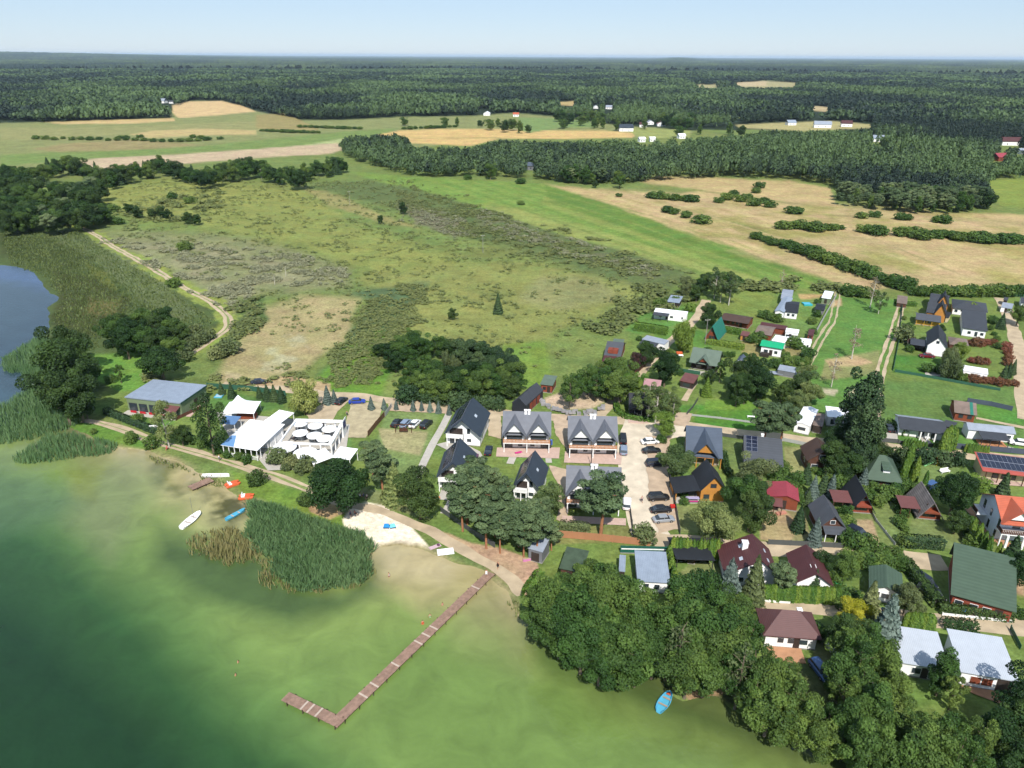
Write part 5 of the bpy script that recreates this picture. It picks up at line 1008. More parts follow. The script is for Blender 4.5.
house('brown_roofed_shed', 'low patchwork brown and grey roofed shed left of white trailers', 'shed', (755, 333), (772, 336), (776, 327), 2.3, .8, 'u', 'rust', 'redwood', ov=.25, wins=[W_('f', .5)], frame=FRAMEB)
house('brown_roofed_shed', 'narrow burgundy roofed shed behind the white trailers', 'shed', (760, 325.5), (786, 330), (788, 326), 2.3, .6, 'u', 'burg', 'redwood', ov=.25, wins=[W_('f', .5)], frame=FRAMEB)
h, k = house('metal_roofed_cottage', 'cottage with stepped grey blue metal roof at the top of the plots', 'cottage', (774, 311), (784.2, 312.3), (793.5, 298.3), 2.8, .6, 'v', 'metal', 'white', ov=.3, wins=[W_('f', .5, .9, 1.4, 1.1)])
house('metal_roofed_cottage', 'rear half with pale roof behind the stepped grey blue cottage', 'cottage', (779.7, 298.5), (791, 299.3), (794.5, 290), 2.8, .4, 'u', 'lightgrey', 'white', ov=.3, wins=[W_('f', .5)])
house('dark_roofed_cottage', 'white cottage with black roof joined beside the grey blue metal roof', 'cottage', (784, 311.7), (797.8, 313.2), (800, 302), 2.6, 1.2, 'u', 'black', 'white', ov=.3, wins=[W_('f', .3), W_('f', .7)])
house('garden_shed', 'pale green shed with white roof at the top of the fenced plot', 'shed', (822, 297.5), (831, 299), (833, 293), 2.4, .5, 'mono', 'white', 'green', ov=.2, doors=[('f', .5, 1, 1.8)])
house('garden_shed', 'small black garden shed with black roof beside the track', 'shed', (815, 309), (824.5, 310.7), (826, 304.5), 2.0, .7, 'u', 'black', 'grey', ov=.25, doors=[('f', .5, 1, 1.7)])
house('garden_shed', 'tiny wine red shed at the end of the white trailer roof', 'shed', (807.8, 335), (813.7, 336), (814.5, 331), 2.1, .5, 'mono', 'burg', 'red', ov=.15, doors=[('f', .5, .9, 1.7)])
part(tag(empty('polytunnel_bed', (*G(785, 375)[:2], 0), -.15), 'flat pale raised bed with low glazed cover below the turquoise roof', 'garden bed'), 'cover', RF['lightgrey'], (-5.5, 5.5, -1.2, 1.2, .5, .6))
h, k = house('garden_shed', 'long grey roofed low shed above the pale raised bed', 'shed', (778, 369.5), (795.5, 373), (796.8, 368.5), 1.9, .3, 'mono', 'lightgrey', 'grey', ov=.1)

# ------------------------------------------------------------------ middle right
h, k = house('blue_roofed_house', 'grey blue roofed house with wooden front gable beside the road', 'house', (684, 456.5), (720.8, 458), (720, 433), 3.0, 4.0, 'u', 'bluegrey', 'beige', ov=.5, wallcut=1.8, dormers=[(.52, 6.4, 6.9, .6, 3.1)], gablecol='orange', wins=[W_('f', .4, .4, 2.2, 1.9), W_('f', .8, .4, 1.2, 1.9)], frame=FRAMEB, rp=.62)
part(h, 'balcony', DECK, (k['W'] * .3, k['W'] * .75, .1, 1.9, 2.7, 2.85)); 
for s in (.3, .52, .74, .95): part(h, 'post', WL['orange'], (k['W'] * s, k['W'] * s + .2, .2, .4, 0, 2.7))
h, k = house('orange_timber_house', 'orange timber house with steep black roof and open side porch', 'house', (698.5, 492.5), (726, 491), (719, 472), 3.0, 3.6, 'v', 'black', 'orange', ov=.5, wins=[W_('f', .5, 3.6, 1.3, 1.0), W_('f', .25, .9, 1.3, 1.1)], frame=FRAMEB)
MB().slab([(-5.2, .2, 2.5), (.3, .2, 3.25), (.3, k['D'] * .85, 3.25), (-5.2, k['D'] * .85, 2.5)], .14).build('porch_roof', RF['black'], h)
part(h, 'porch_floor', pave, (-5, .4, 0, k['D'] * .8, -.05, .15)); part(h, 'porch_wall', WL['orange'], (-4.8, -4.65, k['D'] * .4, k['D'] * .8, .1, 2.4))
for yy in (.4, 3): part(h, 'post', WL['orange'], (-4.9, -4.7, yy, yy + .2, 0, 2.45))
h, k = house('grey_roofed_house', 'broad dark grey roofed house with two columns of solar panels', 'house', (743.5, 464), (783.5, 468.5), (779, 441), 2.8, 2.7, 'u', 'darkgrey', 'dark', ov=.5, wallcut=2, rp=.7, solar=[('f', .06, .36, .45, .98, 2, 4)], chim=[(.5, .75, .3, .6)], wins=[W_('f', .8, .5, 1.6, 1.6), W_('f', .3), W_('l', .5)])
h, k = house('red_roofed_barn', 'timber barn with pinkish red metal roof behind the tall trees', 'barn', (765.5, 496.5), (799, 501), (798.3, 486), 2.8, .9, 'v', 'red', 'redwood', ov=.25, rp=.62, doors=[('f', .5, 1.8, 2.2)], frame=FRAME)
canopy(h, RF['brownred'], .1, k['W'] * .5, -2.4, .25, 2.2, 2.7, FRAMEB, 3)
h, k = house('brown_gabled_house', 'dark brown house with white attic window and small porch roof', 'house', (806, 461.5), (837, 462), (831, 447.5), 3.0, 2.8, 'v', 'brown', 'brown', ov=.5, wins=[W_('f', .5, 3.3, 1.5, 1.2), W_('f', .25, .9, 1.5, 1.1), W_('l', .5)], frame=FRAME)
canopy(h, RF['brown'], k['W'] * .5, k['W'] * .98, -2.6, .5, 2.3, 3.0, FRAMEB, 3); part(h, 'balustrade', WL['redwood'], (k['W'] * .52, k['W'] * .96, -2.5, -2.4, 0, .9))
h, k = house('camper_cabin', 'narrow white cabin with arched white roof beside the grey annex', 'cabin', (796, 422.8), (811, 427.3), (817, 409.8), 2.7, .5, 'v', 'white', 'white', ov=.12, wins=[W_('f', .5, 1, 2, 1)])
house('garden_shed', 'grey felt roofed annex leaning on the narrow white cabin', 'shed', (812.5, 424.8), (822.8, 426.8), (825.2, 415.5), 2.2, .4, 'mono', 'rust', 'dark', ov=.15, doors=[('f', .5, 1, 1.8)])
h, k = house('white_bungalow', 'white flat roofed bungalow with dark front canopy behind the tall pines', 'bungalow', (826, 417), (848.5, 418.5), (849, 409), 2.8, .3, 'mono', 'white', 'white', ov=.2, wins=[W_('f', .3, .6, 1.6, 1.6)])
canopy(h, RF['anthr'], k['W'] * .25, k['W'] * 1.0, -3, .1, 2.3, 2.8, FRAME, 3)
h, k = house('long_bungalow', 'long white bungalow with pale rear slope beside the parked black car', 'bungalow', (898.5, 429), (946.3, 434), (942, 419.5), 2.6, 1.3, 'u', 'anthr', 'white', ov=.3, wallcut=1.2, rp=.55, wins=[W_('f', .5, .3, 1.4, 1.8), W_('f', .85, .3, 1.4, 1.8)])
MB().slab([k['onroof']('b', 0, 0, .03), k['onroof']('b', .96, 0, .03), k['onroof']('b', .96, .98, .03), k['onroof']('b', 0, .98, .03)], .03).build('roof_sheet', RF['lightgrey'], k['roof'])
for s in (.45, .6, .75, .93): part(h, 'post', CHIM, (k['W'] * s, k['W'] * s + .3, .2, .5, 0, 2.55))
house('garden_shed', 'dark roofed shed joined to the right end of the long bungalow', 'shed', (943, 425.5), (955, 428.5), (957.5, 422.5), 2.4, .6, 'u', 'anthr', 'dark', ov=.2, doors=[('f', .5, 1, 1.8)])
h, k = house('long_bungalow', 'white bungalow with grey roof, dark veranda and curved white path', 'bungalow', (967, 430.5), (1013.5, 433.3), (1010.5, 425.5), 2.7, 1.0, 'u', 'lightgrey', 'white', ov=.3, wins=[W_('f', .45, .4, 1.6, 1.6), W_('f', .9)])
canopy(h, RF['anthr'], k['W'] * .2, k['W'] * .78, -3.4, .25, 2.25, 2.75, FRAMED, 4); part(h, 'veranda_floor', DECK, (k['W'] * .22, k['W'] * .78, -3.3, .25, 0, .25))
h, k = house('log_cabin', 'brown cabin with green strip on its grey roof at the meadow edge', 'cabin', (953.8, 412.5), (976.5, 415.3), (972.5, 402.8), 2.5, 1.8, 'u', 'rust', 'redwood', ov=.4, wins=[W_('f', .3), W_('f', .75), W_('r', .5)], frame=FRAMEB)
MB().slab([k['onroof']('f', .7, 0, .03), k['onroof']('f', .84, 0, .03), k['onroof']('f', .84, 1, .03), k['onroof']('f', .7, 1, .03)], .03).build('roof_strip', RF['teal'], k['roof'])
h, k = house('solar_roofed_house', 'cream house under a brick red roof covered by solar panels', 'house', (980.8, 472), (1036, 476.5), (1030, 460.5), 2.9, .9, 'mono', R('brick_red_sheet', (196, 96, 84)), 'cream', ov=.5, wallcut=1.5, solar=[('f', .03, .99, .2, .96, 11, 2)], wins=[W_('f', .2, .4, 1.3, 1.7), W_('f', .45, .4, 1.3, 1.7), W_('f', .68, .4, 1.3, 1.7)], frame=FRAMEB)
for s in (.08, .3, .52, .74): part(h, 'post', FRAMEB, (k['W'] * s, k['W'] * s + .16, .3, .46, 0, 2.8))
# orange roofed villa at the right edge
h, k = house('orange_roofed_villa', 'large villa with orange tiled roof and pale blue side wall at the right edge', 'villa', (1002.5, 524.5), (1058, 530), None, 5.2, 3.2, 'u', 'orange', 'blue', depth=11.5, ov=.4, wallcut=2.2, dormers=[(.3, 6.5, 8.3, .1, 5.3)], gablecol='white', wins=[W_('l', .15, 3.6, .7, 1.5), W_('l', .5, 3.6, .7, 1.5), W_('l', .8, 3.4, .9, 1.9), W_('l', .2, .9, .7, 1.4), W_('l', .5, .8, .8, 1.8), W_('f', .3, 3, 1.4, 1.8)], frame=FRAMED)
balcony(h, .4, k['W'] * .7, .2, 2.5, 2.9, WL['brown'])
b_ = part(h, 'side_balcony', CHIM, (-1.6, .35, k['D'] * .6, k['D'] * .95, 2.7, 2.85)); part(b_, 'railing', WL['brown'], (-1.6, -1.54, k['D'] * .6, k['D'] * .95, 2.85, 3.8))
for s in (.15, .45, .7): part(h, 'column', CHIM, (k['W'] * s, k['W'] * s + .4, -.2, .2, 0, 2.72))
h, k = house('green_hipped_house', 'wooden house with wide green hipped roof and small dormer at the road', 'house', (865, 479), (903.3, 483.5), (893, 459), 2.4, 3.6, 'hip', 'green', 'brown', ov=.8, wins=[W_('f', .3, .8, 1.4, 1.0), W_('f', .7, .8, 1.4, 1.0)], frame=FRAMEB)
part(k['roof'], 'dormer', WL['white'], (k['W'] * .48, k['W'] * .66, k['D'] * .16, k['D'] * .34, 3.6, 4.5)); MB().slab([(k['W'] * .45, k['D'] * .12, 4.5), (k['W'] * .69, k['D'] * .12, 4.5), (k['W'] * .69, k['D'] * .42, 5.2), (k['W'] * .45, k['D'] * .42, 5.2)], .1).build('dormer_roof', RF['green'], k['roof'])
def brda(label, A, B, Cc, he, rise, roof, gab, A2, B2, C2, lb2, wall='red'):
    h, k = house('steep_cabin', label, 'cabin', A, B, Cc, he, rise, 'v', roof, gab, ov=.35, wallcut=.7, wins=[W_('f', .5, 3.0, 1.8, .8), W_('f', .3, .7, 1.2, 1.1), W_('f', .68, .7, 1.2, 1.1)], frame=FRAMEB)
    part(h, 'balcony', WL[gab], (k['W'] * .22, k['W'] * .78, -.15, k['y0'], 2.1, 2.5)); W = k['W']
    canopy(h, RF['brownred'], -W * .62, W * .12, .8, min(k['D'] * .75, 5), 2.5, 2.9, FRAMEB, 3, 'carport_roof')
    return h
brda('dark steep roofed cabin with bright red gable in the middle of the gardens', (848.5, 512.5), (874, 513), (865, 492), .8, 4.4, 'black', 'red', None, None, None, None)
brda('steep cabin with weathered grey shingle roof and brown carport roof', (916, 519), (941.5, 519.5), (931, 497), .8, 4.0, 'shingle', 'redwood', None, None, None, None)
h, k = house('grey_gabled_cottage', 'grey roofed cottage with brown boarded gable above the track', 'cottage', (818, 528), (845.5, 528.3), (835, 506), 2.4, 2.9, 'v', 'darkgrey', 'brown', ov=.5, wins=[W_('f', .5, 3.0, 1.0, .9), W_('f', .4, .8, 1.2, 1.0)])
canopy(h, RF['darkgrey'], k['W'] * .15, k['W'] * .95, -1.8, .5, 2.1, 2.6, FRAME, 3)
h, k = house('burgundy_house', 'large white house with broad burgundy roof and four skylights', 'house', (723, 575), (778, 576), (770, 548), 3.0, 3.3, 'v', 'burg', 'white', ov=.6, rp=.64, sky=[('l', .72, .6, .05, .045), ('l', .3, .52, .05, .045), ('r', .65, .5, .05, .045), ('r', .3, .5, .05, .045)], chim=[(.44, .62, .2, 1.0)], wins=[W_('f', .7, .9, 1.2, 1.2), W_('f', .3), W_('f', .5, 3.6)])
h, k = house('burgundy_house', 'smaller white house with burgundy roof beside the bright green carpet', 'house', (794.5, 583.5), (833, 586), (823, 556), 2.8, 2.4, 'v', 'burg', 'white', ov=.5, chim=[(.5, .3, -.4, .8)], wins=[W_('f', .3, .9, 1.5, 1.2), W_('f', .6, 3.0, .8, .7)], frame=FRAMEB)
h, k = house('burgundy_cottage', 'white cottage with hipped dull burgundy roof by the lowest lane', 'cottage', (762, 636.5), (820, 638.5), (813, 611), 2.8, 2.8, 'hip', R('dull_burgundy_tiles', (112, 76, 76), st=('Z', 1.6, .12)), 'white', ov=.6, chim=[(.68, .62, -.4, .7)], wins=[W_('f', .75, .9, 1.4, 1.1), W_('f', .5), W_('f', .3)], doors=[('f', .62, 1, 2)])
part(h, 'terrace', terra, (k['W'] * .1, k['W'] * .7, -2.6, .6, -.05, .18))
h, k = house('green_roofed_cottage', 'small white cottage with dark green roof beside the clipped hedge', 'cottage', (866, 590), (900, 594.5), (905, 572), 2.6, 1.2, 'v', 'green', 'white', ov=.5, wins=[W_('f', .5, .9, 1.3, 1.1), W_('f', .2), W_('l', .4)], rp=.48)
h, k = house('green_roofed_hall', 'large brick red house under one great sloping green roof', 'house', (946.8, 596), (1011.8, 609.5), (1013.5, 567.5), 2.9, 3.6, 'u', 'green', 'red', ov=.5, rp=.88, wins=[W_('f', .12, 1.0, 1.3, .9), W_('f', .38, 1.0, 1.3, .9), W_('f', .6, 1, 1.3, .9), W_('l', .3), W_('l', .6, 2.6)], doors=[('f', .8, 1.2, 2)])
h, k = house('pale_roofed_house', 'white house with pale blue roof left of the pair at the bottom right', 'house', (899, 664.5), (946.5, 668.5), (938, 634.5), 2.8, .9, 'mono', 'pale', 'white', ov=.4, wins=[W_('f', .35, .8, 1.4, 1.2), W_('f', .8, .8, 1.2, 1.2)], doors=[('f', .55, 1, 2)])
h, k = house('pale_roofed_house', 'white house with pale blue roof and two brown shutters above terracotta terrace', 'house', (959.5, 673), (1017.3, 680.5), (1001.5, 640.5), 2.9, .9, 'mono', 'pale', 'white', ov=.35, wins=[])
for s in (.3, .5): f = part(h, 'window', FRAME, (k['W'] * s - .8, k['W'] * s + .8, k['y0'] - .05, k['y0'] + .05, .8, 2.2)); part(f, 'shutter', WL['redwood'], (k['W'] * s - .7, k['W'] * s + .7, k['y0'] - .1, k['y0'] - .05, .85, 2.15))
part(h, 'porch_opening', DOORM, (k['W'] * .66, k['W'] * .93, k['y0'] - .06, k['y0'] + .02, .2, 2.5)); part(h, 'column', CHIM, (k['W'] * .9, k['W'] * .95, -.8, -.3, 0, 2.6))
# bottom centre
h, k = house('mossy_shed', 'brown shed with dark green mossy roof beside the white pickets', 'shed', (553.5, 572), (577, 571), (594, 551.5), 2.6, 1.0, 'mono', 'darkgreen', 'brown', ov=.3, doors=[('f', .4, 1, 1.9)])
h, k = house('pale_roofed_cottage', 'white cottage with pale blue grey roof behind the dense alder grove', 'cottage', (638, 581), (671.3, 583.5), (665, 556), 2.7, .9, 'mono', 'metal', 'white', ov=.35, chim=[(.5, .75, -.4, .8)], wins=[W_('f', .62, .8, 1.0, 1.2), W_('f', .25)])
t = empty('black_pavilion', (*G(675, 570)[:2], 0), -.05, 'black flat roofed garden pavilion behind the thuja hedge', 'pavilion'); W = 7.2
MB().slab([(0, 0, 2.5), (W, 0, 2.5), (W - .8, 6.6, 2.7), (-.8, 6.6, 2.7)], .12).build('roof', RF['black'], t)
for (xx, yy) in ((.2, .2), (W - .4, .2), (-.4, 6.1), (W - 1.2, 6.1)): part(t, 'post', FRAMED, (xx, xx + .15, yy, yy + .15, 0, 2.45))
part(t, 'table', tb, (2, 4.4, 2.5, 3.8, 0, .8))
house('garden_shed', 'tiny orange roofed shed beside the black garden pavilion', 'shed', (688, 555.5), (696, 556), (696, 551.5), 2.0, .3, 'mono', R('orange_felt', (226, 120, 74)), 'brown', ov=.1, doors=[('f', .5, .9, 1.7)])
house('boat_shed', 'small grey shed with white lower wall under the lakeside pines', 'shed', (528.5, 548), (543, 553), (549.5, 541), 2.8, 1.0, 'mono', 'lightgrey', 'grey', ov=.15, doors=[('f', .5, 1.6, 2)])
t = empty('sliding_gate_roof', (*G(620, 553)[:2], 0), -.03, 'long green fence screen with pale stripe along the village road', 'fence'); part(t, 'panel', R('deep_green_panel', (40, 104, 88)), (0, 10.5, 0, .1, 0, 1.7)); part(t, 'stripe', CHIM, (.2, 10.2, -.03, 0, .9, 1.15)); part(t, 'base', FND, (0, 10.5, -.1, .2, -.1, .12))
house('parked_container', 'narrow black and pale blue container behind the white cottage', 'container', (618.5, 571), (625, 571.5), (626, 556), 2.2, .2, 'mono', 'metal', 'dark', ov=.1, doors=[('f', .5, 1, 1.8)])
# ------------------------------------------------------------------ top right cluster
for (lb, A, B, Cc, apex) in (('orange timber house with black roof, farther one of the twins', (927.5, 303), (946.5, 305), (950, 296.5), 0), ('orange timber house with black roof, nearer one of the twins', (924.5, 312.5), (943.5, 314.3), (947.5, 305), 0)):
    h, k = house('timber_house', lb, 'house', A, B, Cc, 2.8, 2.2, 'u', 'anthr', 'orange', ov=.3, wins=[W_('f', .2)], frame=FRAMED)
    W = k['W']; MB().add([(W * .45, -1, 0), (W, -1, 0), (W, -1, 3.2), (W * .72, -1, 6.6), (W * .45, -1, 3.2), (W * .45, 5, 0), (W, 5, 0), (W, 5, 3.2), (W * .72, 5, 6.6), (W * .45, 5, 3.2)], [(0, 1, 2, 3, 4), (9, 8, 7, 6, 5), (0, 5, 6, 1), (1, 6, 7, 2), (2, 7, 8, 3), (3, 8, 9, 4), (4, 9, 5, 0)]).build('gable_wall', WL['orange'], h)
    r_ = MB(); r_.slab([(W * .40, -1.4, 2.9), (W * .72, -1.4, 6.9), (W * .72, 6, 6.9), (W * .40, 6, 2.9)], .15); r_.slab([(W * .722, -1.4, 6.9), (W * 1.05, -1.4, 2.9), (W * 1.05, 6, 2.9), (W * .722, 6, 6.9)], .15); r_.build('gable_roof', RF['black'], h)
h, k = house('timber_lodge', 'long low yellow timber lodge with grey roof below the orange twins', 'house', (915, 319.3), (940.3, 322.3), (941, 315.5), 2.3, 1.0, 'u', 'darkgrey', 'yellow', ov=.35, wallcut=1, wins=[W_('f', .3), W_('f', .6)], frame=FRAMEB)
for s in (.05, .35, .65, .95): part(h, 'post', WL['yellow'], (k['W'] * s, k['W'] * s + .16, .25, .4, 0, 2.25))
house('garden_shed', 'small beige shed with black roof at the end of the yellow lodge', 'shed', (942, 316.5), (949.5, 318.5), (950, 313.5), 2.0, .5, 'mono', 'black', 'cream', ov=.2, doors=[('f', .5, .9, 1.7)])
house('dark_roofed_house', 'white house with long dark hipped roof behind the big slate roof', 'house', (951, 308), (986.5, 312), (987.3, 303), 2.6, 1.8, 'hip', 'anthr', 'white', ov=.4, wins=[W_('f', .1), W_('f', .9)])
h, k = house('dark_roofed_house', 'white house with large plain slate roof near the right hand lane', 'house', (959.7, 328.5), (984.5, 330.5), (986.5, 313.5), 3.0, 1.6, 'u', 'anthr', 'white', ov=.4, rp=.85, wins=[W_('f', .3), W_('f', .6, .4, 1, 1.8), W_('f', .85)])
h, k = house('white_gabled_house', 'white gabled house with round attic window and black roof', 'house', (926.3, 345.2), (947, 348), (946.5, 334.5), 3.4, 3.2, 'v', 'black', 'white', ov=.35, wins=[W_('f', .5, 4.3, .9, .9)], frame=FRAMED)
MB().slab([(-4.6, 1.0, 2.6), (.1, 1.0, 2.6), (.1, 7, 2.8), (-4.6, 7, 2.8)], .15).build('carport_roof', RF['anthr'], h); part(h, 'carport_wall', WL['dark'], (-4.5, -.1, 3.5, 6.8, 0, 2.6))
house('brown_roofed_shed', 'brown roofed shed behind the two round willows', 'shed', (948, 344.5), (967, 346), (968.5, 338.5), 2.5, 1.2, 'hip', 'rust', 'brown', ov=.3, wins=[W_('f', .5)], frame=FRAMEB)
trailer('long white mobile home standing alone on the lawn right of the willows', (963.3, 370.3), (988.3, 374.3), 3.8, 2.6, 'white', 'white')
house('garden_shed', 'low grey roofed shed at the head of the right two rut track', 'shed', (896.5, 302.7), (907, 304), (907.8, 297), 1.8, .3, 'mono', 'rust', 'brown', ov=.2, doors=[('f', .5, .9, 1.5)])
house('garden_shed', 'small beige playhouse beside the round grey tree', 'shed', (908, 341.5), (914, 343), (914.3, 338.5), 1.9, .4, 'mono', 'brown', 'beige', ov=.15, doors=[('f', .5, .8, 1.5)])
house('garden_shed', 'low white shed by the bend of the right hand lane', 'shed', (1001.5, 307), (1012.5, 309), (1013, 304.5), 2.0, .3, 'mono', 'lightgrey', 'white', ov=.1, doors=[('f', .5, .9, 1.7)])
house('garden_shed', 'dark slate shed beyond the green fence in the upper right corner', 'shed', (1003.5, 300), (1008, 300.8), (1008.5, 297.8), 2.2, .7, 'u', 'anthr', 'dark', ov=.2)
house('garden_shed', 'dark roofed shed cut by the right edge near the green fence', 'shed', (1020.5, 303), (1030, 304), (1030, 298), 2.4, .8, 'u', 'anthr', 'white', ov=.2)
# ------------------------------------------------------------------ far hamlet
far = [('house', 'far white house with bright red roof in the fields', 581.5, 119, 10, 'red', 'white', 'v'), ('house', 'far low house with wide dark blue hipped roof', 625.5, 131, 18, 'slate', 'white', 'hip'), ('house', 'far grey white house at the wood edge', 595.8, 108.5, 9, 'lightgrey', 'white', 'v'),
       ('house', 'far white house beside the grey white one', 609, 109, 11, 'lightgrey', 'white', 'u'), ('house', 'far white house with burgundy roof in the hamlet', 643, 127, 10, 'burg', 'white', 'u'), ('house', 'far white gabled house centre of the hamlet', 650, 124.5, 9, 'lightgrey', 'white', 'v'),
       ('house', 'far pale house with pinkish roof at the right of the hamlet', 661, 126, 12, 'pink', 'white', 'v'), ('house', 'far white house with dark roof topmost in the hamlet', 669.5, 120, 10, 'anthr', 'white', 'v'), ('shed', 'far white trailer shed left behind the field edge', 641.5, 142, 7, 'white', 'white', 'u'),
       ('shed', 'far white trailer shed right behind the field edge', 652, 141.5, 6, 'white', 'white', 'u'), ('shed', 'far white long shed at the wheat field end', 681, 138.5, 8, 'white', 'white', 'u'), ('house', 'far house with pale metal roof left among the trees', 482, 107.5, 14, 'lightgrey', 'white', 'u'),
       ('house', 'far white house below the pale metal roof', 487, 115.5, 10, 'white', 'white', 'v'), ('cabin', 'far grey roofed cabin at the edge of the pine wood', 529.5, 169.5, 9, 'bluegrey', 'grey', 'u'), ('shed', 'far orange hut beside the grey roofed cabin', 541, 171.5, 3.5, 'orange', 'redwood', 'u'),
       ('house', 'far blue roofed house in the woods to the right', 878, 141.5, 13, 'metal', 'white', 'u'), ('house', 'far red roofed house among trees right of the blue one', 899, 143, 9, 'burg', 'white', 'v'), ('house', 'far large house with wine red roof at the right edge', 1010, 145, 24, 'burg', 'white', 'u'),
       ('house', 'far low house with brick red roof in the woods', 999, 160.5, 12, 'red', 'redwood', 'u'), ('house', 'far white roofed house at the right edge of the woods', 1021, 154, 8, 'lightgrey', 'white', 'u'), ('house', 'far white hut between the trees of the right wood', 959, 155.5, 5, 'lightgrey', 'white', 'u'),
       ('house', 'far pale farmhouse at the corner of the ploughed field', 162, 103, 18, 'lightgrey', 'white', 'u'), ('house', 'far small barn right of the pale farmhouse', 171.5, 103.5, 8, 'anthr', 'white', 'u'), ('hall', 'far bright white hall standing in the distant forest', 813, 68.5, 90, 'white', 'white', 'u'),
       ('house', 'far white house left of the roadside clearing', 790.5, 125, 12, 'metal', 'white', 'u'), ('hall', 'far long white roadside shed in the clearing', 822, 127.5, 22, 'lightgrey', 'white', 'u'), ('hall', 'far purple roofed roadside hall right of the white shed', 846, 126.5, 14, 'burg', 'white', 'u'),
       ('house', 'far red roofed cottage beside the straight road', 603, 116.5, 5, 'red', 'white', 'u'), ('house', 'far white farmhouse with orange roof left of the green field', 516, 116.5, 9, 'orange', 'white', 'u'), ('hall', 'far pale hall on the horizon at the right edge', 1019, 66, 90, 'lightgrey', 'white', 'u'),
       ('hall', 'far pale hall just left of the right horizon hall', 1003, 68.5, 110, 'white', 'white', 'u'), ('hall', 'far pale block on the horizon above the right wood', 938, 66.5, 80, 'lightgrey', 'white', 'u')]
for (c_, lb, px, py, ww, rf_, wl_, fm) in far:
    p = G(px, py); up_ = 12 if py < 70 else (4 if py < 130 else 2.2); hh = 9 if ww > 60 else (3.5 if ww < 14 else 4.2); hw = np.hypot(*p[:2]) / F
    A = (px - ww / 2 / hw / 1.0 / 1.0, py - .5) if False else None
    root = empty('far_' + ('hall' if c_ == 'hall' else c_), (p[0], p[1], 0), rnd.uniform(-.3, .3), lb, c_); dp = min(ww * .8, 12) if ww < 60 else 20; base = 0 if py > 70 else 9
    mb = MB(); mb.box(-ww / 2, ww / 2, -dp / 2, dp / 2, 0, hh + base); mb.build('wall', WL[wl_], root); z0 = hh + base; rs = min(ww, dp) * .36; rb = MB(); o_ = .5
    if fm == 'v': rb.slab([(-ww / 2 - o_, -dp / 2 - o_, z0), (0, -dp / 2 - o_, z0 + rs), (0, dp / 2 + o_, z0 + rs), (-ww / 2 - o_, dp / 2 + o_, z0)], .2); rb.slab([(.01, -dp / 2 - o_, z0 + rs), (ww / 2 + o_, -dp / 2 - o_, z0), (ww / 2 + o_, dp / 2 + o_, z0), (.01, dp / 2 + o_, z0 + rs)], .2)
    else: rb.slab([(-ww / 2 - o_, -dp / 2 - o_, z0), (ww / 2 + o_, -dp / 2 - o_, z0), (ww / 2 + o_, 0, z0 + rs), (-ww / 2 - o_, 0, z0 + rs)], .2); rb.slab([(-ww / 2 - o_, .01, z0 + rs), (ww / 2 + o_, .01, z0 + rs), (ww / 2 + o_, dp / 2 + o_, z0), (-ww / 2 - o_, dp / 2 + o_, z0)], .2)
    rb.build('roof', RF[rf_], root)
    if fm == 'v': MB().add([(-ww / 2, -dp / 2, z0 - .1), (ww / 2, -dp / 2, z0 - .1), (0, -dp / 2, z0 + rs - .3), (-ww / 2, -dp / 2 + .3, z0 - .1), (ww / 2, -dp / 2 + .3, z0 - .1), (0, -dp / 2 + .3, z0 + rs - .3)], [(0, 1, 2), (5, 4, 3), (0, 3, 4, 1), (1, 4, 5, 2), (2, 5, 3, 0)]).build('gable', WL[wl_], root)
    if ww < 30: f = part(root, 'window', FRAMED, (-ww * .3, -ww * .3 + 1.2, -dp / 2 - .05, -dp / 2 + .05, base + 1, base + 2.2)); f2 = part(root, 'window', FRAMED, (ww * .15, ww * .15 + 1.2, -dp / 2 - .05, -dp / 2 + .05, base + 1, base + 2.2))
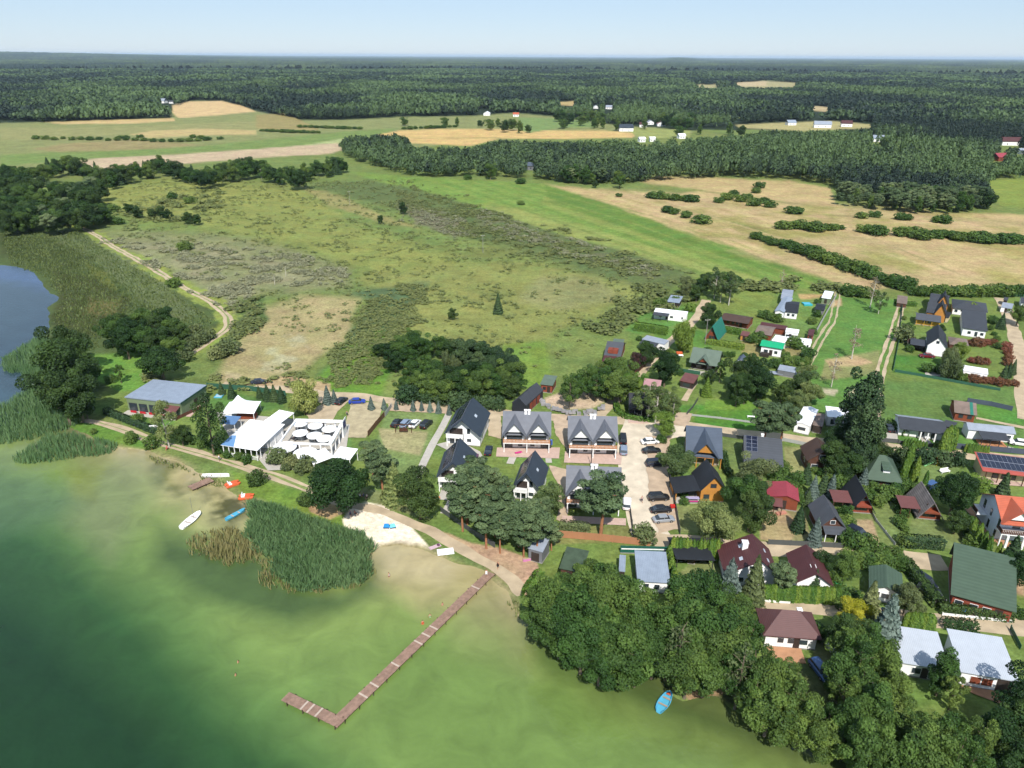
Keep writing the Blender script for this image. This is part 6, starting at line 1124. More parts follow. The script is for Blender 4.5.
# ------------------------------------------------------------------ trees one by one: kind, px, py of the crown's middle, height, label
def T1(rows):
    for r in rows:
        k, px, py, h, lb = r[:5]; kw = r[5] if len(r) > 5 else {}
        tree(k, px, py, h, lb, kw.pop('group', None), kw.pop('wid', 1.0), parts=kw.pop('parts', k != 'shrub'), **kw)
def TG(kind, pts, h, label, group, wid=1.0, jh=.2, kinds=None, **kw):
    for i, p in enumerate(pts):
        k = kinds[i % len(kinds)] if kinds else kind; kk = dict(kw); kk.setdefault('parts', k != 'shrub')
        tree(k, p[0], p[1], (p[2] if len(p) > 2 else h) * rnd.uniform(1 - jh, 1 + jh), label, group, wid * rnd.uniform(.9, 1.12), **kk)
def line(a, b, n): return [(a[0] + (b[0] - a[0]) * i / max(1, n - 1), a[1] + (b[1] - a[1]) * i / max(1, n - 1)) for i in range(n)]
T1([('oak', 160, 361, 11, 'large round dark bushy tree behind the green hall', {'lm': L_DARK, 'wid': 1.15}), ('birch', 164, 421, 12, 'thin birch with leaning white trunk at the lakeside path', {}), ('airy', 208, 422, 15, 'tall tree with pale double trunk between hall and restaurant', {'wid': 1.0, 'lm': L_DARK}),
    ('broad', 181, 434, 5.5, 'dark bushy tree right of the thin birch', {'lm': L_DARK}), ('airy', 119, 372, 6, 'small slender tree on the bright lawn behind the hall'), ('shrub', 110, 379, 2.6, 'low shrub left of the slender lawn tree'), ('shrub', 137, 418, 3, 'round shrub on the lawn in front of the hall'),
    ('shrub', 131, 437, 3.2, 'first round bush on the lake side of the path'), ('shrub', 151, 442, 3.4, 'second round bush on the lake side of the path'), ('shrub', 93, 431, 1.6, 'small bush on the grass tip by the reeds'),
    ('willow', 304, 399, 9, 'pale yellow green weeping willow behind the white frame terrace', {'wid': 1.15}), ('shrub', 256, 478, 3.6, 'round bush on the bank above the orange pedal boats', {'lm': L_DARK}), ('shrub', 306.5, 499, 3.4, 'round bush on the bank left of the big round tree', {'lm': L_DARK}),
    ('oak', 337, 483, 12.5, 'big dense round dark tree over the lakeside path', {'lm': L_DARK, 'wid': 1.05}), ('pine', 381, 464, 11, 'pine standing between the big round tree and lawn'), ('pine', 371, 453, 9.5, 'broad pine at the left edge of the parking lawn'),
    ('cone', 394.5, 485, 9.5, 'loose green conifer at the path right of the big round tree', {'wid': 1.2, 'lm': L_BIR}), ('broad', 419, 492, 11, 'dark tree at the path below the paved walk', {'lm': L_DARK}), ('shrub', 404, 492, 2.4, 'pale shrub between the two path side trees'),
    ('broad', 549, 497, 8, 'olive green tree at the right end of the pine group', {'lm': L_BIR}), ('pine', 603, 494, 14.5, 'tall leaning pine with orange trunk before the third twin house', {'wid': 1.1}), ('shrub', 645, 533, 4.4, 'grey green round bush at the foot of the village road', {'lm': L_OLIVE}),
    ('oak', 678, 459, 8, 'round olive tree beside the parked cars', {'lm': L_BIR}), ('light', 665.5, 424, 6.5, 'bright green round tree at the road junction', {'wid': 1.15}), ('dark', 666, 366, 11, 'tall dark tree above the pink roofed cottage'), ('dark', 646, 352, 8.5, 'dark green tree below the grey mobile home'),
    ('broad', 636, 362, 6, 'purple leaved tree left of the village lane', {'lm': L_RED}), ('willow', 684, 337, 10.5, 'large pale willow between mobile home and teal roofed cabin', {'wid': .9, 'lm': L_LIGHT}), ('dark', 709, 314, 9.5, 'dark tree left of the long log cabin'),
    ('broad', 687, 286, 8, 'reddish green bushy tree at the top of the plots', {'lm': L_OLIVE}), ('shrub', 690, 307, 4, 'pale bush right of the long white mobile home', {'lm': L_LIGHT}), ('airy', 721, 369, 7, 'loose olive tree right of the green roofed house'), ('cone', 707, 388, 6, 'bright conical tree beside the brown footpath', {'lm': L_THU}),
    ('dark', 710, 376, 5.5, 'dark shrubby tree right of the wood store'), ('dark', 782, 392, 6, 'dark bush tree left of the bare soil patch'), ('dark', 791, 388, 5.5, 'dark bush tree right of its lower neighbour on the overgrown plot'), ('pine', 767, 417, 13, 'large pine left of the fork at the road'), ('pine', 785, 417, 12, 'large pine right of the fork at the road'),
    ('bare', 856, 338, 12, 'bare brownish birch standing on the long green common'), ('bare', 835, 368, 10, 'bare pale birch nearer the parched patch of the common'), ('bare', 874, 288, 13, 'bare birch at the head of the common'), ('birch', 881, 301, 8.5, 'small green birch beside the bare one at the head of common'),
    ('bare', 783, 277, 7, 'thin dead tree in the hedge above the plots'), ('shrub', 779, 475, 4.5, 'light green bush below the solar roofed grey house', {'lm': L_BROAD}), ('shrub', 795, 479, 3.6, 'mid green bush left of the conical fir'), ('cone', 807, 474, 5.2, 'dark conical fir in front of the brown gabled house'),
    ('cone', 824, 485, 5.5, 'dark fir between two blue spruces'), ('spruce', 814, 488, 5.5, 'blue spruce left of the dark fir'), ('spruce', 832, 487, 6, 'blue spruce right of the dark fir'), ('spruce', 863.5, 481, 6, 'blue spruce between dark steep cabin and green hipped house'), ('cone', 808, 498, 4, 'dark fir at the rear of the grey gabled cottage'),
    ('oak', 718, 520, 9.6, 'large round olive tree left of the dry garden', {'lm': L_BIR}), ('dark', 752, 509, 9, 'dark tree between the round olive tree and dry garden'), ('broad', 753, 476, 10, 'tall tree before the solar roofed grey house', {'lm': L_OLIVE}), ('broad', 747, 491, 10, 'tall tree right of the orange timber house'), ('dark', 758, 497, 9, 'dark tree left of the red roofed barn'),
    ('cone', 799.5, 520, 6, 'dense conifer between dry garden and grey cottage'), ('spruce', 816, 533, 6.5, 'silvery blue spruce at the corner of the grey cottage'), ('oak', 957, 490, 10.5, 'huge dark tree in front of the play garden', {'lm': L_DARK, 'wid': .82}), ('shrub', 979, 484, 4, 'bright green bush right of the huge dark tree', {'lm': L_LIGHT}),
    ('spruce', 1004.5, 486, 6.5, 'slender spruce before the cream solar roofed house', {'lm': L_CON}), ('broad', 957.5, 521, 5.2, 'dark tree on the lawn left of the villa', {'lm': L_DARK}), ('cone', 1012, 556, 8, 'dark conifer below the villa terrace'), ('broad', 1019, 566, 8, 'dark leafy tree at the right edge below the villa', {'lm': L_DARK}),
    ('shrub', 851, 539, 3.8, 'light green bush left of its neighbour near the parked dark car'), ('shrub', 867, 544, 3.8, 'light green bush right of its neighbour near the parked dark car'), ('broad', 908, 597, 6.5, 'round olive tree right of the small green roofed cottage', {'lm': L_OLIVE}),
    ('spruce', 870, 605, 9, 'grey green spruce below the small green roofed cottage', {'lm': L_OLIVE}), ('broad', 855, 616, 6, 'bright yellow green tree beside the lowest lane', {'lm': L_YEL}), ('spruce', 887, 628, 12, 'tall grey spruce left of the pale roofs', {'lm': L_SPR}), ('cone', 730, 582, 9, 'blue green conical tree before the broad burgundy roof', {'lm': L_SPR}),
    ('cone', 755, 583, 10.5, 'tall olive conical tree before the broad burgundy roof', {'lm': L_OLIVE, 'wid': .75}), ('pine', 784.5, 575, 7.5, 'pine between the two burgundy roofs'), ('cone', 815, 584, 5.5, 'small fir in front of the smaller burgundy house'), ('shrub', 737, 615, 4, 'bright yellow bush among the lakeside trees', {'lm': L_YEL}),
    ('dark', 830, 563, 5.5, 'dark shrub tree behind the green carpet'), ('broad', 846, 565, 6, 'leafy tree left of the small green roofed cottage'), ('shrub', 905, 334, 6, 'round grey green tree beside the beige playhouse', {'lm': L_OLIVE}), ('willow', 950, 357, 6.5, 'grey round willow nearer the white gabled house', {'lm': L_OLIVE}),
    ('light', 961, 350, 6.5, 'light green round tree right of the white gabled house'), ('willow', 951, 368, 7.5, 'grey willow beside the concrete pad', {'lm': L_OLIVE}), ('broad', 1020, 313, 8, 'round tree at the bend of the right hand lane'), ('cone', 1002, 322, 6, 'small conifer at the lane right of the large slate roof'), ('shrub', 970, 308, 4.5, 'light bush before the large slate roof', {'lm': L_LIGHT}),
    ('dark', 940, 329, 4.5, 'dark bush between lodge and white gabled house'), ('dark', 403, 207, 7.5, 'lone dark tree on the open heath'), ('dark', 380, 219, 5, 'small lone dark bush tree lower on the heath'), ('cone', 498, 305, 8, 'lone slim dark conifer on the heath', {'wid': .9}), ('dark', 452, 313, 4.5, 'lone round bush left of the slim conifer'),
    ('broad', 490.5, 170, 12, 'tree standing out before the wood edge above the green meadow'), ('broad', 620, 180, 10, 'bushy tree before the wood edge at the tan field'), ('dark', 595, 183, 6, 'small bush tree left of the bushy one at the tan field'), ('shrub', 521, 181, 4.5, 'wide shrub at the top of the green meadow', {'wid': 1.6}), ('shrub', 521, 202.5, 3.2, 'single shrub in the green meadow', {'wid': 1.5}),
    ('shrub', 468, 177, 4, 'broad shrub left of the standing out tree', {'wid': 1.6}), ('shrub', 619, 195, 2.6, 'low shrub in the tan field', {'wid': 1.6})])
TG('dark', [(66, 345, 17), (58, 372, 17), (72, 362, 18), (62, 392, 17), (76, 392, 14), (84, 404, 9)], 15, 'tall dense dark tree on the left shore beside the reeds', 'tall dark trees on the left shore', 1.0)
TG('broad', [(110, 328), (120, 322), (131, 330), (142, 318), (152, 326), (163, 316), (172, 326), (180, 334), (160, 338), (140, 338), (125, 340), (148, 345), (172, 346)], 9, 'leafy tree of the grove inside the bend of the dirt road', 'grove inside the bend of the dirt road', 1.1, kinds=['broad', 'dark', 'dark'])
TG('shrub', [(190, 342), (200, 338), (208, 334), (186, 350), (180, 356), (196, 328), (218, 352), (226, 347)], 4.6, 'wide willow bush beside the bend of the dirt road', 'willow bushes by the dirt road bend', 1.2, lm=L_OLIVE)
TG('spruce', [(259, 393), (267, 393.5), (274, 394), (281, 395.5), (221, 389), (231, 391)], 4.6, 'small dark spruce in the row along the green fence', 'spruces along the green fence', 1.1, lm=L_CON)
TG('spruce', [(327, 396), (334, 397.5)], 5.6, 'blue spruce right of the pale weeping willow', 'pair of spruces by the willow')
TG('spruce', [(371, 404), (384, 404.5), (396, 405.5), (413, 406), (421.5, 406.5), (430, 407), (438.5, 408), (449, 410)], 3.8, 'blue spruce in the row between the dirt road and parking lawn', 'blue spruces along the parking lawn')
TG('shrub', [(406, 394), (414, 392), (426, 396), (442, 399), (460, 401), (487, 402), (474, 401), (497, 403)], 4.6, 'round bush on the far side of the dirt road', 'round bushes along the dirt road', 1.0, lm=L_CON)
TG('shrub', [(277, 455, 4.6), (292, 462, 4), (308, 464, 4.4), (300, 468, 2.6), (286, 467, 2.6), (316, 470, 3)], 4, 'grey green bush in the bed before the white parasols', 'bushes before the parasols', 1.0, lm=L_OLIVE)
TG('shrub', [(227, 454), (238, 456), (246, 459), (218, 449), (210, 446), (202, 443), (195, 440), (188, 437)], 2.2, 'low bush in the row along the lakeside path', 'low bushes along the lakeside path')
TG('pine', [(476, 470, 11), (490, 478, 11), (504, 488, 10), (466, 486, 11), (479, 495, 12), (495, 502, 12), (462, 503, 9), (507, 511, 11), (486, 517, 11), (500, 526, 10), (519, 519, 10), (531, 512, 9.5), (542, 507, 8.5), (537, 525, 9.5), (524, 533, 9), (552, 532, 6.5)], 15, 'tall pine in the dense group above the lake path', 'pines above the lake path', .98)
TG('birch', [(650, 398, 10), (657, 402, 10), (668, 400, 9), (674, 405, 8)], 9, 'pale birch behind the dark bungalow', 'birches by the dark bungalow', 1.2)
TG('broad', [(577, 384), (588, 378), (600, 373), (613, 370), (624, 374), (596, 386), (608, 386), (620, 386), (570, 390), (604, 380)], 8.5, 'leafy tree in the grove behind the sandy plot', 'grove behind the sandy plot', 1.15, kinds=['broad', 'dark', 'airy'], lm=L_BROAD)
TG('light', [(630, 382), (637, 386), (643, 381, 5)], 6.5, 'light green tree beside the village lane', 'light trees at the village lane', 1.0)
TG('broad', [(377, 351, 5), (388, 350), (401, 346), (411, 338), (406, 354), (395, 360), (420, 345), (430, 348), (440, 345), (452, 350), (412, 368), (425, 364), (436, 372), (448, 374), (418, 380), (432, 385), (446, 388), (460, 382), (474, 384), (486, 386), (498, 384), (510, 386), (404, 384, 5), (516, 380), (508, 374), (470, 372), (484, 372)],
   7.2, 'green leafy tree of the thicket above the dirt road', 'thicket above the dirt road', 1.2, kinds=['broad', 'dark', 'broad', 'broad'])
TG('dark', [(462, 352), (472, 349), (482, 352), (492, 356), (502, 360), (478, 362), (490, 368), (512, 368)], 8, 'dark grey green tree at the back of the thicket', 'dark back of the thicket', 1.15, lm=L_CON)
TG('willow', [(446, 360, 7), (455, 366, 6)], 6.5, 'silvery willow in the middle of the thicket', 'silvery willows in the thicket', .8, lm=L_OLIVE)
TG('birch', [(722, 288), (731, 286), (716, 282)], 11, 'birch with white stem above the long log cabin', 'birches above the log cabin', 1.1)
TG('dark', [(706, 280, 8), (700, 285, 7), (697, 292, 6)], 7, 'dark bushy tree at the head of the village lane', 'bushy trees at the head of the lane', 1.2)
TG('dark', [(741, 374), (753, 370), (746, 387), (759, 380), (738, 388)], 10, 'tall dense dark tree in the middle plots', 'dense dark trees of the middle plots', 1.0)
TG('broad', [(803, 382), (810, 392), (800, 400), (806, 372, 5)], 7.5, 'light leafy tree at the foot of the first two rut track', 'leafy trees at the first track', 1.1, lm=L_BIR)
TG('shrub', [(770, 316), (777, 318), (764, 314), (800, 361), (775, 363), (792, 342), (797, 343), (759, 337), (752, 339), (808, 352), (788, 361), (668, 300), (675, 300), (660, 303)], 3.4, 'rounded garden shrub on the upper plots', 'garden shrubs of the upper plots', 1.2)
TG('cone', [(862, 406, 18), (855, 430, 15), (867, 434, 16), (858, 450, 13), (869, 453, 11), (862, 420, 16)], 16, 'very tall dark conifer at the road above the green hipped roof', 'tall conifers above the green hipped roof', .8, kinds=['aspen'], lm=L_CON)
TG('dark', [(838, 442), (846, 452), (836, 456), (848, 464), (876, 448)], 8, 'dark leafy tree under the tall conifers', 'leafy trees under the tall conifers', 1.1)
TG('thuja', [(909.5, 459, 7.5), (905, 468, 5), (917, 469, 5.5), (913, 472, 4.5), (926, 480, 4.5)], 5, 'slim columnar thuja right of the green hipped roof', 'thujas right of the green hipped roof')
TG('thuja', [(948, 440), (952, 438), (955, 438.5), (944, 442)], 7, 'tall columnar thuja between the two long bungalows', 'thujas between the long bungalows')
TG('thuja', line((905, 442.5), (926, 445), 8) + line((935, 445.5), (947, 446), 5) + line((966, 447.5), (988, 450), 8), 2.3, 'small thuja in the row along the bungalow fence', 'small thujas along the bungalow fence', 1.4, parts=False)
TG('shrub', [(901, 456), (931, 455.5), (944, 458), (958, 458.5), (921, 456)], 4, 'round bush at the play garden fence', 'round bushes at the play garden', 1.0, lm=L_CON)
TG('thuja', [(973, 529), (984, 543), (979, 536), (998, 553), (989, 548)], 5, 'slim thuja in the row below the villa wall', 'thujas below the villa wall')
TG('thuja', line((673, 547), (721, 550), 15), 4.4, 'slim thuja in the row behind the black pavilion', 'thujas behind the black pavilion', 1.0, parts=False)
TG('thuja', line((668.5, 553), (677, 590), 12), 4.0, 'thuja in the column beside the pale roofed cottage', 'thujas beside the pale roofed cottage', 1.2, parts=False)
TG('thuja', [(702, 584), (706, 585), (710, 586)], 5, 'thuja left of the blue green conical tree', 'three thujas on the dry lawn')
TG('thuja', line((763, 592), (838, 595), 26), 3.4, 'clipped thuja in the hedge before the burgundy houses', 'thuja hedge before the burgundy houses', 1.5, .06, parts=False)
TG('thuja', line((907, 620), (931, 623), 9), 3.6, 'thuja in the thick hedge above the pale roofs', 'thick thuja hedge above the pale roofs', 1.6, .08, parts=False)
TG('shrub', line((846, 557), (902, 563), 11) + [(884, 550), (896, 553), (840, 590), (836, 575), (842, 602), (850, 597)], 2.8, 'leafy bush in the tall green border round the green roofed cottage', 'green border round the cottage', 1.1)
TG('shrub', [(783, 484), (790, 489), (776, 486), (842, 482), (872, 486), (880, 490), (888, 492), (897, 489), (860, 492), (868, 494), (880, 500, 2.5), (895, 496, 2.5)], 3.2, 'garden bush between the wooden cabins', 'bushes between the cabins', 1.0)
TG('shrub', [(x_, 342) for x_ in range(971, 996, 4)] + [(1007, 346), (1008, 351), (1009, 357), (1008, 362), (972, 360), (979, 360), (986, 361)] + line((969, 378), (1015, 383), 7), 2.6, 'reddish brown bush in the garden beside the right hand lane', 'reddish bushes near the right hand lane', 1.0, lm=L_BROWN)
TG('cone', [(1009, 371), (1004, 375), (1014, 368)], 6, 'green conifer at the lane beside the reddish bushes', 'conifers by the reddish bushes', .8)
# the great trees of the lower shore
TG('broad', [(541, 611, 8.5), (550, 597, 9), (556, 612, 10), (566, 592, 9), (577, 602, 10), (596, 594, 10), (560, 630, 9.5), (588, 622, 11), (612, 606, 11), (606, 580, 8.5), (628, 600, 9.5), (582, 642, 10), (604, 640, 11), (630, 618, 11), (650, 612, 9.5), (600, 660, 9), (622, 650, 10), (648, 630, 10), (654, 652, 9.5), (636, 664, 8), (572, 625, 10), (590, 572, 7)], 10,
   'broad leafy alder of the dense grove overhanging the lake', 'alder grove overhanging the lake', 1.02, .1, kinds=['broad', 'broad', 'dark'], lm=L_BROAD)
TG('broad', [(682, 612, 11), (700, 606, 11), (714, 618, 11), (686, 632, 11), (704, 632, 12), (722, 632, 10), (696, 652, 11), (714, 652, 11), (688, 670, 9), (706, 672, 9), (676, 656, 8)], 11, 'tall shore tree right of the alder grove', 'shore trees right of the alder grove', .92, .1, kinds=['dark', 'broad'], lm=L_BROAD)
TG('airy', [(737, 634, 9.5), (740, 668, 10), (756, 666, 9), (766, 682, 10), (754, 696, 10), (780, 694, 10), (794, 704, 10), (770, 706, 9), (788, 680, 8), (742, 616, 7), (786, 718, 8), (802, 722, 8), (752, 636, 7)], 11, 'thin loose tree leaning over the bank below the burgundy cottage', 'loose trees on the bank', 1.0, .1, kinds=['airy', 'dark', 'airy', 'broad'], lm=L_BROAD)
TG('broad', [(852, 648, 10), (860, 664, 10), (872, 648, 9), (886, 662, 8), (848, 676, 9), (860, 688, 10), (892, 686, 8), (842, 700, 9), (874, 712, 11), (848, 724, 10), (866, 730, 10), (905, 730, 9), (920, 742, 9), (936, 744, 9), (922, 746, 10), (944, 740, 10), (960, 738, 8), (958, 756, 9), (984, 742, 7), (978, 744, 9), (884, 756, 10), (906, 764, 10), (934, 766, 10), (828, 722, 8), (824, 738, 7), (972, 762, 9), (864, 750, 9)][::1], 10,
   'tall leafy tree in the belt along the lower right shore', 'tree belt along the lower right shore', .92, .14, kinds=['broad', 'airy', 'aspen', 'aspen', 'dark', 'airy'], lm=L_BROAD)
TG('dark', [(846, 632, 8), (858, 636, 8), (1024, 706, 8), (1022, 724, 8), (1012, 740, 9), (1024, 748, 9), (996, 738, 6), (1012, 764, 8)], 9, 'dark tree at the foot of the lower right gardens', 'dark trees of the lower right gardens', 1.05)
T1([('aspen', 944, 670, 8.5, 'slim green tree in front of the gap between the two pale blue roofs', {'lm': L_BROAD}), ('airy', 955, 690, 6.5, 'loose tree left of the terracotta terrace', {'lm': L_BROAD}), ('bare', 679, 648, 13, 'dead bare tree with grey trunk at the moored rowing boat', {'bm': BARK, 'lm': L_OLIVE}), ('bare', 741, 672, 12, 'leafless pale trunk on the bank above the brown soil', {'bm': BARK, 'lm': L_OLIVE})])
TG('shrub', [(a_ + rnd.uniform(-3, 3), b_ + rnd.uniform(-2, 2)) for l_ in (line((792, 480), (800, 500), 4), line((840, 520), (846, 540), 4), line((903, 500), (903, 538), 5), line((960, 512), (976, 545), 7), line((724, 598), (760, 600), 6), line((812, 470), (838, 476), 5), line((770, 446), (784, 472), 5), line((897, 486), (926, 488), 6), line((846, 500), (850, 520), 3), line((700, 352), (742, 356), 7), line((762, 346), (806, 362), 6), line((818, 300), (812, 330), 5), line((905, 318), (912, 350), 5), line((990, 318), (1000, 345), 6), line((930, 366), (965, 376), 5), line((660, 440), (664, 455), 2), line((676, 480), (682, 500), 4), line((820, 630), (840, 640), 4), line((1000, 600), (1018, 612), 3), line((640, 340), (660, 352), 4), line((672, 352), (680, 372), 4)) for a_, b_ in l_], 2.4, 'small garden shrub along the plot boundaries', 'small shrubs along the plot boundaries', 1.1, .35, parts=False)
# hedgerows of the fields
hr = line((779, 224), (840, 227), 9) + line((866, 228), (882, 230), 4) + line((900, 231), (922, 234), 5) + line((932, 233), (1040, 241), 20) + line((756, 236), (810, 251), 10) + line((820, 254), (880, 276), 15) + line((884, 279), (912, 284), 6)
TG('shrub', [(a_ + rnd.uniform(-2.5, 2.5), b_ + rnd.uniform(-1, 1)) for a_, b_ in hr], 4.3, 'round willow bush in the hedgerows crossing the tan fields', 'hedgerow bushes of the tan fields', 1.7, .4, name='hedgerow_willow', catg='willow bush', parts=False)  # ordinary shrubs, the same plants as the other bushes
TG('shrub', [(793, 210), (797, 210), (862, 215), (875, 214), (902, 216), (908, 217), (945, 219), (938, 219), (652, 195), (658, 195), (665, 196), (675, 197), (685, 198), (692, 198), (667, 209), (674, 211), (686, 214), (702, 219), (719, 200), (727, 196), (734, 193), (742, 198), (749, 196), (756, 190), (760, 185), (764, 200), (755, 202), (770, 204)], 4.6, 'dark round bush scattered over the upper tan fields', 'bushes of the upper tan fields', 1.6, parts=False)
TG('shrub', line((915, 291), (1040, 290), 24) + line((712, 276), (735, 281), 5) + line((850, 290), (870, 293), 5), 4.4, 'bush in the green hedge along the top of the gardens', 'hedge bushes above the gardens', 1.3, name='hedgerow_willow', catg='willow bush', parts=False)  # plain hedge shrubs, no willows among them
TG('broad', [(x_, 170 + 5 * math.sin(x_ * .07) + rnd.uniform(-3, 4)) for x_ in range(4, 345, 4)], 11, 'leafy tree in the line between heath and ploughed field', 'tree line between heath and ploughed field', 1.15, .3, kinds=['broad', 'dark', 'dark', 'aspen', 'broad', 'cone'], parts=False, name='field_edge_tree')
TG('dark', [(rnd.uniform(-4, 100), rnd.uniform(182, 222)) for _ in range(85)], 12, 'dense tree of the dark wood above the marsh on the left', 'dark wood above the marsh', 1.15, .25, kinds=['dark', 'broad', 'dark', 'pine', 'dark'], parts=False, name='marsh_wood_tree')
TG('dark', [(137, 211), (153, 213), (166, 215), (187, 217), (196, 219), (128, 208), (161, 211)], 7, 'dark tree of the short row on the heath right of the marsh wood', 'short row on the heath', 1.3, parts=False)
TG('shrub', [(103, 215), (110, 219), (118, 221), (99, 205), (112, 208), (172, 196), (190, 200), (150, 176), (206, 172), (184, 246), (174, 282)], 5, 'scattered bush on the heath near the marsh wood', 'scattered bushes near the marsh wood', 1.4, parts=False)
TG('aspen', [(600 + rnd.uniform(-60, 105), rnd.uniform(113, 124)) for _ in range(40)] + [(445, 121.5), (457, 121), (480, 123), (490, 124), (498, 122), (505, 125), (512, 124), (520, 126), (528, 128), (404, 121)] + [(730, 128), (742, 130), (680, 131), (700, 129)], 12, 'tree among the houses of the far hamlet', 'trees of the far hamlet', 1.3, .25, kinds=['dark', 'broad', 'aspen'], parts=False)
TG('shrub', [(x_, 140 - abs(x_ - 160) * .02 + rnd.uniform(-.6, .6)) for x_ in range(36, 210, 9)] + [(120 + 0, 137), (126, 137), (140, 136), (193, 136), (201, 137), (220, 138)] + line((262, 130), (318, 132), 12) + line((300, 126), (360, 128), 12) + line((404, 128), (455, 126), 10), 4, 'low bush in the field boundaries of the far farmland', 'bushes in the far field boundaries', 1.8, name='field_bush', catg='bush', parts=False)

# ------------------------------------------------------------------ clipped hedges
def hedge(px_pts, wd, h, label, lm=L_THU, group=None, name='hedge'):
    P = G2(px_pts); o = P[0].copy(); pts = []; q = np.random.default_rng(int(abs(P[0][0] * 7)) + 3)
    for a, b in zip(P[:-1], P[1:]):
        L = np.hypot(*(b - a)); n = int(L * (wd + 2 * h) * 34); t = q.random(n); d = (b - a) / L; nn = np.array([-d[1], d[0]]); f = q.random(n) * (wd + 2 * h)
        s = np.where(f < h, -wd / 2, np.where(f < h + wd, f - h - wd / 2, wd / 2)); zz = np.where(f < h, f, np.where(f < h + wd, h, f - h - wd))
        p = np.stack([a[0] - o[0] + d[0] * t * L + nn[0] * s, a[1] - o[1] + d[1] * t * L + nn[1] * s, zz], 1) + q.normal(size=(n, 3)) * .09
        nr_ = np.stack([nn[0] * np.sign(s) * (f % 1), nn[1] * np.sign(s), (zz >= h * .98) * 1.0 + .3], 1) + q.normal(size=(n, 3)) * .4; nr_ /= np.linalg.norm(nr_, axis=1)[:, None]; pts.append(quads(p, nr_, .3 * (.6 + .8 * q.random(n)), q) + (np.repeat(q.random(n), 4),))
        core = MB()
    V, Fq, T = cat(pts); hg = link(name, np_mesh(name, V, Fq, tone=T), lm); hg.location = (o[0], o[1], 0); return tag(hg, label, 'hedge', group)
hedge([(634, 330), (650, 332), (667, 335)], 2, 2.8, 'tall thuja hedge behind the grey mobile home'); hedge([(706, 344), (722, 346), (744, 350)], 1.4, 1.8, 'trimmed hedge between teal roofed cabin and green roofed house'); hedge([(724, 332), (741, 335)], 1.6, 2, 'trimmed hedge under the long log cabin')
hedge([(616, 405), (617, 412), (625, 418), (640, 421), (655, 422)], 1.3, 1.2, 'low curved hedge round the dark bungalow'); hedge([(901, 545), (942, 548)], 2, 2.2, 'clipped grey green hedge at the foot of the long lawn', L_CON); hedge([(904, 566), (920, 588), (937, 609)], 1.6, 2.2, 'clipped hedge running down between the two green roofs', L_DARK)
hedge([(938, 611), (975, 616), (1012, 620)], 1.6, 1.6, 'clipped hedge below the great green roof', L_DARK); hedge([(941, 626), (976, 630)], 1.8, 1.5, 'clipped hedge above the right pale roof', L_DARK); hedge([(106, 413), (130, 423), (160, 435)], 1.4, 1.6, 'dark hedge in front of the green hall', L_CON)
hedge([(560, 530), (590, 533)], 1.8, 2.0, 'grey hedge on the lawn below the third twin house', L_OLIVE); hedge([(540, 578), (530, 592), (526, 600)], 1.6, 2.0, 'hedge between the beach track and boat shed'); hedge([(723, 455), (726, 472), (731, 478)], 1.1, 1.6, 'narrow hedge between the blue roofed and dark grey roofed houses', L_DARK)
hedge([(906, 437), (888, 423)], 1.2, 1.5, 'hedge behind the parked black car'); hedge([(883, 440), (880, 424)], 1, 1.5, 'short hedge along the left edge of the driveway'); hedge([(895, 305), (916, 306)], 2, 1.4, 'green hedge at the head of the second track'); hedge([(888, 452), (896, 466), (903, 480)], 1, 1.2, 'low hedge down the side of the green hipped house', L_BROAD)
hedge([(647, 462), (651, 470), (652, 480)], .8, 1.2, 'narrow hedge beside the first twin terrace') if False else None
hedge([(758, 378), (764, 400)], 1.0, 1.0, 'low overgrown hedge on the middle plots', L_BROAD)

# ------------------------------------------------------------------ fences and walls
def fence(px_pts, h, m, label, pitch=3.0, pm=None, name='fence', thick=.06, catg='fence'):
    P = G2(px_pts); o = P[0]; root = empty(name, (o[0], o[1], 0), 0, label, catg); mb = MB(); pm = pm or m; first = None; L0 = sum(np.hypot(*(b - a)) for a, b in zip(P[:-1], P[1:])); pitch = max(pitch, L0 / 40)
    for a, b in zip(P[:-1], P[1:]):
        L = np.hypot(*(b - a)); d = (b - a) / L; nn = np.array([-d[1], d[0]]) * thick / 2; a0, b0 = a - o, b - o
        q = [(a0[0] - nn[0], a0[1] - nn[1]), (b0[0] - nn[0], b0[1] - nn[1]), (b0[0] + nn[0], b0[1] + nn[1]), (a0[0] + nn[0], a0[1] + nn[1])]
        mb.add([(x_, y_, .08) for x_, y_ in q] + [(x_, y_, h) for x_, y_ in q], [(0, 3, 2, 1), (4, 5, 6, 7), (0, 1, 5, 4), (1, 2, 6, 5), (2, 3, 7, 6), (3, 0, 4, 7)])
        k = max(1, int(L / pitch))
        for i in range(k):
            p = a0 + (b0 - a0) * i / k
            if first is None: first = MB().box(-.07, .07, -.07, .07, 0, h + .12).build('post', pm, root); po = first
            else: po = first.copy(); C.objects.link(po); po.parent = root
            po.location = (p[0], p[1], 0)
    mb.build('panel', m, root); return root
FG = R('green_mesh_panel', (60, 108, 88)); FD = R('dark_slat_panel', (92, 96, 96)); FB = R('brown_board_panel', (120, 84, 66)); FW = R('white_low_wall', (230, 230, 228)); FO = R('orange_board_panel', (196, 140, 104)); FS = R('slate_panel', (84, 94, 112)); FP = R('pale_fence_panel', (190, 192, 190))
fence([(207.5, 388), (250, 391), (286, 396)], 1.6, FG, 'dark green fence along the back of the restaurant lawn'); fence([(104, 413.5), (130, 424.5), (154, 434)], 1.2, FS, 'blue grey mesh fence in front of the green hall'); fence([(177, 420), (188, 415), (201, 409)], 1.0, WL['brown'], 'dark red brown ramp wall beside the green hall')
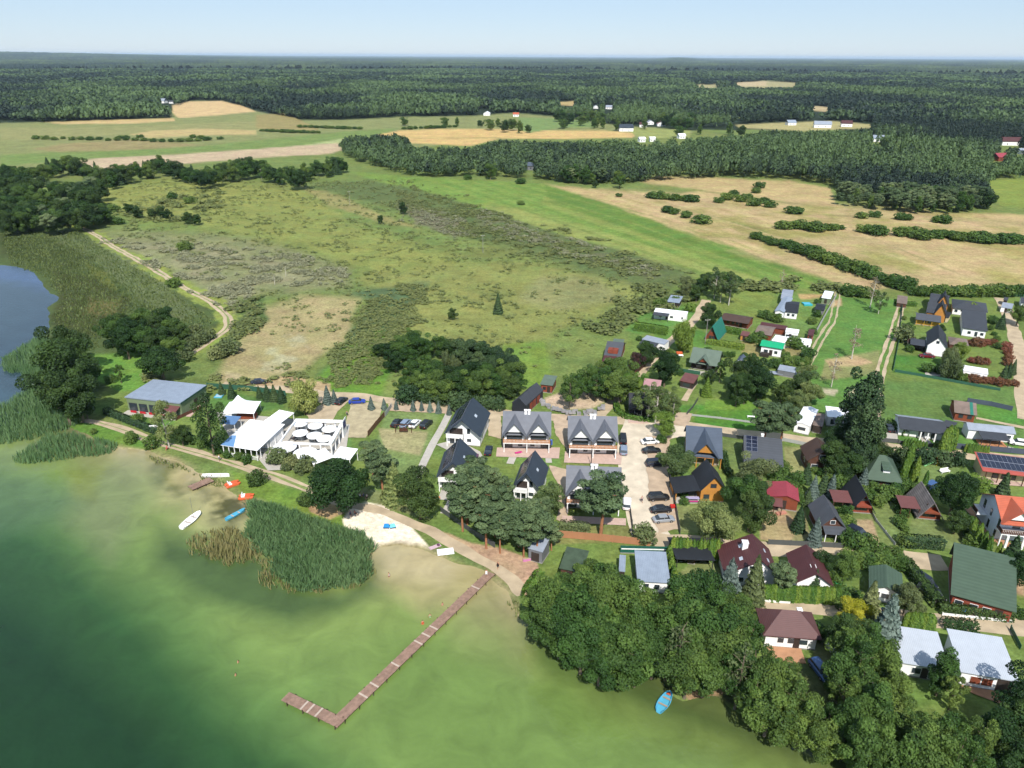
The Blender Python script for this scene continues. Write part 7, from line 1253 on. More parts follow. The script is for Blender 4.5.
fence([(384.5, 417), (376, 427), (368, 437)], 1.6, FB, 'brown board fence at the left of the parking lawn'); fence([(391.5, 408), (385, 417)], 1.4, FP, 'pale gate panels at the corner of the parking lawn', name='gate', catg='gate'); fence([(558, 537.5), (600, 541), (650, 546.5)], 1.7, FO, 'orange brown panel fence below the third twin house', 2.2)
fence([(669, 474), (674, 500), (680, 535)], 1.3, FD, 'dark fence between parking strip and orange timber house'); fence([(954.5, 448.5), (990, 451.5), (1030, 455)], 1.5, FS, 'slate blue fence along the right part of the road'); fence([(880, 442), (898, 443.5)], 1.2, FD, 'dark driveway gate before the parked black car', name='gate', catg='gate')
fence([(898, 443.8), (930, 447), (952, 448.5)], 1.0, FD, 'dark fence in front of the first long bungalow'); fence([(967, 402.5), (990, 406), (1012, 411)], 1.4, FS, 'slate fence above the lawn at the right edge'); fence([(836, 297), (827, 313), (815.6, 334)], 1.5, FP, 'pale fence between the upper plots and first track')
fence([(942, 615.5), (975, 619), (1012, 623)], .6, FW, 'low white wall below the great green roof', name='garden_wall', catg='wall'); fence([(768, 544.5), (812, 546.5), (856, 549)], 1.2, FD, 'dark fence along the dry garden and grey cottage'); fence([(866, 503), (876, 522), (895, 546)], .7, FP, 'dark fence between two long lawns')
fence([(963, 513), (978, 531), (992, 551)], .8, FP, 'dark fence along the villa garden'); fence([(722, 436.5), (742, 439.5), (760, 441)], 1.0, FD, 'dark fence along the road right of the blue roofed house'); fence([(782, 441), (806, 446)], 1.0, FP, 'pale fence along the road at the brown gabled house')
fence([(687, 415), (693, 408), (698, 400)], 1.0, FD, 'dark rail fence beside the bright green lawn'); fence([(692, 416), (720, 419), (758, 424)], .6, FP, 'low pale edging at the bottom of the bright green lawn'); fence([(680, 372), (700, 375)], 1.2, FG, 'green fence behind the wood store'); fence([(895, 372), (924, 377), (1000, 391)], .9, FG, 'green wire fence below the upper right gardens')
fence([(900, 312), (902, 308), (899, 340), (893, 371)], 1.0, FG, 'green wire fence along the second track'); fence([(1000, 296), (1024, 297)], 1.6, FG, 'green fence in the upper right corner'); fence([(632, 378), (645, 366), (655, 354)], 1.3, FB, 'red brown fence along the village lane'); fence([(612, 399), (627, 383)], 1.3, FB, 'brown fence below the grove at the lane')
fence([(441, 512), (458, 524), (475, 536), (495, 548)], 1.3, FD, 'dark mesh fence under the lakeside pines'); fence([(748, 601), (790, 604)], .5, FW, 'low pale kerb wall above the burgundy cottage', name='garden_wall', catg='wall'); fence([(629, 505), (632, 525), (634, 542)], 1.2, FD, 'dark fence right of the third twin house lawn')
fence([(1010, 630), (1020, 650)], 1.0, FG, 'green fence beside the right pale roofed house')
# stone retaining edge of the sandy plot
P = G2([(540, 401), (548, 408), (565, 414), (590, 414), (604, 409)]); root = empty('stone_wall', (*P[0], 0), 0, 'grey stone retaining wall in front of the sandy plot', 'wall'); st = MB(); q = random.Random(4)
for a, b in zip(P[:-1], P[1:]):
    L = np.hypot(*(b - a))
    for i in range(int(L * 3.2)):
        t = q.random(); p = a + (b - a) * t - P[0]; s = q.uniform(.25, .6); zz = q.uniform(0, .9); st.box(p[0] - s, p[0] + s, p[1] - s + q.gauss(0, .6), p[1] + s + q.gauss(0, .2), zz - .2, zz + s * .7)
st.build('stones', R('grey_stone', (168, 166, 168), .25), root)
# ------------------------------------------------------------------ cars
TYRE = mat('tyre_rubber', (.02, .02, .02), .9); RIM = mat('alloy_rim', S(190, 192, 196), .35, .02, 1, 0, .7); LAMP = mat('headlight_glass', S(236, 240, 246), .15, .02, 1, 0, 0, .8); TAIL = mat('tail_light_glass', S(180, 30, 30), .2, .02)
PLATE = mat('number_plate', S(230, 230, 226), .5, .02)
def paintm(n, c): return mat('paint_' + n, S(*c), .28, .03, 1, 0, 0.15, .7)
CP = {'black': paintm('black', (34, 36, 42)), 'navy': paintm('navy', (38, 46, 66)), 'blue': paintm('blue', (36, 74, 190)), 'silverblue': paintm('silver_blue', (160, 178, 204)), 'white': paintm('white', (240, 240, 242)), 'silver': paintm('silver', (176, 182, 190)), 'red': paintm('wine_red', (132, 28, 48)), 'midblue': paintm('mid_blue', (74, 112, 170))}
def loft(mb, secs):                                     # secs: list of (x, [(y,z)...]) closed outlines of equal length
    n = len(secs[0][1]); b = len(mb.v)
    for x_, o in secs: mb.v += [(x_, y_, z_) for y_, z_ in o]
    for i in range(len(secs) - 1):
        for k in range(n): mb.f.append((b + i * n + k, b + i * n + (k + 1) % n, b + (i + 1) * n + (k + 1) % n, b + (i + 1) * n + k))
    mb.f.append(tuple(b + k for k in range(n))[::-1]); mb.f.append(tuple(b + (len(secs) - 1) * n + k for k in range(n)))
def ring(w, z0, z1, ins=.12): return [(-w + ins, z0), (w - ins, z0), (w, z0 + ins), (w, z1 - ins * .8), (w - ins, z1), (-w + ins, z1), (-w, z1 - ins * .8), (-w, z0 + ins)]
_car = {}
def car_meshes(kind):
    if kind in _car: return _car[kind]
    L, hh, belt, top = {'sedan': (4.6, 1.45, .92, 1.42), 'wagon': (4.6, 1.5, .95, 1.48), 'suv': (4.7, 1.75, 1.08, 1.7), 'van': (4.9, 1.95, 1.15, 1.92)}[kind]; h = L / 2; W = .9
    b = MB(); loft(b, [(-h, ring(W * .86, .38, belt * .82)), (-h + .18, ring(W * .96, .25, belt * .93)), (-h + .9, ring(W, .22, belt)), (h - 1.5, ring(W, .22, belt)), (h - .75, ring(W * .98, .22, belt * .93)), (h - .2, ring(W * .93, .25, belt * .82)), (h, ring(W * .8, .35, belt * .66))])
    g = MB(); r0 = {'sedan': (-h + .55, -h + 1.25, .55, 1.15), 'wagon': (-h + .12, -h + .5, .5, 1.15), 'suv': (-h + .1, -h + .42, .6, 1.2), 'van': (-h + .06, -h + .25, 1.0, 1.65)}[kind]
    loft(g, [(r0[0], ring(W * .86, belt - .06, belt + .02, .03)), (r0[1], ring(W * .8, belt - .05, top - .06, .06)), (r0[2], ring(W * .8, belt - .05, top - .05, .06)), (r0[3], ring(W * .88, belt - .06, belt + .02, .03))])
    rf = MB(); loft(rf, [(r0[1] - .08, ring(W * .76, top - .07, top - .02, .02)), (r0[1] + .2, ring(W * .79, top - .08, top + .02, .03)), (r0[2] - .15, ring(W * .79, top - .08, top + .02, .03)), (r0[2] + .1, ring(W * .76, top - .08, top - .02, .02))])
    for xx in (r0[1] + .9,): rf.box(xx, xx + .08, -W * .815, W * .815, belt - .02, top - .04)
    wl = MB(); n = 16
    for s in (-1, 1): pass
    wl.tube([(0, -.11, 0), (0, .11, 0)], .33, 16); rm = MB(); rm.tube([(0, -.115, 0), (0, .115, 0)], .2, 12); hl = MB().box(-.06, .06, -.2, .2, -.07, .07)
    out = {}
    for nm, mb in (('body', b), ('glass', g), ('roof', rf), ('wheel', wl), ('rim', rm), ('lamp', hl)):
        me = D.meshes.new('car_' + nm); me.from_pydata(mb.v, [], mb.f); me.update(); me.materials.append({'body': CP['black'], 'glass': GLASS, 'roof': CP['black'], 'wheel': TYRE, 'rim': RIM, 'lamp': LAMP}[nm]); out[nm] = me
    _car[kind] = (out, L, belt); return _car[kind]
def car(kind, colr, px, py, head, label, roofcol=None):
    """head: direction of the nose in world degrees, 0 to the right, 90 away from the viewer"""
    me, L, belt = car_meshes(kind); p = G(px, py, .7); root = empty('parked_car', (p[0], p[1], .06), math.radians(head), label, 'car')
    def pt(nm, mesh, loc=(0, 0, 0), par=root, mt=None, sc_=None):
        o = D.objects.new(nm, mesh); C.objects.link(o); o.parent = par; o.location = loc
        if sc_: o.scale = sc_
        if mt: o.material_slots[0].link = 'OBJECT'; o.material_slots[0].material = mt
        return o
    pt('body', me['body'], mt=CP[colr]); pt('windows', me['glass']); pt('roof', me['roof'], mt=CP[roofcol or colr])
    for sx in (-1, 1):
        for sy in (-1, 1): w_ = pt('wheel', me['wheel'], (sx * L * .3, sy * .8, .33)); pt('rim', me['rim'], (0, 0, 0), w_)
    for sy in (-1, 1): pt('headlight', me['lamp'], (L / 2 - .1, sy * .58, belt * .62)); pt('tail_light', me['lamp'], (-L / 2 + .05, sy * .6, belt * .68), mt=TAIL)
    return root
car('sedan', 'black', 396.6, 422.5, 72, 'black car leftmost of the four on the parking lawn'); car('wagon', 'silverblue', 405.7, 423, 72, 'pale blue car second from left on the parking lawn'); car('sedan', 'white', 415, 423.3, 70, 'white car third from left on the parking lawn'); car('suv', 'black', 426.3, 424, 68, 'black car rightmost of the four on the parking lawn')
car('sedan', 'blue', 357, 401, 8, 'bright blue car on the dirt road'); car('wagon', 'black', 341.5, 400.5, 70, 'dark car at the sandy yard right of the blue spruces'); car('sedan', 'navy', 258.7, 381.5, 15, 'dark car parked alone on the sand behind the willow')
car('sedan', 'white', 650, 441, 8, 'white car at the top of the parking strip'); car('sedan', 'black', 651.5, 450, 6, 'black car just below the white one on the parking strip'); car('suv', 'navy', 655.5, 463, 8, 'dark car with open boot beside the round olive tree'); car('suv', 'black', 658.6, 497, 5, 'black off road car upper of the lower three'); car('sedan', 'black', 661, 509, 7, 'black car between the off road car and silver one'); car('sedan', 'silver', 663.7, 518.5, 8, 'silver car lowest on the parking strip')
car('van', 'black', 623, 439, 85, 'black van at the right wall of the second twin house'); car('wagon', 'silverblue', 623.7, 449.5, 82, 'pale blue estate car behind the black van'); car('wagon', 'white', 627, 503, 80, 'white car beside the third twin house'); car('wagon', 'midblue', 820.5, 669.5, -78, 'blue car under the lower right trees')
car('sedan', 'black', 889, 427.5, 85, 'black car on the pale driveway of the long bungalow'); car('sedan', 'red', 927, 355.5, 172, 'wine red car before the white gabled house'); car('wagon', 'white', 1019.5, 442.5, 160, 'white car at the right edge by the grey bungalow'); car('van', 'navy', 923.5, 581, -65, 'dark blue car beside the great green roof upper one'); car('van', 'black', 931, 594, -60, 'black van beside the great green roof lower one')
car('wagon', 'navy', 858, 531.5, -50, 'dark blue car behind the two light green bushes'); car('suv', 'midblue', 932.5, 485.5, 30, 'blue car in the shade behind the shingle roofed cabin'); car('sedan', 'navy', 488.5, 450, 85, 'dark car between the white houses and first twin house')
p = G(838, 652, .8); t = empty('caravan', (p[0], p[1], 0), math.radians(-75), 'small white boat trailer under the lower right trees', 'trailer'); b = MB(); loft(b, [(-2.2, ring(.7, .5, 1.2)), (-1.6, ring(.95, .4, 1.5)), (1.2, ring(.95, .4, 1.45)), (2.3, ring(.4, .7, 1.2))]); b.build('body', CP['white'], t)
for s in (-1, 1): w_ = MB().tube([(0, s * .95 - .1, .3), (0, s * .95 + .1, .3)], .3, 12).build('wheel', TYRE, t)

# ------------------------------------------------------------------ jetty and boats
PLANK = mat('weathered_planks', S(178, 146, 128), .9, .22, 1.5, .2, stripes=('X', 2.4, .25)); PILE = mat('jetty_pile', S(92, 78, 66), .9, .2); PALEP = mat('new_plank', S(214, 196, 180), .9, .1)
def jetty(name, label, a_px, b_px, wd, z0, pitch=3, pale=()):
    a, b = G(*a_px, z0), G(*b_px, z0); d = b - a; L = np.hypot(d[0], d[1]); root = empty(name, (a[0], a[1], 0), math.atan2(d[1], d[0]), label, 'jetty'); dk = MB(); n = int(L / .22); q = random.Random(3)
    for i in range(n): x_ = L * i / n; dk.box(x_, x_ + L / n * .9, -wd / 2 + q.gauss(0, .015), wd / 2 + q.gauss(0, .015), z0 - .05, z0 + q.gauss(0, .006))
    dk.build('deck', PLANK, root); MB().box(0, L, -wd / 2 + .1, -wd / 2 + .22, z0 - .22, z0 - .06).box(0, L, wd / 2 - .22, wd / 2 - .1, z0 - .22, z0 - .06).build('beam', PILE, root); first = None
    for i in range(int(L / pitch) + 1):
        for s in (-1, 1):
            if first is None: first = MB().tube([(0, 0, -2.2), (0, 0, z0 + .12)], .08, 6).build('pile', PILE, root); po = first
            else: po = first.copy(); C.objects.link(po); po.parent = root
            po.location = (min(L, i * pitch) , s * (wd / 2 + .04), 0)
    for f in pale: MB().box(L * f, L * f + .3, -wd / 2, wd / 2, z0 + .012, z0 + .03).build('new_plank', PALEP, root)
    return root, L
jetty('jetty', 'long weathered plank jetty running from the beach into the lake', (491, 572.5), (332.5, 725), 1.75, .45, pale=(.12, .42, .47, .52, .66, .78, .84)); jetty('jetty', 'short outer arm of the long jetty turning back to the left', (339, 722), (285, 696), 1.75, .452, pale=(.35, .5, .62)); jetty('jetty', 'small dark brown dock at the bank by the white canoe', (211.5, 479), (190, 488), 2.3, .35, 2)
def boat(px, py, L, W, head, outc, label, name='boat', catg='boat', inside=None, mast=False, bow=None, zz=WZ):
    p = G(px, py, .2); root = empty(name, (p[0], p[1], zz), math.radians(head), label, catg); n = 14; out, rim_, inn = [], [], []
    for i in range(n):
        t = i / (n - 1); w = W / 2 * math.sin(math.pi * min(.98, .12 + .83 * t ** .9)) ** .6; x_ = -L / 2 + L * t; sh = .5 + .18 * (2 * t - .8) ** 2; out.append((x_, w, sh))
    out[-1] = (L / 2, .02, out[-1][2]); b = MB()
    V = []
    for (x_, w, sh) in out: V += [(x_, -w, sh), (x_, -w * .75, .08), (x_, 0, -.12), (x_, w * .75, .08), (x_, w, sh), (x_, w * .88, sh), (x_, w * .65, .16), (x_, -w * .65, .16), (x_, -w * .88, sh)]
    Fs = []
    for i in range(n - 1):
        for k in range(9): Fs.append((i * 9 + k, i * 9 + (k + 1) % 9, (i + 1) * 9 + (k + 1) % 9, (i + 1) * 9 + k))
    Fs.append(tuple(range(9))[::-1]); Fs.append(tuple((n - 1) * 9 + k for k in range(9))); b.add(V, Fs); b.build('hull', outc, root)
    for f in (-.18, .15): MB().box(L * f, L * f + .28, -W * .4, W * .4, .38, .43).build('seat', inside or PALEP, root)
    if mast: MB().tube([(L * .15, 0, .2), (L * .15, 0, 5.2)], [.05, .03], 6).build('mast', RIM, root); MB().tube([(L * .15, 0, .9), (-L * .4, 0, .95)], .04, 6).build('boom', RIM, root)
    if bow: MB().slab([(L * .32, -W * .2, .60), (L * .47, 0, .66), (L * .32, W * .2, .60)], .05).build('bow_deck', bow, root)
    return root
wb = R('white_gelcoat', (244, 244, 244), .03, None, .35, .5); bb = R('sky_blue_plastic', (100, 196, 232), .04, None, .5, .4); orp = R('orange_plastic', (240, 112, 66), .05, None, .5, .4)
boat(191, 520, 6.0, 2.1, 74, wb, 'white sailing dinghy with bare mast moored off the reeds', 'sailing_dinghy', 'sailing dinghy', mast=True); boat(215.8, 476, 6.2, 1.3, 2, wb, 'long white canoe drawn up by the brown dock', 'canoe', 'canoe', zz=0.02); boat(235.5, 514.5, 4.7, 1.2, 54, bb, 'sky blue kayak at the corner of the reed bed', 'kayak', 'kayak')
boat(664.5, 702, 4.3, 1.8, 56, bb, 'turquoise rowing boat with orange bow moored under the shore trees', 'rowing_boat', 'rowing boat', inside=R('beige_seat', (190, 170, 150)), bow=orp)
for (px, py, hd, lb) in ((232, 484, 40, 'orange pedal boat beside the white canoe'), (245.7, 496.5, 10, 'orange pedal boat nearest the reed bed')):
    p = G(px, py, .3); t = empty('pedal_boat', (p[0], p[1], .0), math.radians(hd), lb, 'pedal boat')
    for s in (-1, 1): b = MB(); loft(b, [(-1.5, [(s * .55 + y_ * .5, z_) for y_, z_ in ring(.4, .15, .45, .08)]), (-1.2, [(s * .55 + y_, z_) for y_, z_ in ring(.36, -.05, .5, .1)]), (1.2, [(s * .55 + y_, z_) for y_, z_ in ring(.36, -.05, .5, .1)]), (1.7, [(s * .55 + y_ * .4, z_) for y_, z_ in ring(.4, .25, .5, .08)])]); b.build('float', orp, t)
    part(t, 'deck', orp, (-1.1, 1.1, -.85, .85, .5, .56)); part(t, 'seat', wb, (-.7, -.15, -.7, .7, .56, .68), (-.82, -.7, -.7, .7, .56, 1.1))
# ------------------------------------------------------------------ people
SKIN = mat('skin', S(206, 150, 120), .7, .03); HAIR = mat('dark_hair', S(70, 52, 42), .8, .05)
def skinned(name, pts, edges, rad, m, parent=None, sub=1):
    me = D.meshes.new(name); me.from_pydata(pts, edges, []); me.update(); o = link(name, me, m, parent); md = o.modifiers.new('skin', 'SKIN'); md.use_smooth_shade = True
    for i, v in enumerate(me.skin_vertices[0].data): v.radius = (rad[i], rad[i] * .85); v.use_root = (i == 0)
    if sub: s = o.modifiers.new('sub', 'SUBSURF'); s.levels = sub; s.render_levels = sub
    return o
def person(px, py, pose, label, top=(230, 230, 230), bottom=(60, 70, 110), z0=0.0, head=0, zref=.9):
    p = G(px, py, z0 + zref); root = empty('person', (p[0], p[1], z0), math.radians(head), label, 'person')
    if pose == 'sit': P = [(0, 0, .45), (0, 0, .62), (0, 0, .95), (0, 0, 1.05), (.0, .02, 1.18), (-.1, .02, .42), (-.12, .42, .45), (-.12, .46, .05), (.1, .02, .42), (.12, .42, .45), (.12, .46, .05), (-.18, 0, .93), (-.24, .12, .68), (-.18, .32, .6), (.18, 0, .93), (.24, .12, .68), (.18, .32, .6), (-.12, .58, .03), (.12, .58, .03)]
    elif pose == 'walk': P = [(0, 0, .95), (0, 0, 1.1), (0, .01, 1.42), (0, .01, 1.52), (0, .03, 1.66), (-.1, 0, .9), (-.1, .16, .5), (-.1, .2, .08), (.1, 0, .9), (.1, -.06, .5), (.1, -.26, .1), (-.2, 0, 1.4), (-.25, -.12, 1.12), (-.22, -.1, .88), (.2, 0, 1.4), (.25, .08, 1.12), (.22, .26, .92), (-.1, .34, .04), (.1, -.12, .04)]
    else: P = [(0, 0, .95), (0, 0, 1.1), (0, 0, 1.42), (0, 0, 1.52), (0, .02, 1.66), (-.1, 0, .9), (-.11, .02, .5), (-.12, 0, .08), (.1, 0, .9), (.11, .02, .5), (.12, 0, .08), (-.2, 0, 1.4), (-.26, .02, 1.12), (-.24, .1, .86), (.2, 0, 1.4), (.26, .02, 1.12), (.24, .1, .86), (-.12, .14, .04), (.12, .14, .04)]
    E = [(0, 1), (1, 2), (2, 3), (3, 4), (0, 5), (5, 6), (6, 7), (7, 17), (0, 8), (8, 9), (9, 10), (10, 18), (2, 11), (11, 12), (12, 13), (2, 14), (14, 15), (15, 16)]; r_ = [.14, .13, .15, .06, .11, .09, .065, .045, .09, .065, .045, .06, .045, .035, .06, .045, .035, .04, .04]
    skinned('body', P, E, r_, SKIN, root); tm = mat('cloth_%d_%d_%d' % top, S(*top), .9, .05); bm_ = mat('cloth_%d_%d_%d' % bottom, S(*bottom), .9, .05)
    skinned('shirt', [P[0], P[1], P[2], P[11], P[14]], [(0, 1), (1, 2), (2, 3), (2, 4)], [.17, .16, .18, .09, .09], tm, root); skinned('shorts', [P[0], P[5], P[6], P[8], P[9]], [(0, 1), (1, 2), (0, 3), (3, 4)], [.165, .115, .09, .115, .09], bm_, root)
    h_ = P[4]; skinned('hair', [(h_[0], h_[1] - .03, h_[2] + .02), (h_[0], h_[1] - .02, h_[2] + .1)], [(0, 1)], [.115, .09], HAIR, root); return root
person(486.4, 573, 'stand', 'person in white on the shore end of the long jetty', (244, 244, 244), (230, 230, 230), .45); person(498, 565, 'walk', 'person in black walking on the sand behind the jetty', (40, 40, 46), (40, 40, 46), 0, 130); person(642, 499, 'walk', 'person in pale clothes walking down the village road', (220, 200, 200), (70, 70, 90), 0, 180)
person(422.7, 624, 'stand', 'person in orange wading nearer the jetty corner', (230, 110, 70), (230, 110, 70), -1.05, 200, .9); person(430, 617.5, 'stand', 'person in pale green wading beside the one in orange', (170, 200, 150), (150, 180, 130), -1.05, 20, .9); person(442.5, 606, 'stand', 'person in pink swimming next to the jetty', (236, 170, 160), (236, 170, 160), -1.25, 60, .9)
person(389, 576, 'stand', 'person with white hat wading beside the reed bed', (240, 240, 240), (210, 160, 140), -.85, 90, .9); person(238.5, 664, 'stand', 'upper of two swimmers far out in the green lake', (210, 150, 120), (90, 60, 60), -1.4, 90, .9); person(236, 677, 'stand', 'lower of two swimmers far out in the green lake', (200, 140, 110), (60, 60, 90), -1.4, 90, .9)
for i, (px, py, c_, lb) in enumerate(((360, 495.5, (236, 236, 240), 'seated person in white under the big round tree, left one'), (363.5, 495, (90, 110, 160), 'seated person in blue under the big round tree'), (367, 496, (240, 240, 240), 'seated person in white under the big round tree, right one'), (350, 513, (120, 130, 170), 'person in blue grey sitting by the trunk at the beach'), (354.5, 512.5, (220, 150, 130), 'person in pink sitting by the trunk at the beach'))): person(px, py, 'sit', lb, c_, (60, 60, 80), 0, i * 70, .6)
person(147, 446, 'stand', 'person in grey standing by the water left of birch', (190, 190, 200), (60, 60, 70), 0, 200); person(151.5, 446.5, 'stand', 'person in red standing by the water left of birch', (190, 70, 60), (70, 50, 50), 0, 160); person(167, 447.5, 'sit', 'person in pink sitting at the foot of the birch', (226, 110, 120), (200, 90, 90), 0, 160, .6)
person(177, 447, 'walk', 'person in pale shirt on the path right of the birch', (226, 216, 210), (90, 90, 110), 0, 20) if False else None
person(219, 457.5, 'walk', 'person in white walking on the lakeside path by the double trunk', (236, 236, 236), (110, 110, 130), 0, 160); person(339, 402.5, 'stand', 'person in white standing by the spruces at the sandy yard', (240, 240, 240), (200, 200, 210), 0, 160); person(347, 413.5, 'walk', 'person in grey crossing the sandy yard', (150, 150, 160), (60, 60, 80), 0, 160)
person(999, 755, 'sit', 'person in white sitting under the bottom right trees', (240, 230, 226), (230, 170, 150), 0, 160, .6); person(1004.5, 759, 'sit', 'person in pale blue sitting under the bottom right trees', (190, 200, 220), (120, 120, 140), 0, 160, .6)
# ------------------------------------------------------------------ small things on the ground
def thing(name, label, catg, px, py, rz, parts_, zz=0.0, group=None):
    p = G(px, py, .3 + zz); t = empty(name, (p[0], p[1], zz), rz, label, catg, group)
    for nm, m_, *bx in parts_: part(t, nm, m_, *bx)
    return t
CL = lambda n, c: mat('fabric_' + n, S(*c), .9, .06)
thing('beach_towel', 'pink and white towel on the grass beside the beach', 'towel', 435, 545.5, .6, [('cloth', CL('pinkish', (226, 196, 206)), (-1.2, 1.2, -.5, .5, .02, .06)), ('bag', CL('plum', (120, 80, 110)), (.5, .95, -.3, .2, .06, .35))]); thing('beach_blanket', 'white blanket on the grass near the jetty', 'blanket', 445.5, 550.5, .2, [('cloth', CL('white', (240, 240, 240)), (-1.6, 1.6, -1, 1, .02, .06)), ('bag', CL('white', (240, 240, 240)), (.6, 1.1, -.3, .3, .06, .4))])
for i, (dx, c_, lb) in enumerate(((386.5, (50, 150, 224), 'strong blue beach tent on the white sand'), (392.5, (130, 214, 236), 'pale turquoise beach tent right of the strong blue one'))):
    p = G(dx, 524.5, .5); t = empty('beach_tent', (p[0], p[1], 0), .3 * i, lb, 'beach tent'); mb = MB(); mb.add([(-1, -.6, 0), (1, -.6, 0), (.9, .7, 0), (-.9, .7, 0), (-.6, 0, 1.1), (.6, 0, 1.1)], [(0, 3, 2, 1), (0, 1, 5, 4), (2, 3, 4, 5), (1, 2, 5), (3, 0, 4)]); mb.build('canopy', CL('tent%d' % i, c_), t); part(t, 'mat', CL('navy', (60, 70, 110)), (-.9, .9, -1.1, -.62, .01, .05)); t.scale = (.68, .68, .68)
t = thing('play_house', 'yellow and green plastic play slide with red roof on the lawn', 'play slide', 938, 463, .1, [('tower', R('yellow_plastic', (240, 206, 60)), (-.8, .8, -.7, .7, 0, 1.5))]); MB().slab([(-1, -.9, 1.5), (1, -.9, 1.5), (1, 0, 2.3), (-1, 0, 2.3)], .08).slab([(-1, .01, 2.3), (1, .01, 2.3), (1, .9, 1.5), (-1, .9, 1.5)], .08).build('roof', R('red_plastic', (210, 60, 50)), t)
gp = R('mint_plastic', (150, 226, 150)); MB().slab([(.8, -.4, 1.2), (4.2, -1.4, .1), (4.3, -.7, .1), (.8, .3, 1.2)], .1).build('slide', gp, t); MB().slab([(-.8, -.4, 1.2), (-3.8, -.8, .1), (-3.8, 0, .1), (-.8, .3, 1.2)], .1).build('slide', gp, t)
thing('garden_bench', 'white garden furniture on the lawn left of huge dark tree', 'bench', 945, 471.5, .3, [('seat', CHIM, (-1.2, 1.2, -.4, .4, .4, .5)), ('backrest', CHIM, (-1.2, 1.2, .4, .5, .5, 1.0)), ('leg', CHIM, (-1.1, -1, -.3, .3, 0, .4), (1, 1.1, -.3, .3, 0, .4))])
thing('playhouse', 'small wooden playhouse at the play garden fence', 'playhouse', 922.5, 459.5, .2, [('wall', WL['beige'], (-.9, .9, -.9, .9, 0, 1.4)), ('roof', RF['brownred'], (-1.1, 1.1, -1.1, 1.1, 1.4, 1.6))]); thing('recycling_bins', 'row of coloured sacks at the wall of the great green roof', 'sacks', 975, 610, -.15, [('sack', CL('blue', (60, 120, 210)), (-2.4, -1.6, -.4, .4, 0, .9)), ('sack', CL('yellow', (236, 214, 70)), (-1.4, -.6, -.4, .4, 0, .8)), ('sack', CL('green', (90, 180, 90)), (-.4, .9, -.4, .4, 0, .7))])
thing('wooden_trellis', 'brown wooden swing frame beside the parked cars on the lawn', 'swing', 403.5, 431.5, 0, [('post', FRAMEB, (-2.1, -1.95, -.1, .1, 0, 2.2), (1.95, 2.1, -.1, .1, 0, 2.2)), ('beam', FRAMEB, (-2.3, 2.3, -.1, .1, 2.2, 2.35)), ('seat', FRAMEB, (-1.1, 1.1, -.3, .3, .5, .6), (-1.1, 1.1, .3, .38, .6, 1.1))])
thing('sign_board', 'small white sign board in front of the dark hedge', 'sign', 154.5, 431, .3, [('board', CHIM, (-1.0, 1.0, -.05, .05, .6, 2.0)), ('post', FRAMED, (-.9, -.8, -.06, .06, 0, .6), (.8, .9, -.06, .06, 0, .6))]); thing('paddling_pool', 'small round paddling pool on the restaurant lawn', 'paddling pool', 219, 395.5, 0, [('rim', bb, (-1.1, 1.1, -1.1, -.9, 0, .3), (-1.1, 1.1, .9, 1.1, 0, .3), (-1.1, -.9, -.9, .9, 0, .3), (.9, 1.1, -.9, .9, 0, .3)), ('water', R('pool_water', (190, 224, 240)), (-.9, .9, -.9, .9, .05, .22))])
thing('trampoline', 'small turquoise pool in the fenced upper garden', 'pool', 807, 304, 0, [('rim', R('turquoise_rim', (60, 190, 200)), (-1.6, 1.6, -1.6, -1.4, 0, .6), (-1.6, 1.6, 1.4, 1.6, 0, .6), (-1.6, -1.4, -1.4, 1.4, 0, .6), (1.4, 1.6, -1.4, 1.4, 0, .6)), ('water', bb, (-1.4, 1.4, -1.4, 1.4, .05, .5))])
for (px, py, lb) in ((533, 452, 'magenta sun lounger on the left twin terrace'),): thing('sun_lounger', lb, 'lounger', 518.5, 452.5, .4, [('seat', CL('magenta', (226, 70, 150)), (-.9, .9, -.35, .35, .3, .4)), ('leg', CHIM, (-.8, -.7, -.3, .3, 0, .3), (.7, .8, -.3, .3, 0, .3))])
thing('garden_parasol', 'closed blue parasol at the right end of the left twin house', 'parasol', 551, 447, 0, [('pole', CHIM, (-.03, .03, -.03, .03, 0, 2.4)), ('cloth', CL('royal', (60, 110, 210)), (-.3, .3, -.3, .3, 1.0, 2.3))]); thing('hot_tub', 'round dark hot tub beside the front white house', 'hot tub', 474, 457, 0, [('tub', FRAMED, (-1.1, 1.1, -.7, .7, 0, .8)), ('cover', CL('plum', (70, 56, 90)), (-1.0, 1.0, -.6, .6, .8, .9))])
thing('garden_chair', 'orange sun bed on the lawn of the front white house', 'sun bed', 436.5, 498, .3, [('seat', CL('orange', (240, 160, 110)), (-.8, .8, -.35, .35, .3, .4)), ('leg', CHIM, (-.7, -.6, -.3, .3, 0, .3), (.6, .7, -.3, .3, 0, .3))]); thing('flower_box', 'small pink flower box at the boat shed', 'flower box', 529.5, 559, .3, [('box', CL('pink', (230, 150, 200)), (-1.3, 1.3, -.2, .2, 0, .5)), ('soil', soil, (-1.2, 1.2, -.15, .15, .5, .55))])
thing('garden_table', 'colourful table on the porch of the orange timber house', 'table', 692.5, 499.5, 0, [('tabletop', CL('lilac', (200, 190, 230)), (-1.4, 1.4, -.5, .5, .7, .76)), ('bench', CL('magenta2', (220, 60, 150)), (-1.2, 1.4, -1, -.7, .35, .45)), ('leg', CHIM, (-1.2, -1.1, -.4, .4, 0, .7), (1.1, 1.2, -.4, .4, 0, .7))], .16)
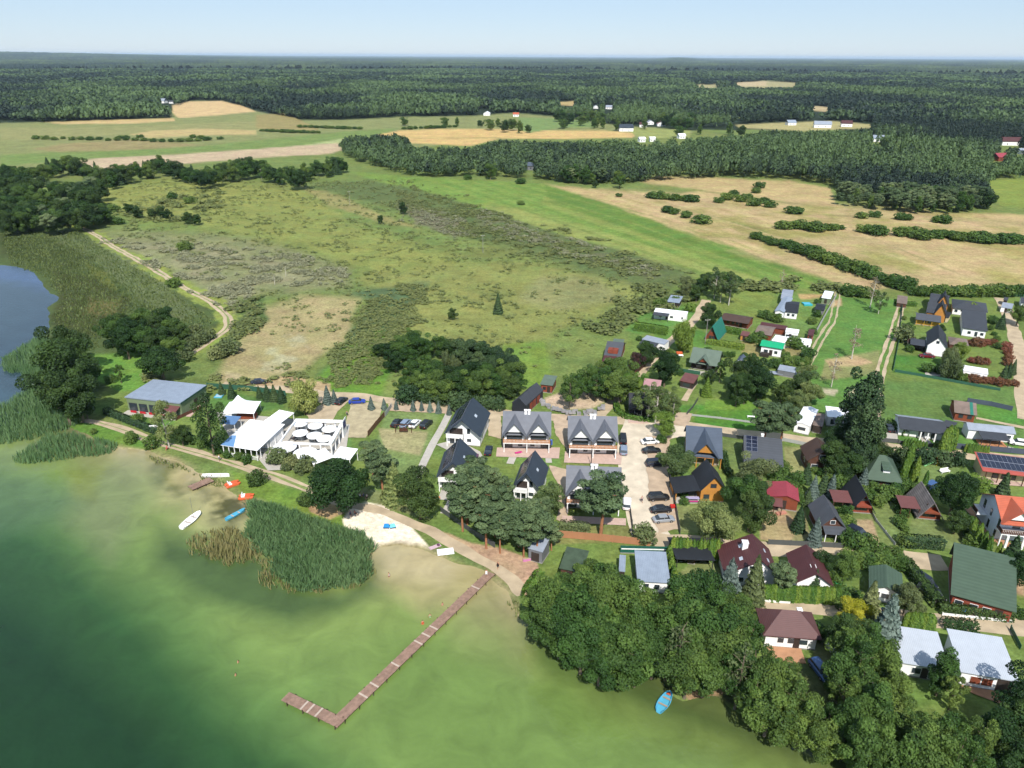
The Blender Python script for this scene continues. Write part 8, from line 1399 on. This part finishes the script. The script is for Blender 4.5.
thing('garden_table', 'orange cushions and white table beside the pale willow', 'table', 680, 356, 0, [('tabletop', CHIM, (-1.5, 1.0, -.7, .5, .6, .68)), ('cushion', CL('orange2', (236, 116, 66)), (-.9, 1.0, 1.2, 2.0, .3, 1.1)), ('leg', CHIM, (-1.3, -1.2, -.4, .4, 0, .6), (.8, .9, -.4, .4, 0, .6))]); thing('red_barrel', 'small red garden cart by the parking fence', 'cart', 672.5, 507, 0, [('tray', CL('red', (214, 50, 40)), (-.5, .5, -.4, .4, .3, .8)), ('wheel', TYRE, (-.1, .1, -.45, -.35, 0, .3), (-.1, .1, .35, .45, 0, .3))])
thing('garden_stool', 'white bench at the upper end of the bright green lawn', 'bench', 751, 416.5, -.1, [('seat', CHIM, (-1.0, 1.0, -.3, .3, .3, .42)), ('leg', CHIM, (-.9, -.8, -.25, .25, 0, .3), (.8, .9, -.25, .25, 0, .3))]); thing('wood_pile', 'pale stack of boards at the lower side of the red roofed barn', 'board stack', 773, 511, .3, [('board', WL['beige'], (-2, 2, -.5, .5, 0, .3)), ('cover', CL('rose', (214, 150, 130)), (.2, 2.4, -1.4, -.6, 0, .4))])
thing('hay_bale', 'round orange cover lying left of the dirt road bend', 'cover', 220.5, 351.5, 0, [('cover', CL('amber', (240, 190, 60)), (-.8, .8, -.5, .5, 0, .5))]); thing('moored_dinghy', 'small pale dinghy lying at the reeds of the left shore', 'dinghy', 36, 383, .2, [('hull', wb, (-1.5, 1.5, -.5, .5, -.1, .3)), ('seat', PALEP, (-.2, .1, -.4, .4, .3, .36))])
for (px, py) in ((716.5, 420),): pass
# posts and poles
POLE = mat('grey_pole', S(176, 174, 166), .9, .1)
def pole(px, py, h, label, m=CHIM, arm=False):
    p = G(px, py); t = empty('utility_pole', (p[0], p[1], 0), .2, label, 'pole', None); MB().tube([(0, 0, -.2), (0, 0, h)], [.11, .07], 8).build('mast', m, t)
    if arm: part(t, 'crossarm', m, (-.9, .9, -.06, .06, h - .6, h - .45)); part(t, 'insulator', CHIM, (-.8, -.7, -.05, .05, h - .45, h - .3), (.7, .8, -.05, .05, h - .45, h - .3))
pole(262, 181, 9, 'lone concrete pole on the heath by the tree line', POLE, True); pole(350, 205, 9, 'lone concrete pole in the middle of the heath', POLE, True); pole(483, 253, 9, 'lone concrete pole nearest the green meadow', POLE, True); pole(737, 388, 9, 'concrete pole beside the dense dark trees', POLE, True)
pole(705, 344, 9, 'concrete pole right of the large pale willow', POLE, True); pole(591, 466, 5, 'thin lamp pole on the lawn of the second twin house', FRAMED); pole(275, 285, 4, 'pale dead stump in the dry scrub, right one', BARKB); pole(286, 276, 4, 'pale dead stump in the dry scrub, upper one', BARKB)
# ------------------------------------------------------------------ the air
m = D.materials.new('haze_air'); m.use_nodes = True; n = m.node_tree.nodes; n.remove(n['Principled BSDF']); pv = n.new('ShaderNodeVolumePrincipled'); pv.inputs['Color'].default_value = (.62, .8, 1, 1); pv.inputs['Density'].default_value = HAZE; pv.inputs['Anisotropy'].default_value = 0.0
m.node_tree.links.new(pv.outputs[0], n['Material Output'].inputs['Volume'])
hz = MB().box(-62000, 62000, -3000, 62000, -4.5, 140).build('haze', m); tag(hz, kind='stuff')
